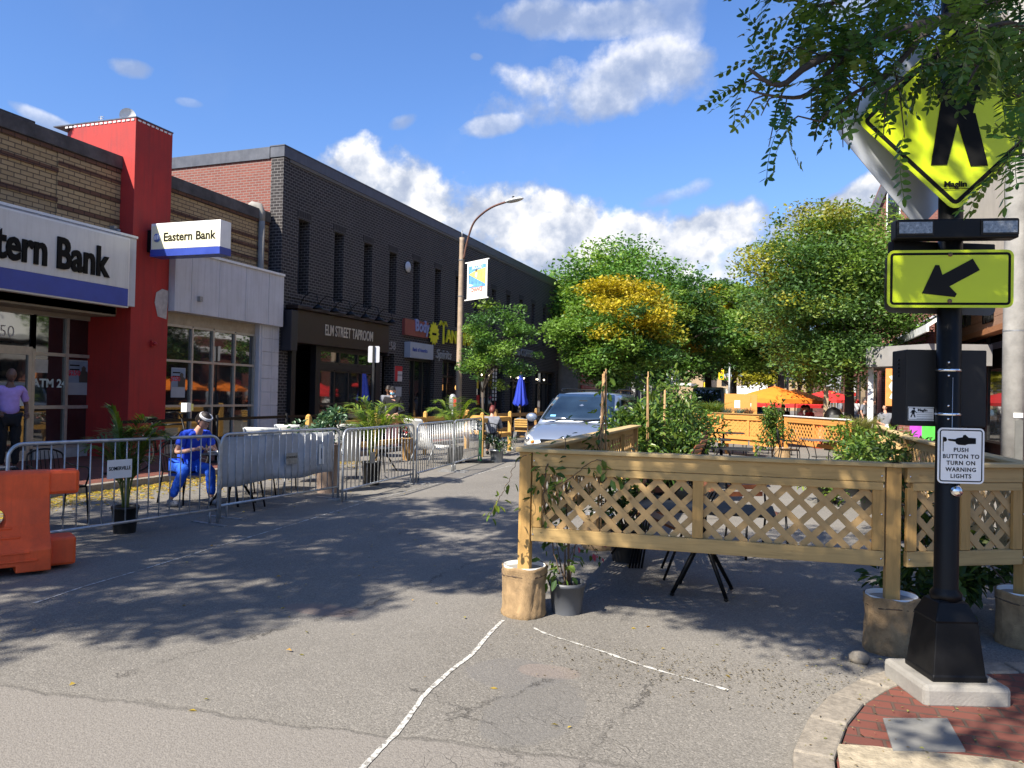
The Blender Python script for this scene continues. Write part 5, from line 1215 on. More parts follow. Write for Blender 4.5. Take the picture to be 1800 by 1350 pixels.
def fence_section(name, label, a, b2, zt=1.25, zb=.56, panels=2, cat='fence', group=None, posts=(True, True), cap=True, mats=None, capw=.12, solid=False, railh=.10, pfoot=(.33, .33), capm=None):
    a = Vector(a); b2 = Vector(b2); L_ = (b2-a).length; ang = math.atan2(b2.y-a.y, b2.x-a.x)
    t = thing(name, label, cat, (a.x, a.y, 0), ang, group); mx, mz, ml, mc = mats or (MT['fw_x'], MT['fw_z'], MT['fw_l'], MT['capwood_x'])
    for k, x in enumerate((0, L_)):
        if posts[k]:
            g = MB(); g.box(x-.045, x+.045, -.045, .045, pfoot[k], zt-.03); g.build('post', mz, t, bevel=.004)
    x0, x1 = .055, L_-.055
    g = MB(); g.box(x0, x1, -.042, -.004, zt-.03-railh, zt-.03); g.build('top_rail', mx, t, bevel=.004)
    g = MB(); g.box(x0+.04, x1-.01, -.046, -.008, zt-.05-railh-.035, zt-.033-railh); g.build('frame_rail', mx, t, bevel=.003)
    g = MB(); g.box(x0, x1, -.046, -.006, zb, zb+.10); g.build('bottom_rail', mx, t, bevel=.004)
    zl0, zl1 = zb+.103, zt-.033-railh
    xs = [x0+(x1-x0)*i/panels for i in range(panels+1)]
    for i, x in enumerate(xs):
        w = .075; xa = min(max(x-w/2, x0), x1-w)
        g = MB(); g.box(xa, xa+w, -.040, -.014, zl0, zl1-.036); g.build('stile', mz, t, bevel=.003)
    for i in range(panels):
        lattice(t, xs[i]+.03, xs[i+1]-.03, zl0-.01, zl1, -.003, ml)
        if solid:
            g = MB(); g.box(xs[i]+.03, xs[i+1]-.03, .006, .012, zl0-.25, zl1); g.build('backing_board', MT['orwood'], t)
    if cap:
        g = MB(); g.box(-.07, L_+.05, -.075, capw-.075, zt-.028, zt); g.build('cap_rail', capm or mc, t, bevel=.006)
    for x in (x0+.004, x1-.01):
        for z in (zt-.09, zb+.05, (zt+zb)/2):
            g = MB(); g.ball((x+.01 if x < 1 else x-.01, -.05, z), .007, .003, .006, 8, 5); g.build('screw', MT['chrome'], t)
    return t
FL = Vector((-1.76, 5.55)); FR = Vector((.765, 5.70))
front = fence_section('lattice_fence', 'front lattice fence of yellow pine facing the road between two burlap wrapped buckets', FL, FR, 1.25, .56, 2)
FB = Vector((-1.86, 10.9))
side = fence_section('lattice_fence', 'left lattice fence of the patio running back beside the minivan', FB, FL, 1.255, .56, 3, posts=(True, False), mats=(MT['fw_x'], MT['fw_z'], MT['fw_l'], MT['capwood_x']), capw=.16)
g = MB(); g.bar((1.6, .1, .35), (1.15, .03, 1.16), .04, .06); br_ = g.build('brace', MT['ywood'], side)
FP3 = Vector((1.66, 6.2))
ra = fence_section('lattice_fence', 'short lattice panel turning back from the front corner behind the crossing pole', FR+Vector((.02, .0)), FP3, 1.25, .56, 2, posts=(False, True))
rb_ = fence_section('lattice_fence', 'right hand lattice fence running away along the kerb behind the crossing pole', FP3+Vector((0, .1)), (1.52, 10.2), 1.25, .56, 3, posts=(False, True))
rc_ = fence_section('lattice_fence', 'far half of the right hand lattice fence half buried in climbing plants', (1.52, 10.3), (1.75, 15.0), 1.25, .56, 3, posts=(False, True))
# back fence, seen from its sunny side
OM = (MT['orwood'], MT['orwood'], MT['orwood'], MT['orwood'])
BL, BC, BR_ = G(1222, 722, 1.25), G(1377, 728, 1.25), G(1492, 735, 1.25)
k_ = 22.3/BC.y; BL, BC, BR_ = [Vector((p.x*k_, p.y*k_)) for p in (BL, BC, BR_)]
bk1 = fence_section('lattice_fence', 'orange stained back fence left of the burlap pot, boards behind its lattice', BL, BC+Vector((-.08, 0)), 1.25, .5, 3, mats=OM, solid=True, capm=MT['oldwood'])
bk2 = fence_section('lattice_fence', 'orange stained open lattice back fence right of the burlap pot', BC+Vector((.08, 0)), BR_, 1.25, .5, 2, mats=OM, capm=MT['white'])
pw_ = thing('plywood_screen', 'orange plywood screen with a white paper notice standing behind the back fence', 'screen', (D(1302, 710, 24.5).x, D(1302, 710, 24.5).y, 0), -.06)
g = MB(); g.box(-.5, .3, 0, .02, .9, 1.83); g.box(.32, .5, -.02, .02, .9, 1.82); g.box(-.5, -.46, .02, .6, .9, 1.83); g.build('board', MT['orwood'], pw_)
g = MB(); g.box(-.5, -.44, .0, .06, 0, .9); g.box(.4, .46, .0, .06, 0, .9); g.build('leg_frame', MT['orwood'], pw_)
g = MB(); g.box(-.19, -.02, -.006, -.001, 1.38, 1.62); g.build('paper_notice', MT['white2'], pw_)
# burlap buckets
def bucket(label, loc, r=.165, h=.37, seed=1, top=True, name='burlap_bucket'):
    rg = random.Random(seed); t = thing(name, label, 'bucket', loc, rg.random()*6, 'burlap wrapped buckets')
    g = MB(); n = 56; v = []; prof = [(1.0, 0), (1.04, .02), (1.0, .05), (.985, .09), (1.0, .16), (.975, .22), (1.0, .28), (1.04, .32), (1.03, .345), (1.06, .36), (1.02, h)]
    m = len(prof)
    for i, (k, z) in enumerate(prof):
        for j in range(n):
            a = 2*PI*j/n; rr = r*k*(1+.018*math.sin(a*7+z*9+seed)+.012*math.sin(a*19-z*11)+.012*math.sin(a*3+z*24+seed)+rg.uniform(-.012, .012)+(.05 if abs(a-4.2-z) < .22 else 0))
            v.append((rr*math.cos(a), rr*math.sin(a), z*(h/.37)+.006*math.sin(a*5+seed)*(i > 6)))
    f = [(i*n+j, i*n+(j+1) % n, (i+1)*n+(j+1) % n, (i+1)*n+j) for i in range(m-1) for j in range(n)]
    g.addf(v, f, True); g.build('burlap_wrap', MT['burlap'], t)
    g = MB(); g.lathe([(.0, h-.035), (r*.96, h-.035), (r*.97, h-.01), (r*.97, h+.002), (r*.94, h+.001), (r*.93, h-.03)], 28); g.build('bucket_rim', MT['white'] if top else MT['burlap'], t)
    g = MB(); g.lathe([(.0, h-.03), (r*.92, h-.028)], 20, cap=False); g.build('concrete_fill', MT['concrete'], t)
    g = MB(); g.tube([(r*1.02*math.cos(2*PI*i/24), r*1.02*math.sin(2*PI*i/24), h*.83+.006*math.sin(i)) for i in range(24)], .006, 6, closed=True); g.build('twine', MT['twig'], t)
    return t
bucket('burlap wrapped bucket under the left front fence post, beside the small grey pot', (FL.x, FL.y, 0), seed=1)
bucket('burlap wrapped bucket with white rim under the right front fence post', (FR.x, FR.y, 0), seed=2)
bucket('shaded burlap bucket under the fence post at the right edge of the picture', (FP3.x, FP3.y, 0), seed=3)
bucket('burlap bucket at the far end of the left patio fence', (FB.x, FB.y, 0), seed=4)
bucket('burlap bucket half hidden behind the big black planter at the patio corner', (-1.78, 8.25, 0), seed=5)
bucket('burlap wrapped bucket at the middle post of the orange back fence', (BC.x-.0, BC.y-.05, 0), r=.2, seed=6)
# ================================================================ crowd barriers along the left
BG = 'steel crowd barriers along the left'
def barrier_parts(t, L_, bars=18):
    g = MB(); r = .019; R0 = .13; zt, zb = 1.07, .17; P = []
    def arc(cx, cz, a0, a1): return [(cx+R0*math.cos(R_(a)), 0, cz+R0*math.sin(R_(a))) for a in np.linspace(a0, a1, 6)]
    P = [(0, 0, .0), (0, 0, .5)]+arc(R0, zt-R0, 180, 90)+arc(L_-R0, zt-R0, 90, 0)+[(L_, 0, .5), (L_, 0, .0)]
    g.tube(P, r, 8); g.build('frame', MT['galv'], t)
    g = MB(); g.tube([(0, 0, zb), (L_, 0, zb)], .016, 8); g.build('bottom_rail', MT['galv'], t)
    for i in range(bars):
        x = L_*(i+1)/(bars+1); zz = zt if .13 < x < L_-.13 else zt-.06
        g = MB(); g.tube([(x, 0, zb), (x, 0, zz)], .0075, 6); g.build('bar', MT['galv'], t)
    for x in (.12, L_-.12):
        g = MB(); g.box(x-.03, x+.03, -.3, .3, 0, .012); g.tube([(x, 0, .01), (x, 0, zb)], .014, 6); g.build('foot', MT['galvdk'], t)
    g = MB(); g.tube([(-.0, 0, .78), (-.05, 0, .80), (-.055, 0, .72), (-.01, 0, .70)], .006, 5); g.build('hook', MT['galv'], t)
bars_ = [((-6.93, 5.42), (-6.44, 7.80), 'crowd barrier carrying the SOMERVILLE plate, nearest the orange barricade', 17), ((-6.60, 8.02), (-6.36, 10.42), 'crowd barrier with a grey fabric sheet tied behind its bars', 17),
         ((-6.06, 10.05), (-6.22, 12.75), 'crowd barrier in front of the potted palm and the white lounge chair', 19), ((-6.18, 12.8), (-6.40, 15.05), 'narrow looking crowd barrier between the palm barrier and the green post', 20),
         ((-6.42, 15.1), (-6.72, 17.5), 'farthest crowd barrier, ending at the green flexible post', 18)]
BT = []
for (a, b2, lab, nb) in bars_:
    a = Vector(a); b2 = Vector(b2); t = thing('crowd_barrier', lab, 'barrier', (a.x, a.y, 0), math.atan2(b2.y-a.y, b2.x-a.x), BG)
    barrier_parts(t, (b2-a).length, nb); BT.append(t)
g = MB(); g.box(.98, 1.26, -.028, -.022, .66, .86); pl_ = g.build('name_plate', MT['white2'], BT[0])
text_mesh('lettering', 'SOMERVILLE', .055, MT['letter'], pl_, (1.12, -.03, .765), (PI/2, 0, 0), .001, .001, .82)
g = MB(); L2 = 2.38; n = 30; v = []
for i in range(n+1):
    for j in range(7):
        x = .05+(L2-.1)*i/n; z = 1.03-(.63+.02*math.sin(i*.4))*j/6; v.append((x, .03+.013*math.sin(i*1.1)+.014*math.sin(i*.37+j*.9), z))
g.addf(v, [(i*7+j, i*7+j+1, (i+1)*7+j+1, (i+1)*7+j) for i in range(n) for j in range(6)], True)
sh = g.build('fabric_sheet', mat('grey_fabric', (.40, .42, .45), .85, 0, 3, .2, .3, 9), BT[1]); sm_ = sh.modifiers.new('Solid', 'SOLIDIFY'); sm_.thickness = .003
g = MB(); g.box(1.18, 1.42, -.03, -.024, .60, .76); p_ = g.build('name_plate', MT['galvdk'], BT[1]); text_mesh('lettering', 'SOMERVILLE', .042, MT['letter'], p_, (1.3, -.031, .70), (PI/2, 0, 0), .001)
g = MB(); g.box(1.95, 2.07, .012, .018, .55, .85); p_ = g.build('number_patch', MT['white'], BT[1]); text_mesh('lettering', '1', .22, MT['greypot'], p_, (2.01, .010, .70), (PI/2, 0, 0), .001, .004)
g = MB(); g.box(.86, 1.04, -.03, -.024, .50, .68); g.build('name_plate', MT['galvdk'], BT[2])
# orange water filled barricade
OB = G(133, 992, 0); OL = G(0, 1004, 0); u = (OB-OL); oa = math.atan2(u.y, u.x)
ob_ = thing('plastic_barricade', 'big orange water filled plastic barricade at the left edge of the road', 'barricade', (OB.x, OB.y, 0), oa+.10)
def boolean_cut(obj, cutters):
    for c in cutters:
        md = obj.modifiers.new('cut', 'BOOLEAN'); md.operation = 'DIFFERENCE'; md.object = c; md.solver = 'EXACT'
    bpy.context.view_layer.update(); dg = bpy.context.evaluated_depsgraph_get(); me = bpy.data.meshes.new_from_object(obj.evaluated_get(dg))
    obj.modifiers.clear(); obj.data = me
    for c in cutters: bpy.data.objects.remove(c)
g = MB(); sec = [(-.27, .03), (-.27, .22), (-.20, .30), (-.12, .42), (-.10, .64), (-.10, .86), (-.07, .885), (.07, .885), (.10, .86), (.10, .64), (.12, .42), (.20, .30), (.27, .22), (.27, .03)]
X0, X1 = -2.2, -.235; v = [(X0, y, z) for y, z in sec]+[(X1-.10*(z < .43)*0, y, z) for y, z in sec]; m = len(sec)
g.addf(v, [tuple(range(m-1, -1, -1)), tuple(range(m, 2*m))]+[(i, (i+1) % m, m+(i+1) % m, m+i) for i in range(m)])
body = g.build('body', MT['orange'])
cut = []
g = MB(); g.tube([(-.66, -.4, .475), (-.66, .4, .475)], .098, 28); cut.append(g.build('c1', MT['orange']))
g = MB(); g.box(-.71, -.50, -.5, .5, -.1, .085); cut.append(g.build('c2', MT['orange']))
boolean_cut(body, cut); body.parent = ob_; body.location = (0, 0, 0); body.name = 'body'; KIDS.setdefault(ob_.name, []).append(body)
b = body.modifiers.new('Bevel', 'BEVEL'); b.width = .018; b.segments = 3; b.limit_method = 'ANGLE'; b.angle_limit = R_(30)
g = MB(); g.box(X1-.05, 0.0, -.085, .085, .665, .884); g.build('upper_lug', MT['orange'], ob_, bevel=.03)
g = MB(); g.box(X1-.1, -.02, -.13, .13, .03, .285); g.build('lower_lug', MT['orange'], ob_, bevel=.025)
for k, (yy, zz) in enumerate(((-.272, .13), (-.272, .20), (-.185, .325), (-.135, .40))):
    g = MB(); g.bar((-2.1, yy, zz), (-.34-.06*k, yy, zz), .022, .020); g.build('rib', MT['orange'], ob_, bevel=.008)
# green flexible post
fp = G(843, 812); gp = thing('flexible_post', 'green flexible post with two white bands at the end of the crowd barriers', 'bollard', (fp.x, fp.y, 0))
g = MB(); g.lathe([(.10, 0), (.10, .02), (.05, .04), (.04, .06), (.04, .98), (.03, 1.0), (.0, 1.0)], 16); g.build('post', MT['green'], gp)
for z in (.78, .9):
    g = MB(); g.lathe([(.0415, z), (.0415, z+.07)], 16, cap=False); g.build('white_band', MT['white2'], gp)
g = MB(); g.lathe([(.0, .0), (.36, 0), (.36, .02), (.2, .035), (.0, .035)], 24); g.build('rubber_base', MT['rubber'], gp)

# ================================================================ lamppost and banner
lp = PX(806, 700, -10.35); H1 = PX(820, 428, -10.35).z
lamp = thing('street_lamp', 'tall tapered brown street lamp with a long curved arm over the road', 'street lamp', (lp.x, lp.y, .12), .0)
g = MB(); g.lathe([(.14, 0), (.14, .25), (.115, .3), (.085, H1-.12), (.09, H1)], 10, smooth=True); g.build('post', mat('lamp_concrete', (.30, .225, .16), .7, 0, 8, .2, .2, 60), lamp)
A0 = Vector((0, 0, H1-.9)); tip = D(893, 354, 25.0)-Vector((lp.x, lp.y, .12)); 
g = MB(); dx_, dy_ = tip.x, tip.y; zt_ = tip.z
P = [(.05*dx_, .05*dy_, H1-.75), (.12*dx_, .12*dy_, H1-.2), (.25*dx_, .25*dy_, H1+.45*(zt_-H1)), (.45*dx_, .45*dy_, H1+.77*(zt_-H1)), (.7*dx_, .7*dy_, H1+.95*(zt_-H1)), (dx_, dy_, zt_)]
g.tube(smooth_pts(P), .035, 8); g.build('arm', mat('arm_brown', (.16, .08, .06), .6, .3), lamp)
g = MB(); hd = Vector((dx_, dy_, 0)).normalized(); g.ball((tip.x+hd.x*.3, tip.y+hd.y*.3, tip.z-.01), .42, .15, .065, 16, 8, Matrix.Rotation(math.atan2(dy_, dx_), 3, 'Z')); g.build('luminaire', mat('lum_white', (.6, .6, .58), .5), lamp)
g = MB(); g.lathe([(.04, 0), (.04, .07), (.0, .08)], 8, (tip.x+hd.x*.25, tip.y+hd.y*.25, tip.z+.05)); g.build('photocell', MT['black'], lamp)
for z in (2.6, 4.9, H1-.8):
    g = MB(); g.lathe([(.105, z), (.108, z+.03)], 12, cap=False); g.build('band', MT['galvdk'], lamp)
g = MB(); g.tube([(0, 0, H1), (0, 0, H1+.25)], .02, 6); g.build('finial', MT['galvdk'], lamp)
b0 = D(822, 463, 25.9); b1 = D(858, 466, 25.0); zb_ = D(822, 527, 25.9).z; bd = (b1-b0); bl = math.hypot(bd.x, bd.y)
bn = thing('street_banner', 'small white street banner with blue and yellow picture and the word CHANCE on the lamppost', 'banner', (b0.x, b0.y, zb_), math.atan2(bd.y, bd.x))
bh = b0.z-zb_
g = MB(); g.box(-.12, bl+.05, -.015, .015, bh, bh+.035); g.build('top_arm', MT['white2'], bn); g = MB(); g.box(-.12, bl+.05, -.015, .015, -.035, 0); g.build('lower_arm', MT['white2'], bn)
g = MB(); g.box(0, bl-.03, -.004, .004, .0, bh); g.build('cloth', MT['white2'], bn)
g = MB(); w_ = bl-.03; g.prism([(.07*w_, .30*bh), (.93*w_, .30*bh), (.93*w_, .9*bh), (.07*w_, .9*bh)], (0, -.0045, 0), (1, 0, 0), (0, 0, 1), .003); g.build('picture', mat('banner_blue', (.10, .28, .50), .7, 0, 6, .5), bn)
g = MB(); g.prism([(.08*w_, .68*bh), (.92*w_, .36*bh), (.92*w_, .80*bh), (.45*w_, .76*bh)], (0, -.0085, 0), (1, 0, 0), (0, 0, 1), .003); g.build('sunbeam', mat('banner_gold', (.62, .50, .14), .7, 0, 8, .3), bn)
g = MB(); g.prism([(.4*w_, .6*bh), (.5*w_, .56*bh), (.52*w_, .7*bh), (.42*w_, .7*bh)], (0, -.0115, 0), (1, 0, 0), (0, 0, 1), .002); g.prism([(.08*w_, .42*bh), (.34*w_, .37*bh), (.2*w_, .34*bh), (.08*w_, .34*bh)], (0, -.0115, 0), (1, 0, 0), (0, 0, 1), .002); g.build('white_shape', MT['white2'], bn)
g = MB(); g.prism([(.46*w_+.05*math.cos(R_(a)), .76*bh+.05*math.sin(R_(a))) for a in range(0, 360, 30)], (0, -.0115, 0), (1, 0, 0), (0, 0, 1), .002); g.build('dark_disc', MT['twig'], bn)
text_mesh('lettering', 'SECOND', .17, MT['white'], bn, (w_/2, -.0095, .85*bh), (PI/2, 0, 0), .001, .002, .85)
text_mesh('lettering', 'CHANCE', .2, mat('coral', (.55, .16, .12), .7), bn, (w_/2, -.0095, .24*bh), (PI/2, 0, 0), .001, .008, .80)
text_mesh('lettering', 'N.Y.10.18', .12, MT['greypot'], bn, (w_/2, -.0065, .12*bh), (PI/2, 0, 0), .001, .0, .9)
# no-parking style sign seen from the back, in front of the taproom
sp_ = PX(655, 700, -10.6); bs_ = thing('street_sign', 'dark signpost with a blank grey plate seen from behind, before the taproom', 'sign', (sp_.x, sp_.y, .12), .3)
zt_ = PX(655, 608, -10.6).z; zb2 = PX(655, 637, -10.6).z
g = MB(); g.box(-.03, .03, -.02, .02, 0, zt_-.12); g.build('post', MT['frameblack'], bs_)
g = MB(); g.prism(rrect(.32, zt_-zb2, .04), (0, .024, (zt_+zb2)/2-.12), (1, 0, 0), (0, 0, 1), .004); g.build('plate', MT['panel'], bs_)
# parking meter
mp_ = PX(795, 745, -10.0); pm = thing('parking_meter', 'round headed parking meter at the foot of the lamppost', 'parking meter', (mp_.x, mp_.y, .12), .3)
g = MB(); g.lathe([(.03, 0), (.03, 1.0)], 10); g.build('post', MT['galvdk'], pm); g = MB(); g.lathe([(.03, .98), (.11, 1.04), (.13, 1.2), (.12, 1.42), (.07, 1.5), (.0, 1.52)], 14, sy=.6); g.build('head', MT['galvdk'], pm)
g = MB(); g.box(.03, .12, -.09, -.07, 1.1, 1.4); g.build('red_panel', MT['cred'], pm)
# yellow cedar post and rail fences of the left parklets
def rail_fence(label, pts, z=(.95, .45), h=1.15, name='rail_fence', m=None, pw=.09):
    a = Vector(pts[0]); t = thing(name, label, 'fence', (a.x, a.y, 0)); m = m or MT['ywood']
    Q = [Vector(p)-a for p in pts]
    for q in Q:
        g = MB(); g.box(q.x-pw/2, q.x+pw/2, q.y-pw/2, q.y+pw/2, 0, h-.03); g.ball((q.x, q.y, h-.03), pw*.6, pw*.6, .05, 10, 6); g.build('post', m, t)
    for p, q in zip(Q[:-1], Q[1:]):
        for zz in z:
            g = MB(); g.bar((p.x, p.y, zz), (q.x, q.y, zz), .05, .12); g.build('rail', m, t)
    return t
rail_fence('yellow post and rail fence behind the white lounge chairs', [(-8.9, 13.4), (-8.75, 15.9), (-8.75, 18.6), (-8.75, 21.5)])
rail_fence('yellow rail fence crossing behind the far potted palm', [(-8.75, 21.6), (-7.3, 21.3), (-7.25, 18.9)], z=(.95, .5))
rail_fence('brown post and rail fence beyond the silver minivan', [(-8.8, 24.2), (-8.4, 27.5), (-8.2, 31.5), (-8.0, 36)], m=MT['oldwood'])
# black rope line in front of the bank
rp = thing('black_belt_barrier', 'black belt barrier strung in front of the bank windows', 'barrier', (-10.9, 10.5, .12))
for y in (0, 2.6, 5.0, 7.2):
    g = MB(); g.tube([(0, y, 0), (0, y, .98)], .03, 8); g.lathe([(.17, 0), (.17, .02), (.04, .05)], 14, (0, y, 0)); g.build('post', MT['black'], rp)
for y0, y1 in ((0, 2.6), (2.6, 5.0), (5.0, 7.2)):
    g = MB(); g.bar((0, y0, .9), (0, y1, .9), .006, .06); g.build('belt', MT['black'], rp)
# bicycle leaning in front of the bank window
bk = thing('bicycle', 'black bicycle with pale yellow lamps parked behind the table in front of the bank', 'bicycle', (-10.4, 11.1, .12), .25)
for x in (-.5, .52):
    g = MB(); g.tube([(x+.33*math.cos(2*PI*i/24), 0, .34+.33*math.sin(2*PI*i/24)) for i in range(24)], .018, 6, closed=True); wh = g.build('wheel', MT['rubber'], bk)
    g = MB(); [g.tube([(x, 0, .34), (x+.32*math.cos(a), 0, .34+.32*math.sin(a))], .002, 3) for a in np.linspace(0, 6.0, 14)]; g.build('spokes', MT['galv'], wh)
g = MB()
for p, q in (((-.5, 0, .34), (-.12, 0, .36)), ((-.5, 0, .34), (-.2, 0, .84)), ((-.12, 0, .36), (-.22, 0, .92)), ((-.12, 0, .36), (.36, 0, .78)), ((-.2, 0, .84), (.34, 0, .88)), ((.52, 0, .34), (.33, 0, .98))): g.tube([p, q], .018, 7)
g.build('frame', MT['black'], bk)
g = MB(); g.tube([(.33, 0, .98), (.3, -.02, 1.06), (.34, -.26, 1.1), (.2, -.3, 1.08)], .014, 6); g.tube([(.3, .02, 1.06), (.34, .26, 1.1), (.2, .3, 1.08)], .014, 6); g.build('handlebar', MT['black'], bk)
g = MB(); g.ball((-.24, 0, .97), .13, .07, .035, 10, 6); g.build('saddle', MT['black'], bk)
g = MB(); g.box(.36, .46, -.08, .08, 1.1, 1.26); g.build('lamp', MT['white2'], bk); g = MB(); g.box(.36, .46, .09, .17, 1.12, 1.24); g.build('phone_holder', mat('pale_yellow', (.7, .65, .2), .5), bk)
# ================================================================ vehicles
def loft(mb, secs, closed=False):
    """secs: list of lists of points, equal counts"""
    n = len(secs[0]); v = [p for s in secs for p in s]; f = []
    for i in range(len(secs)-1):
        for k in range(n-1): f.append((i*n+k, i*n+k+1, (i+1)*n+k+1, (i+1)*n+k))
    f.append(tuple(range(n))); f.append(tuple(reversed(range((len(secs)-1)*n, len(secs)*n))))
    mb.addf(v, f, True)
def wheel(par, x, y, r=.34, w=.22):
    g = MB(); s = 1 if x > 0 else -1
    g.tube([(x-s*w, y, r), (x-s*w*.95, y, r), (x-s*.02, y, r), (x, y, r)], [r*.9, r, r, r*.93], 26); wl = g.build('wheel', MT['rubber'], par)
    g = MB(); g.tube([(x-s*.03, y, r), (x+s*.004, y, r)], [r*.66, r*.62], 22); g.build('rim', MT['galvdk'], wl)
    g = MB(); [g.bar((x+s*.008, y, r), (x+s*.008, y+r*.6*math.cos(a), r+r*.6*math.sin(a)), .02, .045, (1, 0, 0)) for a in np.linspace(0, 2*PI, 6)[:5]]; g.build('spokes', MT['galv'], wl)
    return wl
def minivan(t):
    def sec(y, zb, zt, hw, cr=.03, bx=0.0):
        h = [(0, zb), (hw-.1, zb), (hw-.02, zb+.1), (hw+.005, zb+.28), (hw, zt-.22), (hw-.035, zt-.09), (hw-.13-bx, zt), (hw*.45, zt+cr), (0, zt+cr*1.2)]
        return [(x, y, z) for x, z in h]+[(-x, y, z) for x, z in reversed(h[1:-1])]
    S_ = [(.0, .30, .60, .62), (.03, .24, .70, .76), (.12, .22, .79, .87), (.28, .22, .885, .94), (.55, .24, .965, .975), (.9, .25, 1.04, .985), (1.2, .25, 1.09, .99), (1.8, .25, 1.10, .992), (3.6, .25, 1.10, .992), (4.6, .26, 1.10, .98), (5.0, .3, 1.08, .93), (5.1, .34, 1.0, .86)]
    g = MB(); secs = [sec(*s) for s in S_]; secs = [s+[s[0]] for s in secs]; loft(g, secs)
    b = g.build('body', MT['silver'], t, weld=True); sb = b.modifiers.new('Sub', 'SUBSURF'); sb.levels = 1; sb.render_levels = 2
    def gs(y, zt, hw, hb=.90):
        h = [(hb, 1.04), (hw+.055, zt-.12), (hw-.02, zt-.03), (hw-.16, zt), (0, zt+.03)]
        return [(x, y, z) for x, z in h]+[(-x, y, z) for x, z in reversed(h[:-1])]
    g = MB(); loft(g, [gs(1.05, 1.10, .86, .88), gs(1.5, 1.42, .78), gs(1.98, 1.69, .70), (gs(2.6, 1.735, .70)), gs(4.4, 1.73, .68), gs(4.86, 1.66, .64, .86), gs(5.0, 1.12, .8, .84)])
    g.build('cabin', MT['silver'], t, weld=True)
    # windscreen: gently bowed panel
    g = MB(); n = 12; m = 7; v = []
    for j in range(m+1):
        s = j/m; hw = .80*(1-s)+.635*s; y = 1.04+.90*s-.03*math.sin(PI*s)*0; z = 1.125+.555*s+.012*math.sin(PI*s)
        for i in range(n+1):
            q = -1+2*i/n; v.append((hw*q, y+.05*abs(q)**2.2-.015, z+.018))
    g.addf(v, [(j*(n+1)+i, j*(n+1)+i+1, (j+1)*(n+1)+i+1, (j+1)*(n+1)+i) for j in range(m) for i in range(n)], True)
    ws_ = g.build('windscreen', MT['carglass'], t); sm = ws_.modifiers.new('S', 'SOLIDIFY'); sm.thickness = .006
    for (x, w, c) in ((-.55, .12, 'sticker'), (.52, .07, 'badge_card')):
        g = MB(); g.quad((x-w/2, 1.135+.02*0, 1.185), (x+w/2, 1.135, 1.185), (x+w/2, 1.19, 1.225), (x-w/2, 1.19, 1.225)); o = g.build(c, MT['maskblue'] if x < 0 else MT['chalk'], ws_); o.location = (0, -.018, .012)
    g = MB(); g.box(-.09, .09, 1.66, 1.70, 1.50, 1.56); g.build('rear_view_mirror', MT['blackmat'], ws_)
    for x0, x1 in ((-.70, -.15), (-.05, .62)):
        g = MB(); g.tube([(x0, 1.0, 1.12), (x1, 1.06, 1.165)], .012, 6); g.build('wiper', MT['black'], t)
    for s in (-1, 1):
        for y0, y1, nm in ((1.62, 2.62, 'front_side_window'), (2.7, 3.75, 'sliding_door_window'), (3.85, 4.75, 'rear_side_window')):
            g = MB(); top0 = y0+.35 if nm == 'front_side_window' else y0
            P4 = [(s*.905, y0-.25*(nm == 'front_side_window'), 1.10), (s*.905, y1, 1.10), (s*.775, y1, 1.585), (s*.775, top0, 1.585)]
            g.addf(P4+[(x+s*.008, y, z) for x, y, z in P4], [(0, 1, 2, 3), (7, 6, 5, 4), (0, 4, 5, 1), (1, 5, 6, 2), (2, 6, 7, 3), (3, 7, 4, 0)]); g.build(nm, MT['carglass'], t)
        # headlight: long swept lens
        g = MB(); Q = [(s*.50, .085, .655), (s*.74, .05, .60), (s*.885, .16, .66), (s*.955, .46, .82), (s*.93, .50, .90), (s*.78, .22, .83)]
        c = (s*.80, .12, .76)
        g.addf([(x, y-.035, z+.01) for x, y, z in Q]+[(c[0], c[1]-.06, c[2])], [(i, (i+1) % 6, 6) for i in range(6)], True)
        hl = g.build('headlight', MT['headlens'], t, weld=True); sm = hl.modifiers.new('S', 'SOLIDIFY'); sm.thickness = .02
        g = MB(); g.ball((s*.79, .055, .745), .055, .03, .05, 12, 8); g.build('projector', MT['chrome'], hl); g = MB(); g.ball((s*.68, .045, .70), .04, .03, .035, 10, 6); g.build('indicator', MT['amber'], hl)
        g = MB(); g.ball((s*.70, .02, .38), .085, .04, .045, 14, 8); g.build('fog_lamp', MT['lamp'], t)
        # mirror
        g = MB(); g.ball((s*1.12, 1.42, 1.16), .13, .075, .095, 14, 9); mr = g.build('wing_mirror', MT['silver'], t)
        g = MB(); g.bar((s*.9, 1.45, 1.12), (s*1.05, 1.43, 1.13), .06, .05); g.build('mirror_arm', MT['black'], mr)
        g = MB(); g.tube(smooth_pts([(s*.62, 2.2, 1.745), (s*.66, 2.35, 1.80), (s*.66, 3.2, 1.815), (s*.65, 4.3, 1.80), (s*.6, 4.5, 1.74)], 5), .02, 8); g.build('roof_rail', MT['black'], t)
        for y in (.92, 3.95): wheel(t, s*.985, y)
        g = MB(); g.box(s*.99, s*1.0, 1.75, 1.95, .88, .91); g.box(s*.99, s*1.0, 2.75, 2.95, .88, .91); g.build('door_handle', MT['chrome'], t)
    for y in (2.65, 4.2):
        g = MB(); g.tube([(-.66, y, 1.80), (.66, y, 1.80)], .014, 6); g.build('crossbar', MT['black'], t)
    g = MB()
    for k in range(3): g.tube(smooth_pts([(-.52, .045+.02, .66+.035*k), (0, -.035, .655+.035*k), (.52, .045+.02, .66+.035*k)], 6), .011, 6)
    g.build('grille_bar', MT['chrome'], t)
    g = MB(); g.box(-.5, .5, .0, .04, .64, .76); g.build('grille', MT['black'], t)
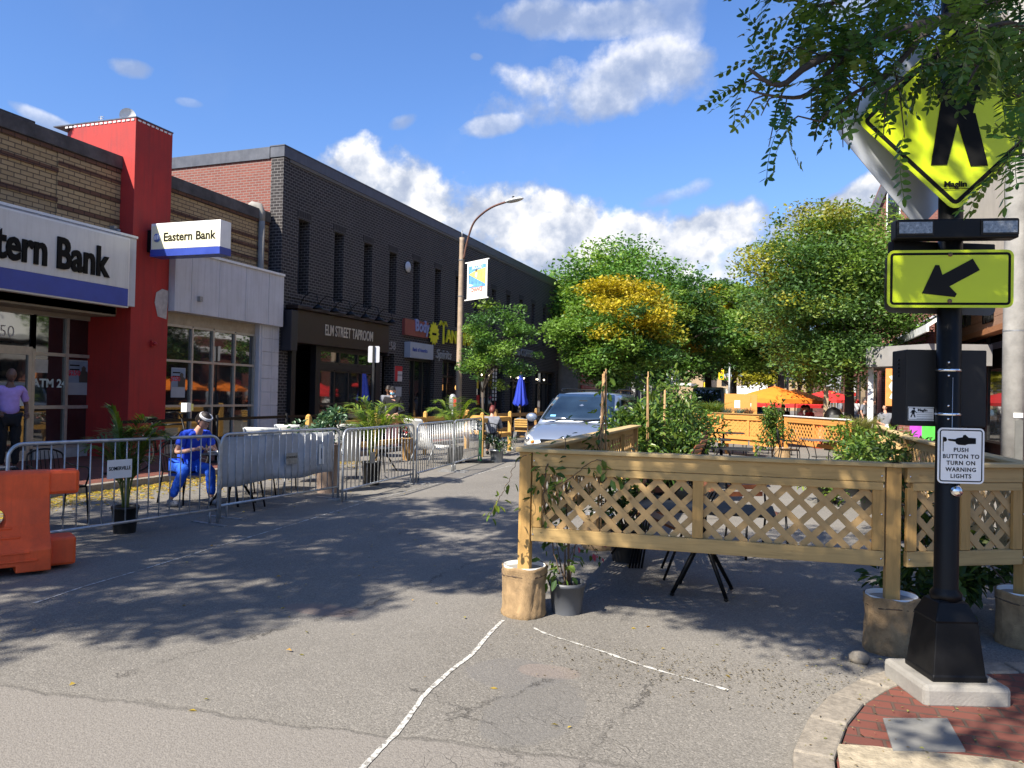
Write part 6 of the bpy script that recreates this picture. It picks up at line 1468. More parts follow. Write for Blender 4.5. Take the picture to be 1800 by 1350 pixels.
    g = MB(); g.tube([(.105*math.cos(2*PI*i/20), -.062, .745+.07*math.sin(2*PI*i/20)) for i in range(20)], .011, 6, closed=True); g.tube([(.05*math.cos(2*PI*i/14), -.064, .765+.04*math.sin(2*PI*i/14)) for i in range(14)], .008, 6, closed=True); g.build('emblem', MT['chrome'], t)
    g = MB(); g.box(-.55, .55, -.012, .03, .34, .47); g.build('lower_grille', MT['black'], t, bevel=.01)
    g = MB(); g.box(-.16, .16, -.03, -.015, .45, .6); np_ = g.build('number_plate', MT['white2'], t)
MT['carglass'] = glass_dark('car_glass', (0.012, 0.022, 0.035), .03, .9); MT['headlens'] = mat('headlamp_lens', (.62, .62, .60), .12, .3, 8, .2, coat=1.0)
vn = thing('minivan', 'silver minivan with roof rails parked beside the left lattice fence, facing the crossing', 'minivan', (-3.98, 15.0, 0), R_(.5))
minivan(vn)
def boxy(name, label, cat, px, dist, w, h, L_, m, nose=None, yaw=0, glass_z=(.55, .85), cargo=None, cabh=None, cy=None):
    p = D(px, 700, dist); t = thing(name, label, cat, (p.x, p.y, 0), yaw)
    hw = w/2; zc = h if cabh is None else cabh
    def s_(y, zt, k=1.0): return [(-hw*k, y, .3), (-hw*k, y, zt*.6), (-hw*k*.9, y, zt-.06), (-hw*k*.75, y, zt), (hw*k*.75, y, zt), (hw*k*.9, y, zt-.06), (hw*k, y, zt*.6), (hw*k, y, .3), (-hw*k, y, .3)]
    nz = nose or .45*h
    g = MB(); loft(g, [s_(0, nz*.9, .9), s_(.1, nz, .97), s_(.8, nz*1.12), s_(1.35, zc*.97), s_(1.8, zc), s_(L_*.96 if not cargo else 2.2, zc), s_(L_ if not cargo else 2.3, zc*.9, .96)]); g.build('body', m, t, weld=True)
    if cargo: g = MB(); g.box(-hw-.08, hw+.08, 2.3, L_, .6, h); g.build('cargo_box', MT['white'], t, bevel=.03)
    za, zb2 = nz*1.14, zc*.93
    g = MB(); g.addf([(-hw*.82, .84, za), (hw*.82, .84, za), (hw*.74, 1.32, zb2), (-hw*.74, 1.32, zb2), (-hw*.82, .82, za+.01), (hw*.82, .82, za+.01), (hw*.74, 1.30, zb2+.01), (-hw*.74, 1.30, zb2+.01)], [(3, 2, 1, 0), (4, 5, 6, 7), (0, 1, 5, 4), (1, 2, 6, 5), (2, 3, 7, 6), (3, 0, 4, 7)]); g.build('windscreen', MT['carglass'], t)
    for s in (-1, 1):
        g = MB(); g.box(s*hw*.60, s*hw*.88, -.02, .06, nz*.62, nz*.8); g.build('headlight', MT['headlens'], t)
        g = MB(); g.box(s*(hw+.03), s*(hw+.2), .95, 1.02, za, za+.28); g.build('wing_mirror', MT['black'], t)
        for y in (.75, L_-.9):
            g = MB(); g.tube([(s*(hw-.2), y, .35), (s*(hw+.01), y, .35)], .35, 18); g.build('wheel', MT['rubber'], t)
        g = MB(); g.box(s*(hw*.985), s*(hw+.008), 1.5, 2.15, zc*.62, zc*.86); g.build('side_window', MT['carglass'], t)
    g = MB(); g.box(-hw*.5, hw*.5, -.03, .02, nz*.45, nz*.75); g.build('grille', MT['black'], t)
    return t
boxy('delivery_van', 'grey high roofed delivery van facing us beyond the left patio shrubs', 'van', 1241, 44, 1.95, 2.35, 5.6, mat('van_grey', (.22, .26, .32), .3, .4, 3, .05, coat=.8), nose=1.2)
boxy('box_truck', 'white box truck facing us at the end of the street', 'truck', 1312, 74, 2.1, 3.0, 7.5, MT['white'], nose=1.15, cargo=True, cabh=2.0)
boxy('parked_car', 'dark red car between the box truck and the orange umbrellas', 'car', 1341, 58, 1.75, 1.45, 4.3, mat('car_red', (.28, .01, .03), .25, .2, 3, .05, coat=1), nose=.85)
boxy('parked_car', 'pale silver car just behind the plywood screen and below the red car', 'car', 1345, 46, 1.75, 1.42, 4.3, MT['silver'], nose=.82)
boxy('parked_car', 'dark car parked on the left between the minivan and the delivery van', 'car', 1120, 42, 1.8, 1.45, 4.4, mat('car_dark', (.02, .025, .03), .3, .2, 3, .05, coat=1), nose=.85)
boxy('parked_car', 'black car in the shade beyond the dark brown door fronts on the left', 'car', 1150, 62, 1.8, 1.45, 4.4, mat('car_black', (.012, .012, .014), .3, .2, 3, .05, coat=1), nose=.85)
# traffic signals
def signal(px, py, dist, label, h0=5.2):
    p = D(px, py, dist); t = thing('traffic_light', label, 'traffic light', (p.x, p.y, 0), CYAW*.3)
    z = p.z
    g = MB(); g.tube([(.6, 0, 0), (.6, 0, z+.8)], .09, 8); g.tube([(.6, 0, z+.7), (0, 0, z+.7)], .05, 6); g.build('post', MT['galvdk'], t)
    g = MB(); g.box(-.2, .2, -.14, .14, z-.55, z+.55); hd = g.build('housing', MT['yellow'], t, bevel=.03)
    for k, c in enumerate(((.5, .02, .01), (.3, .2, .02), (.02, .15, .05))):
        g = MB(); g.lathe([(.001, 0), (.11, 0), (.11, .03)], 12, cap=False); g.v = [(x, -.145-z_, y_+z+.33-.33*k) for x, y_, z_ in g.v]; g.build('lens', mat('lens%d' % k, c, .3), hd)
signal(1371, 667, 62, 'yellow traffic light above the orange umbrellas at the street end')
signal(1268, 655, 58, 'small yellow traffic light high up beside the grey delivery van')
# ================================================================ people
def skin_obj(name, J, bones, mat_, parent, root=0, sub=2, xf=None):
    """J: list of (co, (rx, ry)); bones: index pairs"""
    me = bpy.data.meshes.new(name); me.from_pydata([tuple(j[0]) for j in J], bones, []); me.materials.append(mat_)
    o = bpy.data.objects.new(name, me); COL.objects.link(o); o.parent = parent; KIDS.setdefault(parent.name, []).append(o)
    sk = o.modifiers.new('Skin', 'SKIN'); sk.use_smooth_shade = True
    if not me.skin_vertices: 
        pass
    for i, j in enumerate(J):
        r = j[1]; r = r if hasattr(r, '__len__') else (r, r)
        me.skin_vertices[0].data[i].radius = r; me.skin_vertices[0].data[i].use_root = (i == root)
    s = o.modifiers.new('Sub', 'SUBSURF'); s.levels = sub; s.render_levels = sub
    dg = bpy.context.evaluated_depsgraph_get(); m2 = bpy.data.meshes.new_from_object(o.evaluated_get(dg))
    o.modifiers.clear(); o.data = m2
    return o
from mathutils import noise as mnoise
def wrinkle(o, amp):
    for v in o.data.vertices:
        p = v.co; n = mnoise.noise(Vector((p.x*14, p.y*14, p.z*30)))*.6+mnoise.noise(Vector((p.x*30+5, p.y*30, p.z*18)))*.4
        v.co = p+v.normal*amp*n
    o.data.update(); return o
def merge_into(o, mb):
    """append extra geometry (head, fingers) to an object's mesh: one continuous body mesh object"""
    me = o.data; v0 = [tuple(v.co) for v in me.vertices]; f0 = [tuple(p.vertices) for p in me.polygons]
    n = len(v0); m2 = bpy.data.meshes.new(me.name); m2.from_pydata(v0+[tuple(v) for v in mb.v], [], f0+[[i+n for i in f] for f in mb.f])
    for m in me.materials: m2.materials.append(m)
    m2.polygons.foreach_set('use_smooth', [True]*len(m2.polygons)); o.data = m2; m2.update()
def hand_geo(mb, wrist, dirv, palm_n, s=1.0, curl=.6):
    w = Vector(wrist); d = Vector(dirv).normalized(); pn = Vector(palm_n); pn = (pn-d*pn.dot(d)).normalized(); side = d.cross(pn)
    mb.tube([w, w+d*.03*s, w+d*.085*s], [.024*s, .034*s, .030*s], 8)
    for k, (off, L_) in enumerate(((-.027, .068), (-.009, .078), (.009, .073), (.026, .057))):
        p = w+d*.08*s+side*off*s; q = p+(d*math.cos(curl*.5)+pn*math.sin(curl*.5))*L_*.5*s; r = q+(d*math.cos(curl*1.4)+pn*math.sin(curl*1.4))*L_*.5*s
        mb.tube([p, q, r], [.0095*s, .0085*s, .006*s], 6)
    p = w+d*.03*s-side*.03*s; q = p+(d*.6-side*.8+pn*.3).normalized()*.035*s; r = q+(d*.9+pn*.5).normalized()*.03*s
    mb.tube([p, q, r], [.012*s, .010*s, .007*s], 6)
def person(label, loc, rz, J, skin, shirt, trousers, shoes='cblack', hair='hairdark', hair_style='short', sleeve=.5, mask=None, group=None, band=None, face_dir=(0, -1, 0), head_tilt=0, hands=True, skirt=False, collar=True):
    """J: joints (local metres, facing -Y): pelvis, chest, neck, head, shL, shR, elL, elR, wrL, wrR, hipL, hipR, knL, knR, anL, anR"""
    t = thing('person', label, 'person', loc, rz, group); V = {k: Vector(v) for k, v in J.items()}
    K = ['pelvis', 'belly', 'chest', 'neck', 'head', 'shL', 'elL', 'wrL', 'shR', 'elR', 'wrR', 'hipL', 'knL', 'anL', 'hipR', 'knR', 'anR']
    V.setdefault('belly', V['pelvis'].lerp(V['chest'], .45)); ix = {k: i for i, k in enumerate(K)}
    R = dict(pelvis=(.15, .11), belly=(.13, .10), chest=(.155, .105), neck=.052, head=.05, shL=.055, shR=.055, elL=.040, elR=.040, wrL=.027, wrR=.027, hipL=.088, hipR=.088, knL=.055, knR=.055, anL=.036, anR=.036)
    B = [('pelvis', 'belly'), ('belly', 'chest'), ('chest', 'neck'), ('neck', 'head'), ('chest', 'shL'), ('shL', 'elL'), ('elL', 'wrL'), ('chest', 'shR'), ('shR', 'elR'), ('elR', 'wrR'), ('pelvis', 'hipL'), ('hipL', 'knL'), ('knL', 'anL'), ('pelvis', 'hipR'), ('hipR', 'knR'), ('knR', 'anR')]
    body = skin_obj('body', [(V[k], R[k]) for k in K], [(ix[a], ix[b]) for a, b in B], skin, t, 0)
    up = (V['head']-V['neck']).normalized(); fd = Vector(face_dir); fd = (fd-up*fd.dot(up)).normalized(); rt = fd.cross(up)
    M_ = Matrix((rt, -fd, up)).transposed()   # local x right, y back, z up
    hc = V['head']+up*.085
    g = MB(); n, m = 18, 14; v = []
    for i in range(m+1):
        th = PI*i/m
        for k in range(n):
            a = 2*PI*k/n; x = .074*math.sin(th)*math.cos(a); y = .092*math.sin(th)*math.sin(a); z = .118*math.cos(th)
            if z < 0: x *= 1-.28*(-z/.118)**1.5; y = y*(1-.12*(-z/.118)) - .008*(-z/.118)
            if y < 0: # face side
                if abs(x) < .016 and -.045 < z < .01: y -= .016*(1-abs(x)/.016)*(1-abs(z+.022)/.035 if abs(z+.022) < .035 else 0)
                if .005 < z < .03 and .015 < abs(x) < .045: y += .006
            v.append(hc+M_ @ Vector((x, y, z)))
    g.addf(v, [(i*n+k, (i+1)*n+k, (i+1)*n+(k+1) % n, i*n+(k+1) % n) for i in range(m) for k in range(n)], True)
    g.ball(hc+M_ @ Vector((0, -.100, -.022)), .012, .014, .020, 8, 6, M_)      # nose
    for s in (-1, 1): g.ball(hc+M_ @ Vector((s*.074, .005, -.008)), .010, .016, .026, 8, 6, M_)   # ears
    g.ball(hc+M_ @ Vector((0, -.088, -.062)), .022, .008, .007, 8, 5, M_)
    if hands:
        for s in 'LR':
            d = (V['wr'+s]-V['el'+s]); hand_geo(g, V['wr'+s], d, J.get('palm', (0, -.3, -1)), 1.0, .7)
    merge_into(body, g)
    g = MB()
    for s in (-1, 1): g.ball(hc+M_ @ Vector((s*.031, -.082, .012)), .010, .006, .006, 8, 5, M_)
    e = g.build('eyes', MT['hairdark'], t)
    # hair cap
    g = MB(); v = []; n, m = 20, 10; keep = {'short': .62, 'long': .80, 'buzz': .52}[hair_style]
    for i in range(m+1):
        th = PI*keep*i/m
        for k in range(n):
            a = 2*PI*k/n; r = 1.10 if hair_style != 'buzz' else 1.035
            x = .074*r*math.sin(th)*math.cos(a); y = .094*r*math.sin(th)*math.sin(a); z = .118*r*math.cos(th)
            if y < 0: z = max(z, .045+.02*math.cos(a*6)*.3)
            v.append(hc+M_ @ Vector((x, y+.006, z+.004)))
    g.addf(v, [(i*n+k, (i+1)*n+k, (i+1)*n+(k+1) % n, i*n+(k+1) % n) for i in range(m) for k in range(n)], True)
    if hair_style == 'long': g.ball(hc+M_ @ Vector((0, .085, -.02)), .07, .05, .10, 12, 8, M_)
    g.build('hair', MT[hair] if isinstance(hair, str) else hair, t)
    if band:
        g = MB(); P = []
        for k in range(24):
            a = 2*PI*k/24; P.append(hc+M_ @ Vector((.073*math.cos(a), .092*math.sin(a), .072-.028*math.sin(a)*0+.028*(-math.sin(a)*-1)*-.5)))
        for q in (-.012, 0, .012): g.tube([p+up*q for p in P], .010, 6, closed=True)
        g.build('headband', MT[band], t)
    if mask:
        g = MB(); g.ball(hc+M_ @ Vector((0, -.062, -.048)), .058, .046, .046, 14, 8, M_); g.build('face_mask', MT[mask], t)
    # clothes as second skins, ending cleanly
    ek = lambda a, b, f: V[a].lerp(V[b], f)
    JS = [(V['pelvis']+Vector((0, 0, -.02)), (.175, .135)), (V['belly'], (.158, .125)), (V['chest'], (.175, .13)), (ek('chest', 'neck', .75), (.07, .075)), (V['shL'], .075), (ek('shL', 'elL', min(1, sleeve*2)*.85), .064), (V['shR'], .075), (ek('shR', 'elR', min(1, sleeve*2)*.85), .064)]
    bs = [(0, 1), (1, 2), (2, 3), (2, 4), (4, 5), (2, 6), (6, 7)]
    if sleeve > .6:
        JS += [(V['elL'], .056), (ek('elL', 'wrL', .92), .042), (V['elR'], .056), (ek('elR', 'wrR', .92), .042)]; bs += [(5, 8), (8, 9), (7, 10), (10, 11)]
    wrinkle(skin_obj('shirt', JS, bs, MT[shirt], t, 0, 3), .013)
    JT = [(V['pelvis']+Vector((0, 0, -.03)), (.168, .128)), (V['hipL'], .108), (V['knL'], .080), (ek('knL', 'anL', .92), .062), (V['hipR'], .108), (V['knR'], .080), (ek('knR', 'anR', .92), .062)]
    wrinkle(skin_obj('trousers', JT, [(0, 1), (1, 2), (2, 3), (0, 4), (4, 5), (5, 6)], MT[trousers], t, 0, 3), .014)
    for s in 'LR':
        a = V['an'+s]; kd = (V['kn'+s]-V['hip'+s]); kd.z = 0
        fd2 = Vector(J.get('toe', (0, -1, 0))).normalized()
        g = MB(); g.ball(a+fd2*.07+Vector((0, 0, -.045)), .048, .135, .045, 12, 8, Matrix.Rotation(math.atan2(fd2.x, -fd2.y), 3, 'Z')); g.ball(a+Vector((0, 0, -.03)), .045, .05, .05, 10, 6); g.build('shoe', MT[shoes], t)
    return t
def stand(h=1.74, lean=0, armL=None, armR=None, stride=.0):
    k = h/1.74
    J = dict(pelvis=(0, 0, .96), chest=(0, -.01-lean*.3, 1.30), neck=(0, .0-lean*.45, 1.50), head=(0, -.015-lean*.6, 1.55), shL=(.185, 0-lean*.35, 1.42), shR=(-.185, 0-lean*.35, 1.42),
             elL=(.24, .03, 1.12), elR=(-.24, .03, 1.12), wrL=(.24, -.06, .88), wrR=(-.24, -.06, .88), hipL=(.09, 0, .90), hipR=(-.09, 0, .90),
             knL=(.10, -.02-stride, .50), knR=(-.10, -.02+stride*.3, .50), anL=(.105, .03-stride*1.6, .09), anR=(-.105, .03+stride, .09))
    if armL: J['elL'], J['wrL'] = armL
    if armR: J['elR'], J['wrR'] = armR
    return {a: tuple(c*k for c in v) for a, v in J.items()}
def sit(seat=.46, lean=.1, armL=None, armR=None, fwd=.42, foot=None):
    J = dict(pelvis=(0, 0, seat+.10), belly=(0, -.02-lean*.3, seat+.26), chest=(0, -.03-lean*.7, seat+.44), neck=(0, -.05-lean*1.3, seat+.63), head=(0, -.075-lean*1.45, seat+.695), shL=(.18, -.03-lean, seat+.54), shR=(-.18, -.03-lean, seat+.54),
             elL=(.24, -.14-lean, seat+.30), elR=(-.24, -.14-lean, seat+.30), wrL=(.12, -.36-lean, seat+.31), wrR=(-.12, -.36-lean, seat+.31), hipL=(.09, -.03, seat+.07), hipR=(-.09, -.03, seat+.07),
             knL=(.13, -fwd, seat+.06), knR=(-.13, -fwd, seat+.06), anL=(.14, -fwd-.02, .09), anR=(-.14, -fwd-.02, .09))
    if armL: J['elL'], J['wrL'] = armL
    if armR: J['elR'], J['wrR'] = armR
    if foot: J['anL'], J['anR'] = foot
    return J
# furniture --------------------------------------------------------------------
def metal_chair(t, m='black', seat=.45, arms=True, slat=None, back_h=.88):
    M_ = MT[m]; w = .22
    g = MB(); g.box(-w, w, -.21, .21, seat-.012, seat+.012); g.build('seat', MT[slat] if slat else M_, t, bevel=.006)
    for sx in (-1, 1):
        g = MB(); g.tube([(sx*w, -.2, seat), (sx*(w+.02), -.23, .0)], .012, 7); g.build('leg', M_, t)
        g = MB(); g.tube([(sx*w, .2, seat), (sx*(w+.01), .28, .0)], .012, 7); g.build('leg', M_, t)
        if arms:
            g = MB(); g.tube(smooth_pts([(sx*w, -.18, seat), (sx*(w+.03), -.2, seat+.2), (sx*(w+.03), .05, seat+.22), (sx*w, .25, seat+.26)], 4), .011, 6); g.build('armrest', M_, t)
    g = MB(); g.tube(smooth_pts([(-w, .2, seat), (-w, .27, seat+.30), (-w*.8, .30, back_h-.04), (0, .31, back_h), (w*.8, .30, back_h-.04), (w, .27, seat+.30), (w, .2, seat)], 5), .012, 7); g.build('back_frame', M_, t)
    g = MB()
    if slat:
        for k in range(4): g.box(-w+.01, w-.01, .255+.012*k, .27+.012*k, seat+.14+.075*k, seat+.19+.075*k)
    else:
        for k in range(7): x = -w+.06+(2*w-.12)*k/6; g.tube([(x, .22, seat+.02), (x, .28, seat+.28), (x*.9, .305, back_h-.02)], .005, 5)
    g.build('back_slats', MT[slat] if slat else M_, t)
def pedestal_table(t, w=.6, d=.6, h=.73, m='blackmat', legs='splay'):
    g = MB(); g.box(-w/2, w/2, -d/2, d/2, h-.022, h); g.build('table_top', MT[m], t, bevel=.006)
    if legs == 'splay':
        g = MB(); g.tube([(0, 0, .42), (0, 0, h-.02)], .03, 10); g.build('column', MT['black'], t)
        for a in (40, 130, 220, 310):
            c, s = math.cos(R_(a)), math.sin(R_(a)); g = MB(); g.tube([(.02*c, .02*s, .50), (.03*c, .03*s, .42), (.10*c, .10*s, .34), (.31*c, .31*s, .02)], [.018, .019, .019, .016], 8); g.ball((.31*c, .31*s, .012), .02, .02, .012, 8, 5); g.build('leg', MT['black'], t)
    else:
        for sx in (-1, 1):
            for sy in (-1, 1):
                g = MB(); g.tube(smooth_pts([(sx*w*.42, sy*d*.42, h-.02), (sx*w*.30, sy*d*.30, h*.6), (sx*w*.28, sy*d*.28, h*.35), (sx*w*.42, sy*d*.42, 0)], 4), .011, 6); g.build('leg', MT['black'], t)
        g = MB(); g.tube([(w*.28*math.cos(2*PI*i/16), d*.28*math.sin(2*PI*i/16), h*.42) for i in range(16)], .007, 5, closed=True); g.build('ring_brace', MT['black'], t)
# --- left terrace in front of the bank
tt = thing('cafe_table', 'black bistro table where the woman in blue sits, in front of the bank window', 'table', (-7.30, 9.15, 0), .2); pedestal_table(tt, .65, .65, .74, 'greypot')
ch0 = thing('cafe_chair', 'black metal chair under the seated woman in blue', 'chair', (-8.02, 9.0, 0), R_(85), 'black metal chairs on the left terrace'); metal_chair(ch0)
KEEP = [((-6.95, 8.85, 0), R_(-70), 'black metal chair with its back to the road at the blue woman\'s table'), ((-7.6, 9.95, 0), R_(-10), 'black metal chair on the far side of the blue woman\'s table'),
        ((-8.0, 6.9, 0), R_(80), 'dark metal chair just behind the first potted palm'), ((-8.7, 6.0, 0), R_(60), 'dark metal chair half hidden by the orange barricade')]
for l, r, lab in KEEP: copy_thing(ch0, l, r, lab, 'black metal chairs on the left terrace')
t2 = thing('cafe_table', 'dark bistro table behind the orange barricade with a white menu card', 'table', (-8.2, 5.9, 0), .3); pedestal_table(t2, .7, .7, .74, 'greypot')
mc_ = thing('menu_card', 'white card lying on the table behind the orange barricade', 'card', (-8.15, 5.95, .741), .5); g = MB(); g.box(-.2, .2, -.14, .14, 0, .004); g.build('sheet', MT['white2'], mc_)
cup = thing('drink_cup', 'clear plastic cup of red drink with a lid on the blue woman\'s table', 'cup', (-7.42, 9.22, .742)); g = MB(); g.lathe([(.033, 0), (.045, .12), (.046, .125), (.0, .126)], 16); g.build('cup', MT['plastic_red'], cup); g = MB(); g.lathe([(.047, .125), (.04, .15), (.02, .165), (.0, .165)], 16, cap=False); g.build('lid', MT['lamp'], cup)
tr_ = thing('food_tray', 'pale paper tray on the blue woman\'s table', 'tray', (-7.52, 9.05, .742), .3); g = MB(); g.box(-.1, .1, -.07, .07, 0, .02); g.build('tray', MT['white2'], tr_, bevel=.006)
jw = sit(.44, .22, armL=((.28, -.30, .74), (.08, -.52, .80)), armR=((-.29, -.24, .74), (-.12, -.48, .80)), foot=((.14, -.46, .09), (-.34, -.22, .09)))
jw['knR'] = (-.24, -.38, .50)
person('seated woman in bright blue scrubs with a white headband, looking down at her table', (-8.02, 9.0, 0), R_(72), jw, MT['skin'], 'cblue', 'cblue2', 'cgrey', 'hairdark', 'long', .4, None, None, 'cwhite', (0.15, -1, -.35))
js = stand(1.8, .04, armR=((-.26, .05, 1.12), (-.2, -.24, 1.02)), armL=((.26, .05, 1.12), (.2, -.24, 1.0)))
pp = PX(14, 800, -12.55)
person('bald man in a lilac polo shirt and dark trousers standing at the bank door', (pp.x, pp.y, .12), R_(65), js, MT['skin2'], 'clilac', 'cblack', 'cblack', MT['skin2'], 'buzz', .5)
mk = D(690, 700, 19.8)
person('woman in a black top, dark headscarf and blue face mask by the 258 doorway', (mk.x, mk.y, .12), R_(25), stand(1.66, 0, armR=((-.30, -.02, 1.1), (-.12, -.18, 1.0)), armL=((.30, -.02, 1.1), (.12, -.18, 1.02))), MT['skin'], 'cblack', 'cpink', 'cblack', 'cblack', 'long', 1.0, 'maskblue')
mk2 = D(683, 700, 21.6)
person('person in a grey top standing in the doorway behind the masked woman', (mk2.x, mk2.y, .12), R_(15), stand(1.7), MT['skin2'], 'cgrey', 'cblack', 'cblack', 'hairdark', 'short', 1.0)
rd = D(865, 700, 20.6)
person('person in a dark and white jacket sitting with their back turned beyond the far palm', (rd.x, rd.y, .0), R_(195), sit(.46, .05), MT['skin'], 'cgrey', 'cblack', 'cblack', mat('hair_auburn', (.12, .02, .015), .6), 'long', 1.0)
chx = copy_thing(ch0, (rd.x, rd.y, 0), R_(195), 'metal chair under the person sitting behind the far palm', 'black metal chairs on the left terrace')
# white reclining lounge chairs
def lounge(t):
    for s in (-1, 1):
        g = MB(); g.tube(smooth_pts([(s*.28, .62, 1.05), (s*.28, .12, .38), (s*.28, -.35, .42)], 4), .016, 7); g.build('side_rail', MT['galv'], t)
        g = MB(); g.tube([(s*.29, .35, .62), (s*.29, -.30, .62), (s*.29, -.38, 0)], .014, 6); g.build('leg', MT['galvdk'], t); g = MB(); g.tube([(s*.29, .2, .45), (s*.29, .42, 0)], .014, 6); g.build('leg', MT['galvdk'], t)
    g = MB(); n = 12; v = []; P = smooth_pts([(0, .62, 1.05), (0, .36, .70), (0, .12, .36), (0, -.1, .385), (0, -.38, .42)], 5)
    for p in P: v += [(-.265, p.y, p.z+.012), (.265, p.y, p.z+.012)]
    g.addf(v, [(2*i, 2*i+1, 2*i+3, 2*i+2) for i in range(len(P)-1)], True); o = g.build('sling', MT['white'], t); m = o.modifiers.new('S', 'SOLIDIFY'); m.thickness = .012
lc = G(672, 850); l0 = thing('lounge_chair', 'white sling lounge chair left of the middle potted palm', 'lounge chair', (-7.6, 12.6, 0), R_(215), 'white lounge chairs behind the barriers'); lounge(l0)
copy_thing(l0, (-7.5, 16.3, 0), R_(160), 'white sling lounge chair right of the middle potted palm', 'white lounge chairs behind the barriers')
copy_thing(l0, (-7.7, 10.6, 0), R_(200), 'white sling lounge chair whose head rest shows over the grey fabric sheet', 'white lounge chairs behind the barriers')
copy_thing(l0, (-8.0, 9.9+1.9, 0), R_(200), 'white lounge chair beside the tall beige planter', 'white lounge chairs behind the barriers')
lt_ = thing('side_table', 'small black round table between the white lounge chairs', 'table', (-7.7, 14.3, 0)); pedestal_table(lt_, .5, .5, .5, 'blackmat')
cfc = thing('slatted_chair', 'pale slatted wooden chair at the brown rail beside the minivan', 'chair', (-7.9, 24.3, 0), R_(190)); metal_chair(cfc, 'galvdk', .45, False, 'ywood')
# --- closed blue parasol
bp2 = PX(915, 705, -9.3); zt2 = PX(914, 656, -9.3).z; ub = thing('closed_parasol', 'closed bright blue parasol standing before the cafe window', 'parasol', (bp2.x, bp2.y, .0))
zt2 = max(zt2, 2.35)
g = MB(); g.tube([(0, 0, 0), (0, 0, zt2+.12)], .022, 8); g.lathe([(.22, 0), (.22, .05), (.05, .08)], 14); g.build('pole', MT['oldwood'], ub)
g = MB(); n = 32; prof = [(.02, zt2), (.06, zt2-.12), (.12, zt2-.45), (.18, zt2-.9), (.24, zt2-1.2), (.23, zt2-1.24)]; v = []
for r, z in prof:
    for k in range(n): a = 2*PI*k/n; rr = r*(1+.30*math.sin(a*8)); v.append((rr*math.cos(a), rr*math.sin(a), z+.05*math.sin(a*8)*(r > .2)))
g.addf(v, [(i*n+k, i*n+(k+1) % n, (i+1)*n+(k+1) % n, (i+1)*n+k) for i in range(len(prof)-1) for k in range(n)], True); g.build('canopy', MT['bluecloth'], ub)
# --- patio tables and chairs
PT = 'black tables inside the lattice patio'
ta = thing('patio_table', 'black splay legged table just behind the front lattice fence', 'table', (-.55, 6.75, 0), .05, PT); pedestal_table(ta, 1.15, .62, .73)
def gt(px, py, z=.73):
    p = G(px, py, z); return (p.x, p.y, 0)
T2 = gt(1205, 800); tb_ = thing('patio_table', 'second black table from the front, its top just above the front cap rail', 'table', T2, .05, PT); pedestal_table(tb_, 1.1, .75, .73)
T3 = gt(1268, 787); copy_thing(tb_, T3, .08, 'third black patio table, beside the tipped slatted chairs', PT)
T4 = gt(1240, 771); copy_thing(tb_, T4, .1, 'fourth black patio table in front of the orange back fence', PT)
T5 = gt(1272, 760); copy_thing(tb_, T5, .1, 'fifth black patio table, closest to the orange boards', PT)
T6 = gt(1446, 773, .72); tc_ = thing('patio_table', 'scrolled iron bistro table at the right of the patio before the climbing plants', 'table', T6, .3, PT); pedestal_table(tc_, .85, .85, .72, 'greypot', 'scroll')
TS = 'brown slatted chairs on the patio'
w0 = thing('folding_chair', 'nearest of the brown slatted folding chairs at the left of the patio', 'chair', (-1.15, 11.0, .12), 0, TS); metal_chair(w0, 'black', .45, False, 'slat', .86); w0.rotation_euler = (R_(32), 0, R_(78))
for x, y, r, tilt, lab in ((-1.2, 12.3, 82, 32, 'brown slatted folding chair tipped against the third black table'), (-1.27, 13.6, 80, 30, 'brown slatted folding chair tipped against the fourth black table'), (-1.35, 15.0, 84, 28, 'farthest brown slatted folding chair by the leafy shrubs'),
                          (-1.15, 7.15, 100, 24, 'brown slatted chair behind the left half of the front lattice'), (-.15, 8.6, 30, 0, 'dark slatted chair seen through the middle of the front lattice')):
    c = copy_thing(w0, (x, y, .12 if tilt else 0), R_(r), lab, TS); c.rotation_euler = (R_(tilt), 0, R_(r))
fc_ = thing('folded_chair', 'bundle of black folded chair legs leaning under the front lattice fence', 'chair', (-1.22, 7.55, 0), .4)
for k in range(5):
    g = MB(); g.tube([(-.12+.03*k, -.1, 0), (.10+.025*k, .12, .9)], .011, 6); g.build('leg', MT['black'], fc_)
for z in (.5, .62, .74):
    g = MB(); g.bar((-.02, .0, z), (.25, .07, z), .012, .05); g.build('slat', MT['slat'], fc_)
a0 = thing('armchair', 'curved back iron armchair before the orange back fence', 'chair', (G(1308, 800).x, G(1308, 800).y, 0), R_(-35), 'iron armchairs on the patio'); metal_chair(a0, 'black', .45, True, None, .98)
copy_thing(a0, (T6[0]-.75, T6[1]-.1, 0), R_(95), 'iron armchair left of the scrolled bistro table', 'iron armchairs on the patio')
copy_thing(a0, (1.4, 8.3, 0), R_(60), 'iron armchair seen through the right end of the front lattice', 'iron armchairs on the patio')
copy_thing(a0, (G(1372, 800).x, G(1372, 800).y, 0), R_(120), 'iron armchair half hidden by the climbing plant in the grey pot', 'iron armchairs on the patio')
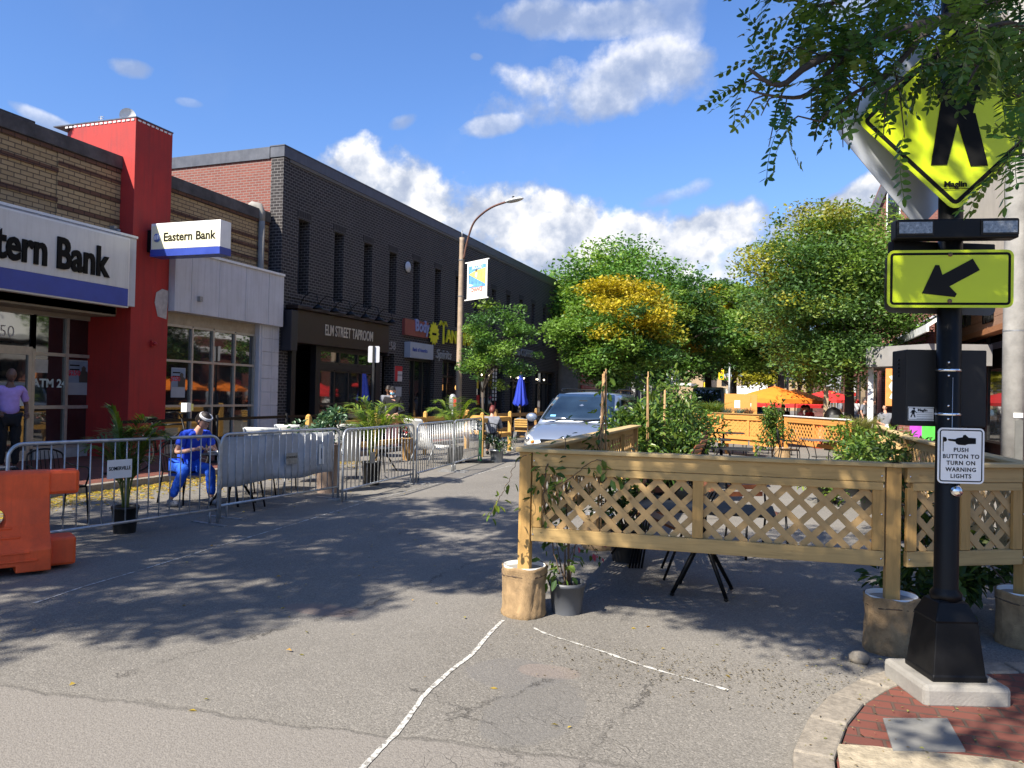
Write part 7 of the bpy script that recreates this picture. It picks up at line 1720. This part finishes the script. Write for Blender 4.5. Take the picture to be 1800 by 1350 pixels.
# --- open umbrellas beyond the back fence
def parasol(t, r, h, m, drop=.45):
    g = MB(); g.tube([(0, 0, 0), (0, 0, h+.05)], .025, 8); g.build('pole', MT['oldwood'], t); n = 8; v = [(0, 0, h)]; 
    for q in (.5, 1.0):
        for k in range(n): a = 2*PI*k/n+.2; v.append((r*q*math.cos(a), r*q*math.sin(a), h-drop*q**1.15))
    f = [(0, 1+k, 1+(k+1) % n) for k in range(n)]+[(1+k, n+1+k, n+1+(k+1) % n, 1+(k+1) % n) for k in range(n)]
    g = MB(); g.addf(v, f); 
    for k in range(n):
        a, b = Vector(v[n+1+k]), Vector(v[n+1+(k+1) % n]); g.quad(a, b, b+Vector((0, 0, -.14)), a+Vector((0, 0, -.14)))
    o = g.build('canopy', m, t); s = o.modifiers.new('S', 'SOLIDIFY'); s.thickness = .01
    for k in range(n):
        g = MB(); g.tube([(0, 0, h-.03), Vector(v[n+1+k])+Vector((0, 0, -.02))], .008, 4); g.build('rib', MT['oldwood'], t)
for px, py, d, r, lab, m in ((1362, 679, 27.5, 1.45, 'large orange market umbrella, the left one of the pair behind the back fence', 'orangecloth'), (1398, 684, 31, 1.35, 'second orange market umbrella, partly behind the large one', 'orangecloth'), (1388, 694, 36, 1.6, 'red umbrella under the orange ones', 'redcloth')):
    p = D(px, py, d); u_ = thing('market_umbrella', lab, 'umbrella', (p.x, p.y, 0)); parasol(u_, r, p.z, MT[m])
rt_ = D(1455, 692, 38); ru = thing('market_umbrella', 'dark red canopy behind the black litter bin on the right', 'umbrella', (rt_.x, rt_.y, 0)); parasol(ru, 1.5, rt_.z+.2, MT['redcloth'], .5)
ru = D(1548, 684, 44); ru2 = thing('market_umbrella', 'crimson umbrella far down the right pavement by the brick pier', 'umbrella', (ru.x-.6, ru.y, 0)); parasol(ru2, 1.3, ru.z+.2, MT['redcloth'], .5)
OT = 'orange tables behind the back fence'
for i, (px, d) in enumerate(((1418, 30), (1446, 29), (1392, 33))):
    p = D(px, 700, d)
    if i == 0: o0 = thing('orange_table', 'small orange table, middle one of three behind the back fence', 'table', (p.x, p.y, 0), 0, OT); pedestal_table(o0, .8, .8, 1.0, 'orange')
    else: copy_thing(o0, (p.x, p.y, 0), .2, ['', 'small orange table nearest the black litter bin', 'small orange table below the orange umbrellas'][i], OT)
bn_ = D(1444, 720, 27); ob2 = thing('traffic_barrel', 'bright orange traffic barrel left of the tan post', 'barrel', (bn_.x, bn_.y, 0)); g = MB(); g.lathe([(.28, 0), (.26, .3), (.24, .32), (.22, .98), (.1, 1.0), (.0, 1.0)], 18); g.build('barrel', MT['orange'], ob2)
tp_ = D(1452, 700, 26.5); tpp = thing('timber_post', 'square tan timber post between the orange barrel and the litter bin', 'post', (tp_.x, tp_.y, 0)); g = MB(); g.box(-.08, .08, -.08, .08, 0, 2.15); g.build('post', MT['tan_wall'], tpp)
lb = D(1465, 720, 26); lbt = thing('litter_bin', 'black domed litter bin behind the orange lattice fence', 'litter bin', (lb.x, lb.y, .0)); g = MB(); g.lathe([(.28, 0), (.3, .1), (.3, 1.0), (.32, 1.02), (.3, 1.2), (.2, 1.38), (.06, 1.46), (.0, 1.47)], 20); g.build('body', MT['black'], lbt); g = MB(); g.box(-.14, .14, -.315, -.29, 1.08, 1.2); g.build('opening', MT['greypot'], lbt)
# far people
FP = [(1502, 690, 34, 1.75, 'cwhite', 'cgrey', 'man in a white shirt standing by the trunk of the big right hand tree'), (1519, 694, 36, 1.7, 'cgrey', 'cblack', 'person in dark clothes beside the man in white'), (1477, 692, 40, 1.72, 'cgrey', 'cwhite', 'person in a grey patterned top left of the big trunk'),
      (1350, 700, 62, 1.7, 'cwhite', 'cpink', 'distant walker in white beside the red car'), (1358, 700, 70, 1.7, 'cpink', 'cgrey', 'distant walker in pink beyond the red car'), (1536, 690, 50, 1.7, 'cred', 'cblack', 'distant person in red far down the right pavement')]
for i, (px, py, d, h, sh_, tr2, lab) in enumerate(FP):
    p = D(px, 700, d); person(lab, (p.x, p.y, .1), R_(20+40*i), stand(h), MT['skin'] if i % 2 else MT['skin2'], sh_, tr2, 'cblack', 'hairdark', 'short', .5, hands=(i < 3))
for i, (px, d, sh_, lab, rz) in enumerate(((1404, 30.6, 'cpink', 'diner in a pink shirt seated under the orange umbrella', 100), (1380, 32, 'cblack', 'diner in black seated under the red umbrella', 200), (1427, 31, 'cred', 'diner in red seated at the orange table', -60))):
    p = D(px, 705, d); person(lab, (p.x, p.y, 0), R_(rz), sit(.6, .05), MT['skin'], sh_, 'cblack', 'cblack', 'hairdark', 'short', .5, hands=False)
    c = copy_thing(ch0, (p.x, p.y, .12), R_(rz), 'metal chair under the '+lab.split(' seated')[0], 'black metal chairs on the left terrace'); c['group'] = 'chairs of the far diners'
sp2 = D(1556, 700, 25.4); jj = sit(.62, .0, armL=((.40, -.02, 1.14), (.66, .02, 1.10)), armR=((-.25, -.12, .92), (-.1, -.3, .86)), fwd=.44)
jj['head'] = (0, .02, 1.33); jj['neck'] = (0, .0, 1.27); jj['knL'] = (.05, -.42, .82); jj['anL'] = (-.18, -.50, .42)
person('person in a striped top and white trousers sitting cross legged beside the white post', (sp2.x, sp2.y, .08), R_(0), jj, MT['skin'], 'cgrey', 'cwhite', 'cpink', 'hairdark', 'short', .5)
stl = thing('stool', 'plain dark stool under the person in white trousers', 'stool', (sp2.x, sp2.y, .08)); 
for a in (45, 135, 225, 315):
    g = MB(); g.tube([(.14*math.cos(R_(a)), .14*math.sin(R_(a)), .58), (.2*math.cos(R_(a)), .2*math.sin(R_(a)), 0)], .014, 6); g.build('leg', MT['black'], stl)
g = MB(); g.lathe([(.0, .57), (.19, .57), (.19, .60), (.0, .60)], 18); g.build('seat', MT['black'], stl)
# ================================================================ plants
rp_ = np.random.default_rng(2024)
def pot(par, r, h, m, taper=.82, rim=True, name='pot'):
    g = MB(); g.lathe([(r*taper, 0), (r, h-.03), (r*1.06, h-.03), (r*1.06, h), (r*.95, h), (r*.93, h-.04)] if rim else [(r*taper, 0), (r, h), (r*.94, h), (r*.9, h-.04)], 24, cap=False)
    g.lathe([(0, .001), (r*taper, .001)], 24, cap=False); o = g.build(name, m, par)
    g = MB(); g.lathe([(.0, h-.05), (r*.94, h-.05)], 18, cap=False); g.build('soil', MT['soil'], o); return o
def leaf_blades(name, par, pts, dirs, size, cols, rng, width=.4, m='leafdark'):
    """broad pointed leaves, two folded halves each"""
    V, F, C = [], [], []; o = 0
    for p, d in zip(pts, dirs):
        d = np.array(d, float); d /= np.linalg.norm(d); up = np.array([rng.normal()*.4, rng.normal()*.4, 1.0]); s = np.cross(d, up); s /= np.linalg.norm(s); u = np.cross(s, d)
        L_ = size*(.6+.7*rng.random()); w = L_*width*.5; p = np.array(p)
        V += [p, p+d*L_*.35+s*w+u*w*.35, p+d*L_*.75+s*w*.7+u*w*.1, p+d*L_-u*L_*.12, p+d*L_*.75-s*w*.7+u*w*.1, p+d*L_*.35-s*w+u*w*.35]
        F += [(o, o+1, o+2, o+3), (o, o+3, o+4, o+5)]; c = cols[rng.integers(len(cols))]*(.7+.6*rng.random()); C += [c, c]; o += 6
    return np_mesh(name, np.array(V), np.array(F), MT[m], par, np.array(C))
PG = np.array([(.085, .14, .02), (.12, .17, .02), (.055, .10, .018), (.16, .20, .03)])
def palm(label, loc, h, spread, nfr, r, ph, m='blackpot', cols=PG, seed=1):
    rg = np.random.default_rng(seed); t = thing('potted_palm', label, 'plant', loc, 0, 'potted palms behind the crowd barriers'); pot(t, r, ph, MT[m])
    V, F, C = [], [], []; o = 0; st = MB()
    for k in range(nfr):
        a = 2*PI*k/nfr*1.618*2+rg.random()*.5; reach = spread*(.2+.8*rg.random()); top = h*(.80+.22*rg.random())-(reach/spread)**2*h*.16
        b = np.array([.03*math.cos(a), .03*math.sin(a), ph-.04]); P = []
        for i in range(13):
            s = i/12; rr = reach*s**1.7; z = b[2]+(top-b[2])*(1-(1-s)**1.5) - .30*reach*s**4
            P.append(b+np.array([rr*math.cos(a), rr*math.sin(a), 0])+np.array([0, 0, z-b[2]]))
        st.tube(P, [.008-.0005*i for i in range(13)], 5)
        for i in range(3, 12):
            for q in (0, .33, .66):
                p = P[i]*(1-q)+P[i+1]*q; d = P[min(i+1, 12)]-P[i]; d /= np.linalg.norm(d); side = np.cross(d, [0, 0, 1.0]); side /= np.linalg.norm(side)+1e-9
                sfrac = (i+q-3)/9; L_ = (.24*h)*(math.sin(PI*(.12+.86*sfrac))**.6)*(.85+.3*rg.random())
                for sg in (-1, 1):
                    dd = side*sg*.85+d*.75+np.array([0, 0, .18-.35*rg.random()]); dd /= np.linalg.norm(dd); w = np.cross(dd, side*0+[0, 0, 1.0]); w /= np.linalg.norm(w); ww = .0085*h/1.3+.003
                    V += [p, p+dd*L_*.4+w*ww+[0, 0, .004], p+dd*L_+[0, 0, -L_*.22], p+dd*L_*.4-w*ww]; F.append((o, o+1, o+2, o+3)); C.append(cols[rg.integers(len(cols))]*(.75+.5*rg.random())); o += 4
    st.build('stems', mat('palm_stem', (.14, .17, .04), .6), t); np_mesh('fronds', np.array(V), np.array(F), MT['leaf'], t, np.array(C)); return t
palm('dark green potted palm behind the SOMERVILLE plate barrier', (-6.93, 6.85, 0), 1.45, .62, 14, .14, .30, cols=PG*1.0, seed=3)
palm('bright yellow green palm in a tall black pot, middle one of the three', (-6.72, 12.1, 0), 1.62, .75, 13, .17, .42, cols=PG*1.5, seed=4)
palm('yellow green potted palm beside the green flexible post, farthest of the three', (-7.15, 16.9, 0), 1.75, .85, 13, .2, .4, cols=PG*1.4, seed=5)
def shrub(label, loc, cz, rx, rz, n, size, cols, seed, r=.16, ph=.3, m='blackpot', cat='plant', name='potted_shrub', width=.45, stems=7, ry=None, clumps=14, nopot=False, lm='leafdark'):
    rg = np.random.default_rng(seed); t = thing(name, label, cat, loc); ry = ry or rx
    if not nopot: pot(t, r, ph, MT[m])
    cs = [np.array([0, 0, cz])+rg.normal(size=3)*np.array([rx*.5, ry*.5, rz*.5]) for _ in range(clumps)]; st = MB(); z0 = 0.02 if nopot else ph-.05
    for k in range(stems): c = cs[k % clumps]; st.tube([(.02*math.cos(k), .02*math.sin(k), z0), tuple(c*np.array([.5, .5, .6])), tuple(c)], [.009, .006, .003], 5)
    st.build('stems', MT['twig'], t); P, Dd = [], []
    for _ in range(n):
        c = cs[rg.integers(clumps)]; d = rg.normal(size=3); d /= np.linalg.norm(d); P.append(c+d*rg.random()**.5*np.array([rx, ry, rz])*.46); Dd.append(d+np.array([0, 0, -.1])+rg.normal(size=3)*.4)
    P = [p for p in P]; 
    ok = [i for i, p in enumerate(P) if p[2] > .04]
    leaf_blades('foliage', t, [P[i] for i in ok], [Dd[i] for i in ok], size, cols, rg, width, lm); return t
SG1 = np.array([(.05, .10, .02), (.035, .075, .02), (.09, .15, .025), (.12, .17, .03)]); SG2 = np.array([(.045, .11, .05), (.03, .08, .04), (.16, .24, .15), (.08, .15, .08)])
q = G(600, 828); shrub('variegated leafy shrub in a tall tapered beige planter behind the barrier gap', (-7.0, 11.2, 0), 1.12, .36, .26, 700, .085, SG2, 31, .17, .82, 'tan', width=.5) if 'tan' in MT else None
MT['tanpot'] = mat('taupe_planter', (.26, .19, .15), .6, 0, 3, .1)
shrub('variegated leafy shrub in a tall tapered taupe planter behind the barrier gap', (-6.85, 10.9, 0), 1.10, .34, .24, 750, .085, SG2, 31, .2, .80, 'tanpot', width=.5)
shrub('white flowering plant in a ribbed zinc bucket beside the green post', (G(873, 812).x, G(873, 812).y, 0), .48, .24, .16, 420, .07, np.array([(.05, .12, .03), (.7, .7, .62), (.03, .08, .02), (.08, .16, .04)]), 32, .17, .30, 'zinc')
shrub('red and white flowers in a trough on the yellow rail', (-8.4, 17.0, 0), .78, .3, .16, 420, .07, np.array([(.5, .04, .04), (.7, .6, .6), (.05, .12, .03), (.07, .14, .03)]), 33, .2, .55, 'oldwood')
# little grey pot with a leggy vine by the left bucket
gp_ = (-1.47, 5.72, 0); lg = shrub('small grey pot of leggy climbing stems beside the left burlap bucket', gp_, .62, .20, .55, 60, .065, SG1*.8, 34, .135, .235, 'greypot', stems=6, clumps=8)
def vine(label, pts, n, size, cols, seed, loc=(0, 0, 0), r=.004, spread=.09, name='climbing_vine', sag=0):
    rg = np.random.default_rng(seed); t = thing(name, label, 'plant', loc); L0 = Vector(loc); Q = [Vector(p)-L0 for p in pts]; sp = smooth_pts(Q, 8)
    g = MB(); g.tube([p+Vector((rg.normal()*.006, rg.normal()*.006, 0)) for p in sp], r, 5); g.build('stem', MT['twig'], t); P, Dd = [], []
    for _ in range(n):
        p = sp[rg.integers(len(sp))]; o = rg.normal(size=3)*spread; P.append(np.array(p)+o); Dd.append(o/spread+np.array([0, 0, -.9])+rg.normal(size=3)*.5)
    leaf_blades('leaves', t, P, Dd, size, cols, rg, .5, 'leaf'); return t
Z = lambda x, y, d: D(x, y, d)
vine('leafy vine climbing the left end of the front lattice', [Z(985, 1010, 5.75), Z(965, 930, 5.85), Z(955, 870, 5.72), Z(962, 815, 5.72)], 90, .075, SG1*1.1, 41, (-1.47, 5.72, .2), .005, .05)
vine('thin vine wandering along the top of the front lattice', [Z(960, 860, 5.68), Z(1000, 842, 5.66), Z(1050, 808, 5.62), Z(1085, 845, 5.62), Z(1132, 852, 5.62)], 46, .07, SG1*1.3, 42, (-1.2, 5.6, .9), .003, .045)
vine('trailing vine arching out over the road left of the front fence', [Z(925, 800, 5.7), Z(908, 812, 5.6), Z(893, 850, 5.55), Z(875, 880, 5.5), Z(862, 905, 5.5)], 22, .06, PG*1.3, 43, (-1.85, 5.5, .9), .0025, .02)
vine('low vine with pink flower behind the left burlap bucket', [Z(1000, 985, 6.6), Z(1010, 960, 6.6), Z(1030, 950, 6.6), Z(1050, 975, 6.6)], 26, .06, np.array([(.06, .12, .02), (.5, .08, .12), (.05, .09, .02), (.08, .12, .02)]), 44, (-1.4, 6.5, 0), .003, .04)
bp3 = thing('black_planter', 'large black planter standing behind the front lattice near its left end', 'planter', (-1.38, 7.75, 0)); pot(bp3, .17, .34, MT['blackpot'], .85)
shrub('bushy dark green plant filling the large black planter behind the left lattice', (-1.40, 7.75, .28), .42, .32, .34, 520, .085, SG1, 45, nopot=True, name='bushy_plant')
def stakes(label, px, d, z0, z1, seed, n=4, w=.05):
    p = D(px, 740, d); rg = random.Random(seed); t = thing('bamboo_stakes', label, 'stakes', (p.x, p.y, 0), 0, 'bamboo stakes above the patio plants')
    for k in range(n):
        a = rg.uniform(0, 6.28); g = MB(); g.tube([(w*math.cos(a), w*math.sin(a), z0), (.015*math.cos(a), .015*math.sin(a), z1-rg.uniform(0, .12))], .008, 6); g.build('stake', MT['bamboo'], t)
    return t
stakes('bundle of bamboo stakes rising in front of the minivan', 1061, 7.6, .25, 1.93, 1, 5)
vine('leafy vine twisting up the bamboo stakes in front of the minivan', [Z(1058, 800, 7.6), Z(1052, 775, 7.5), Z(1062, 730, 7.55), Z(1060, 700, 7.55), Z(1066, 655, 7.6)], 60, .08, SG1*1.25, 46, (-1.5, 7.7, 0), .006, .055)
stakes('pair of bamboo stakes standing above the leafy shrubs', 1136, 11.5, .3, 2.05, 2, 3, .06)
stakes('single thin stake above the right part of the leafy shrubs', 1168, 12.5, .3, 1.85, 3, 2, .04)
for i, (x, y, cz, rx, rz, n, lab) in enumerate(((-1.95, 11.9, 1.0, .55, .66, 3000, 'tall glossy leafed shrub beside the end of the left lattice fence'), (-1.75, 13.3, 1.02, .62, .70, 3400, 'dense leafy shrub in the middle of the green mass right of the minivan'),
                                           (-1.95, 15.0, 1.0, .68, .68, 3000, 'leafy shrub at the back of the green mass right of the minivan'), (-1.6, 16.8, .85, .52, .6, 1500, 'loose yellowing shrub between the green shrubs and the orange boards'), (-2.3, 18.9, .9, .45, .5, 700, 'spiky green planting left of the orange plywood screen'))):
    shrub(lab, (x, y, 0), cz, rx, rz, n, .105, SG1*(1.15 if i != 3 else 1.5), 50+i, .2, .35, clumps=22)
pc_ = G(1357, 806); cl = shrub('climbing plant in a grey pot before the burlap post of the back fence', (pc_.x*.88, pc_.y*.88, 0), .98, .26, .62, 1500, .09, SG1*1.2, 61, .13, .24, 'greypot', clumps=20)
for i, (px, py, d, cz, rx, rz, n, lab, c) in enumerate(((1497, 780, 13.5, .78, .42, .5, 1100, 'pale yellow green climber at the right rear corner of the patio', PG*1.25), (1535, 790, 11.5, .85, .55, .45, 1500, 'bright leafy climber spilling over the right hand fence', SG1*1.5),
                                                      (1590, 800, 9.3, .85, .50, .42, 1300, 'dark feathery shrub on the right hand fence just left of the notice', SG1*.9), (1455, 800, 12.5, .30, .4, .22, 500, 'low spreading green plant in front of the scrolled bistro table', PG*1.1))):
    p = D(px, py, d); shrub(lab, (p.x, p.y, 0), cz, rx, rz, n, .085, c, 70+i, .18, .3, clumps=18, lm='leaf')
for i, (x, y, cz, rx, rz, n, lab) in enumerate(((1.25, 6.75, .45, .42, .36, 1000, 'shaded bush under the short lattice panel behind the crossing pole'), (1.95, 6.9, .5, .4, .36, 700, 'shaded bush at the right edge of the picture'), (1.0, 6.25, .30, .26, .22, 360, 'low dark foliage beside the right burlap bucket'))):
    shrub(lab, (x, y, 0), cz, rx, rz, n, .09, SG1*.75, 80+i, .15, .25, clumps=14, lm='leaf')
# loose branch lying on the road left of the short panel
vine('dry cane leaning out of the shaded bush on the right', [(1.45, 6.6, .6), (1.6, 6.45, .35), (1.72, 6.3, .0)], 6, .05, SG1, 47, (1.5, 6.4, 0), .007, .03)
pl3 = D(1507, 765, 20); gpl = thing('grey_planter', 'large pale grey planter of wispy grass left of the white post', 'planter', (pl3.x, pl3.y, 0)); pot(gpl, .36, .80, mat('pale_planter', (.35, .37, .40), .6, 0, 3, .1), .8)
def grass(label, loc, n, h, cols, seed, spread=.3, name='ornamental_grass'):
    rg = np.random.default_rng(seed); t = thing(name, label, 'plant', loc); V, F, C = [], [], []; o = 0
    for _ in range(n):
        a = rg.random()*6.28; r0 = rg.random()**.5*spread*.6; b = np.array([r0*math.cos(a), r0*math.sin(a), 0]); out = np.array([math.cos(a+rg.normal()*.4), math.sin(a+rg.normal()*.4), 0]); hh = h*(.5+.6*rg.random()); s = np.cross(out, [0, 0, 1.0])*.006
        m1 = b+out*spread*.25+[0, 0, hh*.65]; m2 = b+out*spread*(.5+.7*rg.random())+[0, 0, hh*(.8+.2*rg.random())]
        V += [b-s, b+s, m1+s, m1-s, m1-s, m1+s, m2+s*.2, m2-s*.2]; F += [(o, o+1, o+2, o+3), (o+4, o+5, o+6, o+7)]; c = cols[rg.integers(len(cols))]*(.7+.6*rg.random()); C += [c, c]; o += 8
    np_mesh('blades', np.array(V), np.array(F), MT['leaf'], t, np.array(C)); return t
GC = np.array([(.22, .20, .07), (.16, .18, .06), (.28, .24, .10)])
grass('wispy olive grass spilling from the pale grey planter', (pl3.x, pl3.y, .76), 900, .55, GC, 90, .55)
tb2 = D(1255, 715, 23.4); trg = thing('trough_planter', 'long low planter trough behind the left half of the back fence', 'planter', (tb2.x, tb2.y, 0)); g = MB(); g.box(-.7, .5, -.15, .15, .75, 1.2); g.box(-.65, -.55, -.1, .1, 0, .75); g.box(.35, .45, -.1, .1, 0, .75); g.build('trough', MT['orwood'], trg)
grass('spiky green grass in the trough left of the plywood screen', (tb2.x-.1, tb2.y, 1.18), 500, .42, PG*1.1, 91, .5)
for k, (px, lab) in enumerate(((1278, 'small blue grey agave in front of the left side of the plywood screen'), (1300, 'small grey green agave in front of the white notice'), (1316, 'little copper leaved plant right of the white notice'))):
    p = D(px, 718, 23.0); grass(lab, (p.x, p.y, 1.2), 120, .22, np.array([(.18, .24, .22), (.14, .2, .18)]) if k < 2 else np.array([(.3, .14, .08), (.2, .12, .06)]), 92+k, .2, 'agave')
    g = MB(); g.lathe([(.07, -.22), (.1, -.02), (.09, 0)], 12, (0, 0, 0)); tt2 = thing('small_pot', 'small terracotta pot on the trough ledge under '+['the left agave', 'the middle agave', 'the copper leaved plant'][k], 'pot', (p.x, p.y, 1.2)); g.build('pot', MT['twig'], tt2)
# green crate and blue cloth on the patio, kerb side colour cards on the right
gc = thing('green_crate', 'green crate on the ground by the orange boards', 'crate', (-1.95, 19.6, 0)); g = MB(); g.box(-.25, .25, -.2, .2, 0, .5); g.build('crate', MT['green'], gc, bevel=.01)
bw = D(1432, 786, 17.5); bt_ = thing('blue_tub', 'light blue tub under the scrolled bistro table', 'tub', (bw.x, bw.y, 0)); g = MB(); g.lathe([(.12, 0), (.2, .22), (.21, .24), (.18, .24)], 18); g.build('tub', mat('sky_blue', (.10, .45, .62), .5), bt_)
for k, (px, c, lab) in enumerate(((1612, (.5, .08, .55), 'magenta board standing behind the control cabinet'), (1632, (.10, .55, .08), 'lime green board next to the magenta one'))):
    p = D(px, 758, 14); cb_ = thing('coloured_board', lab, 'board', (p.x, p.y, .11), CYAW); g = MB(); g.box(-.12, .12, 0, .03, .60, 1.22); g.build('panel', mat('board%d' % k, c, .6), cb_); g = MB(); g.box(-.02, .02, .031, .05, 0, 1.0); g.build('stand', MT['black'], cb_)
# yellow leaf litter and grit (nobody could count it)
def litter(name, n, region, size, cols, seed, z=.006, kind='stuff'):
    rg = np.random.default_rng(seed); V, F, C = [], [], []; o = 0; k = 0
    while k < n:
        x, y = region(rg); a = rg.random()*6.28; s = size*(.5+rg.random()); d = np.array([math.cos(a), math.sin(a), .0]); e = np.array([-d[1], d[0], 0]); zz = z+rg.random()*.012; t1, t2 = rg.normal(size=2)*.25*s
        p = np.array([x, y, zz]); V += [p-d*s, p+e*s*.45+[0, 0, abs(t1)], p+d*s, p-e*s*.45+[0, 0, abs(t2)]]; F.append((o, o+1, o+2, o+3)); C.append(cols[rg.integers(len(cols))]*(.6+.7*rg.random())); o += 4; k += 1
    o_ = np_mesh(name, np.array(V), np.array(F), MT['leaf'], None, np.array(C)); return tag(o_, kind=kind)
LY = np.array([(.5, .36, .05), (.42, .30, .06), (.30, .26, .06), (.38, .22, .05)])
lk_ = tag(litter('leaf_litter', 5200, lambda r: (-9.93+abs(r.normal())*.55, 6+r.random()*10), .03, LY, 1), 'yellow fallen leaves heaped along the left kerb', 'leaf litter')
l3 = tag(litter('leaf_litter', 800, lambda r: (-.6+r.normal()*.55+.3, 4.75+r.normal()*.22), .008, np.array([(.18, .14, .08), (.26, .22, .15), (.1, .08, .05)]), 2, .002), 'fine brown grit and leaf bits in the gutter by the kerb corner', 'leaf litter')
l4 = tag(litter('leaf_litter', 260, lambda r: (-8+r.random()*10, 2.5+r.random()*14), .016, LY, 3, .003), 'scattered yellow leaves over the carriageway', 'leaf litter')
l5 = tag(litter('leaf_litter', 500, lambda r: (.15+r.random()*2.4, 3.1+r.random()*2.0), .009, np.array([(.22, .16, .08), (.3, .25, .15), (.3, .3, .08)]), 4, .114), 'small leaf bits lying on the brick corner pavement', 'leaf litter')
# weathered concrete utility pole at the right edge
cp = D(1783, 700, 11.3); ct = thing('concrete_pole', 'weathered round concrete utility pole at the right edge of the picture', 'pole', (cp.x, cp.y, .11))
g = MB(); g.lathe([(.165, 0), (.155, 3), (.14, 6), (.12, 11)], 24); g.build('pole', mat('pole_concrete', (.27, .26, .24), .85, 0, 3, .3, .4, 40, dirt=.35), ct)
g = MB(); g.lathe([(.158, 2.62), (.160, 2.64)], 24, cap=False); g.build('wire_band', MT['galvdk'], ct)
g = MB(); g.box(-.05, .07, -.165, -.155, 1.36, 1.43); g.build('number_tag', MT['white'], ct)
g = MB(); g.box(-.03, .07, -.17, -.12, .0, 1.32); g.build('cable_guard', mat('guard_grey', (.13, .13, .12), .7, .2), ct)
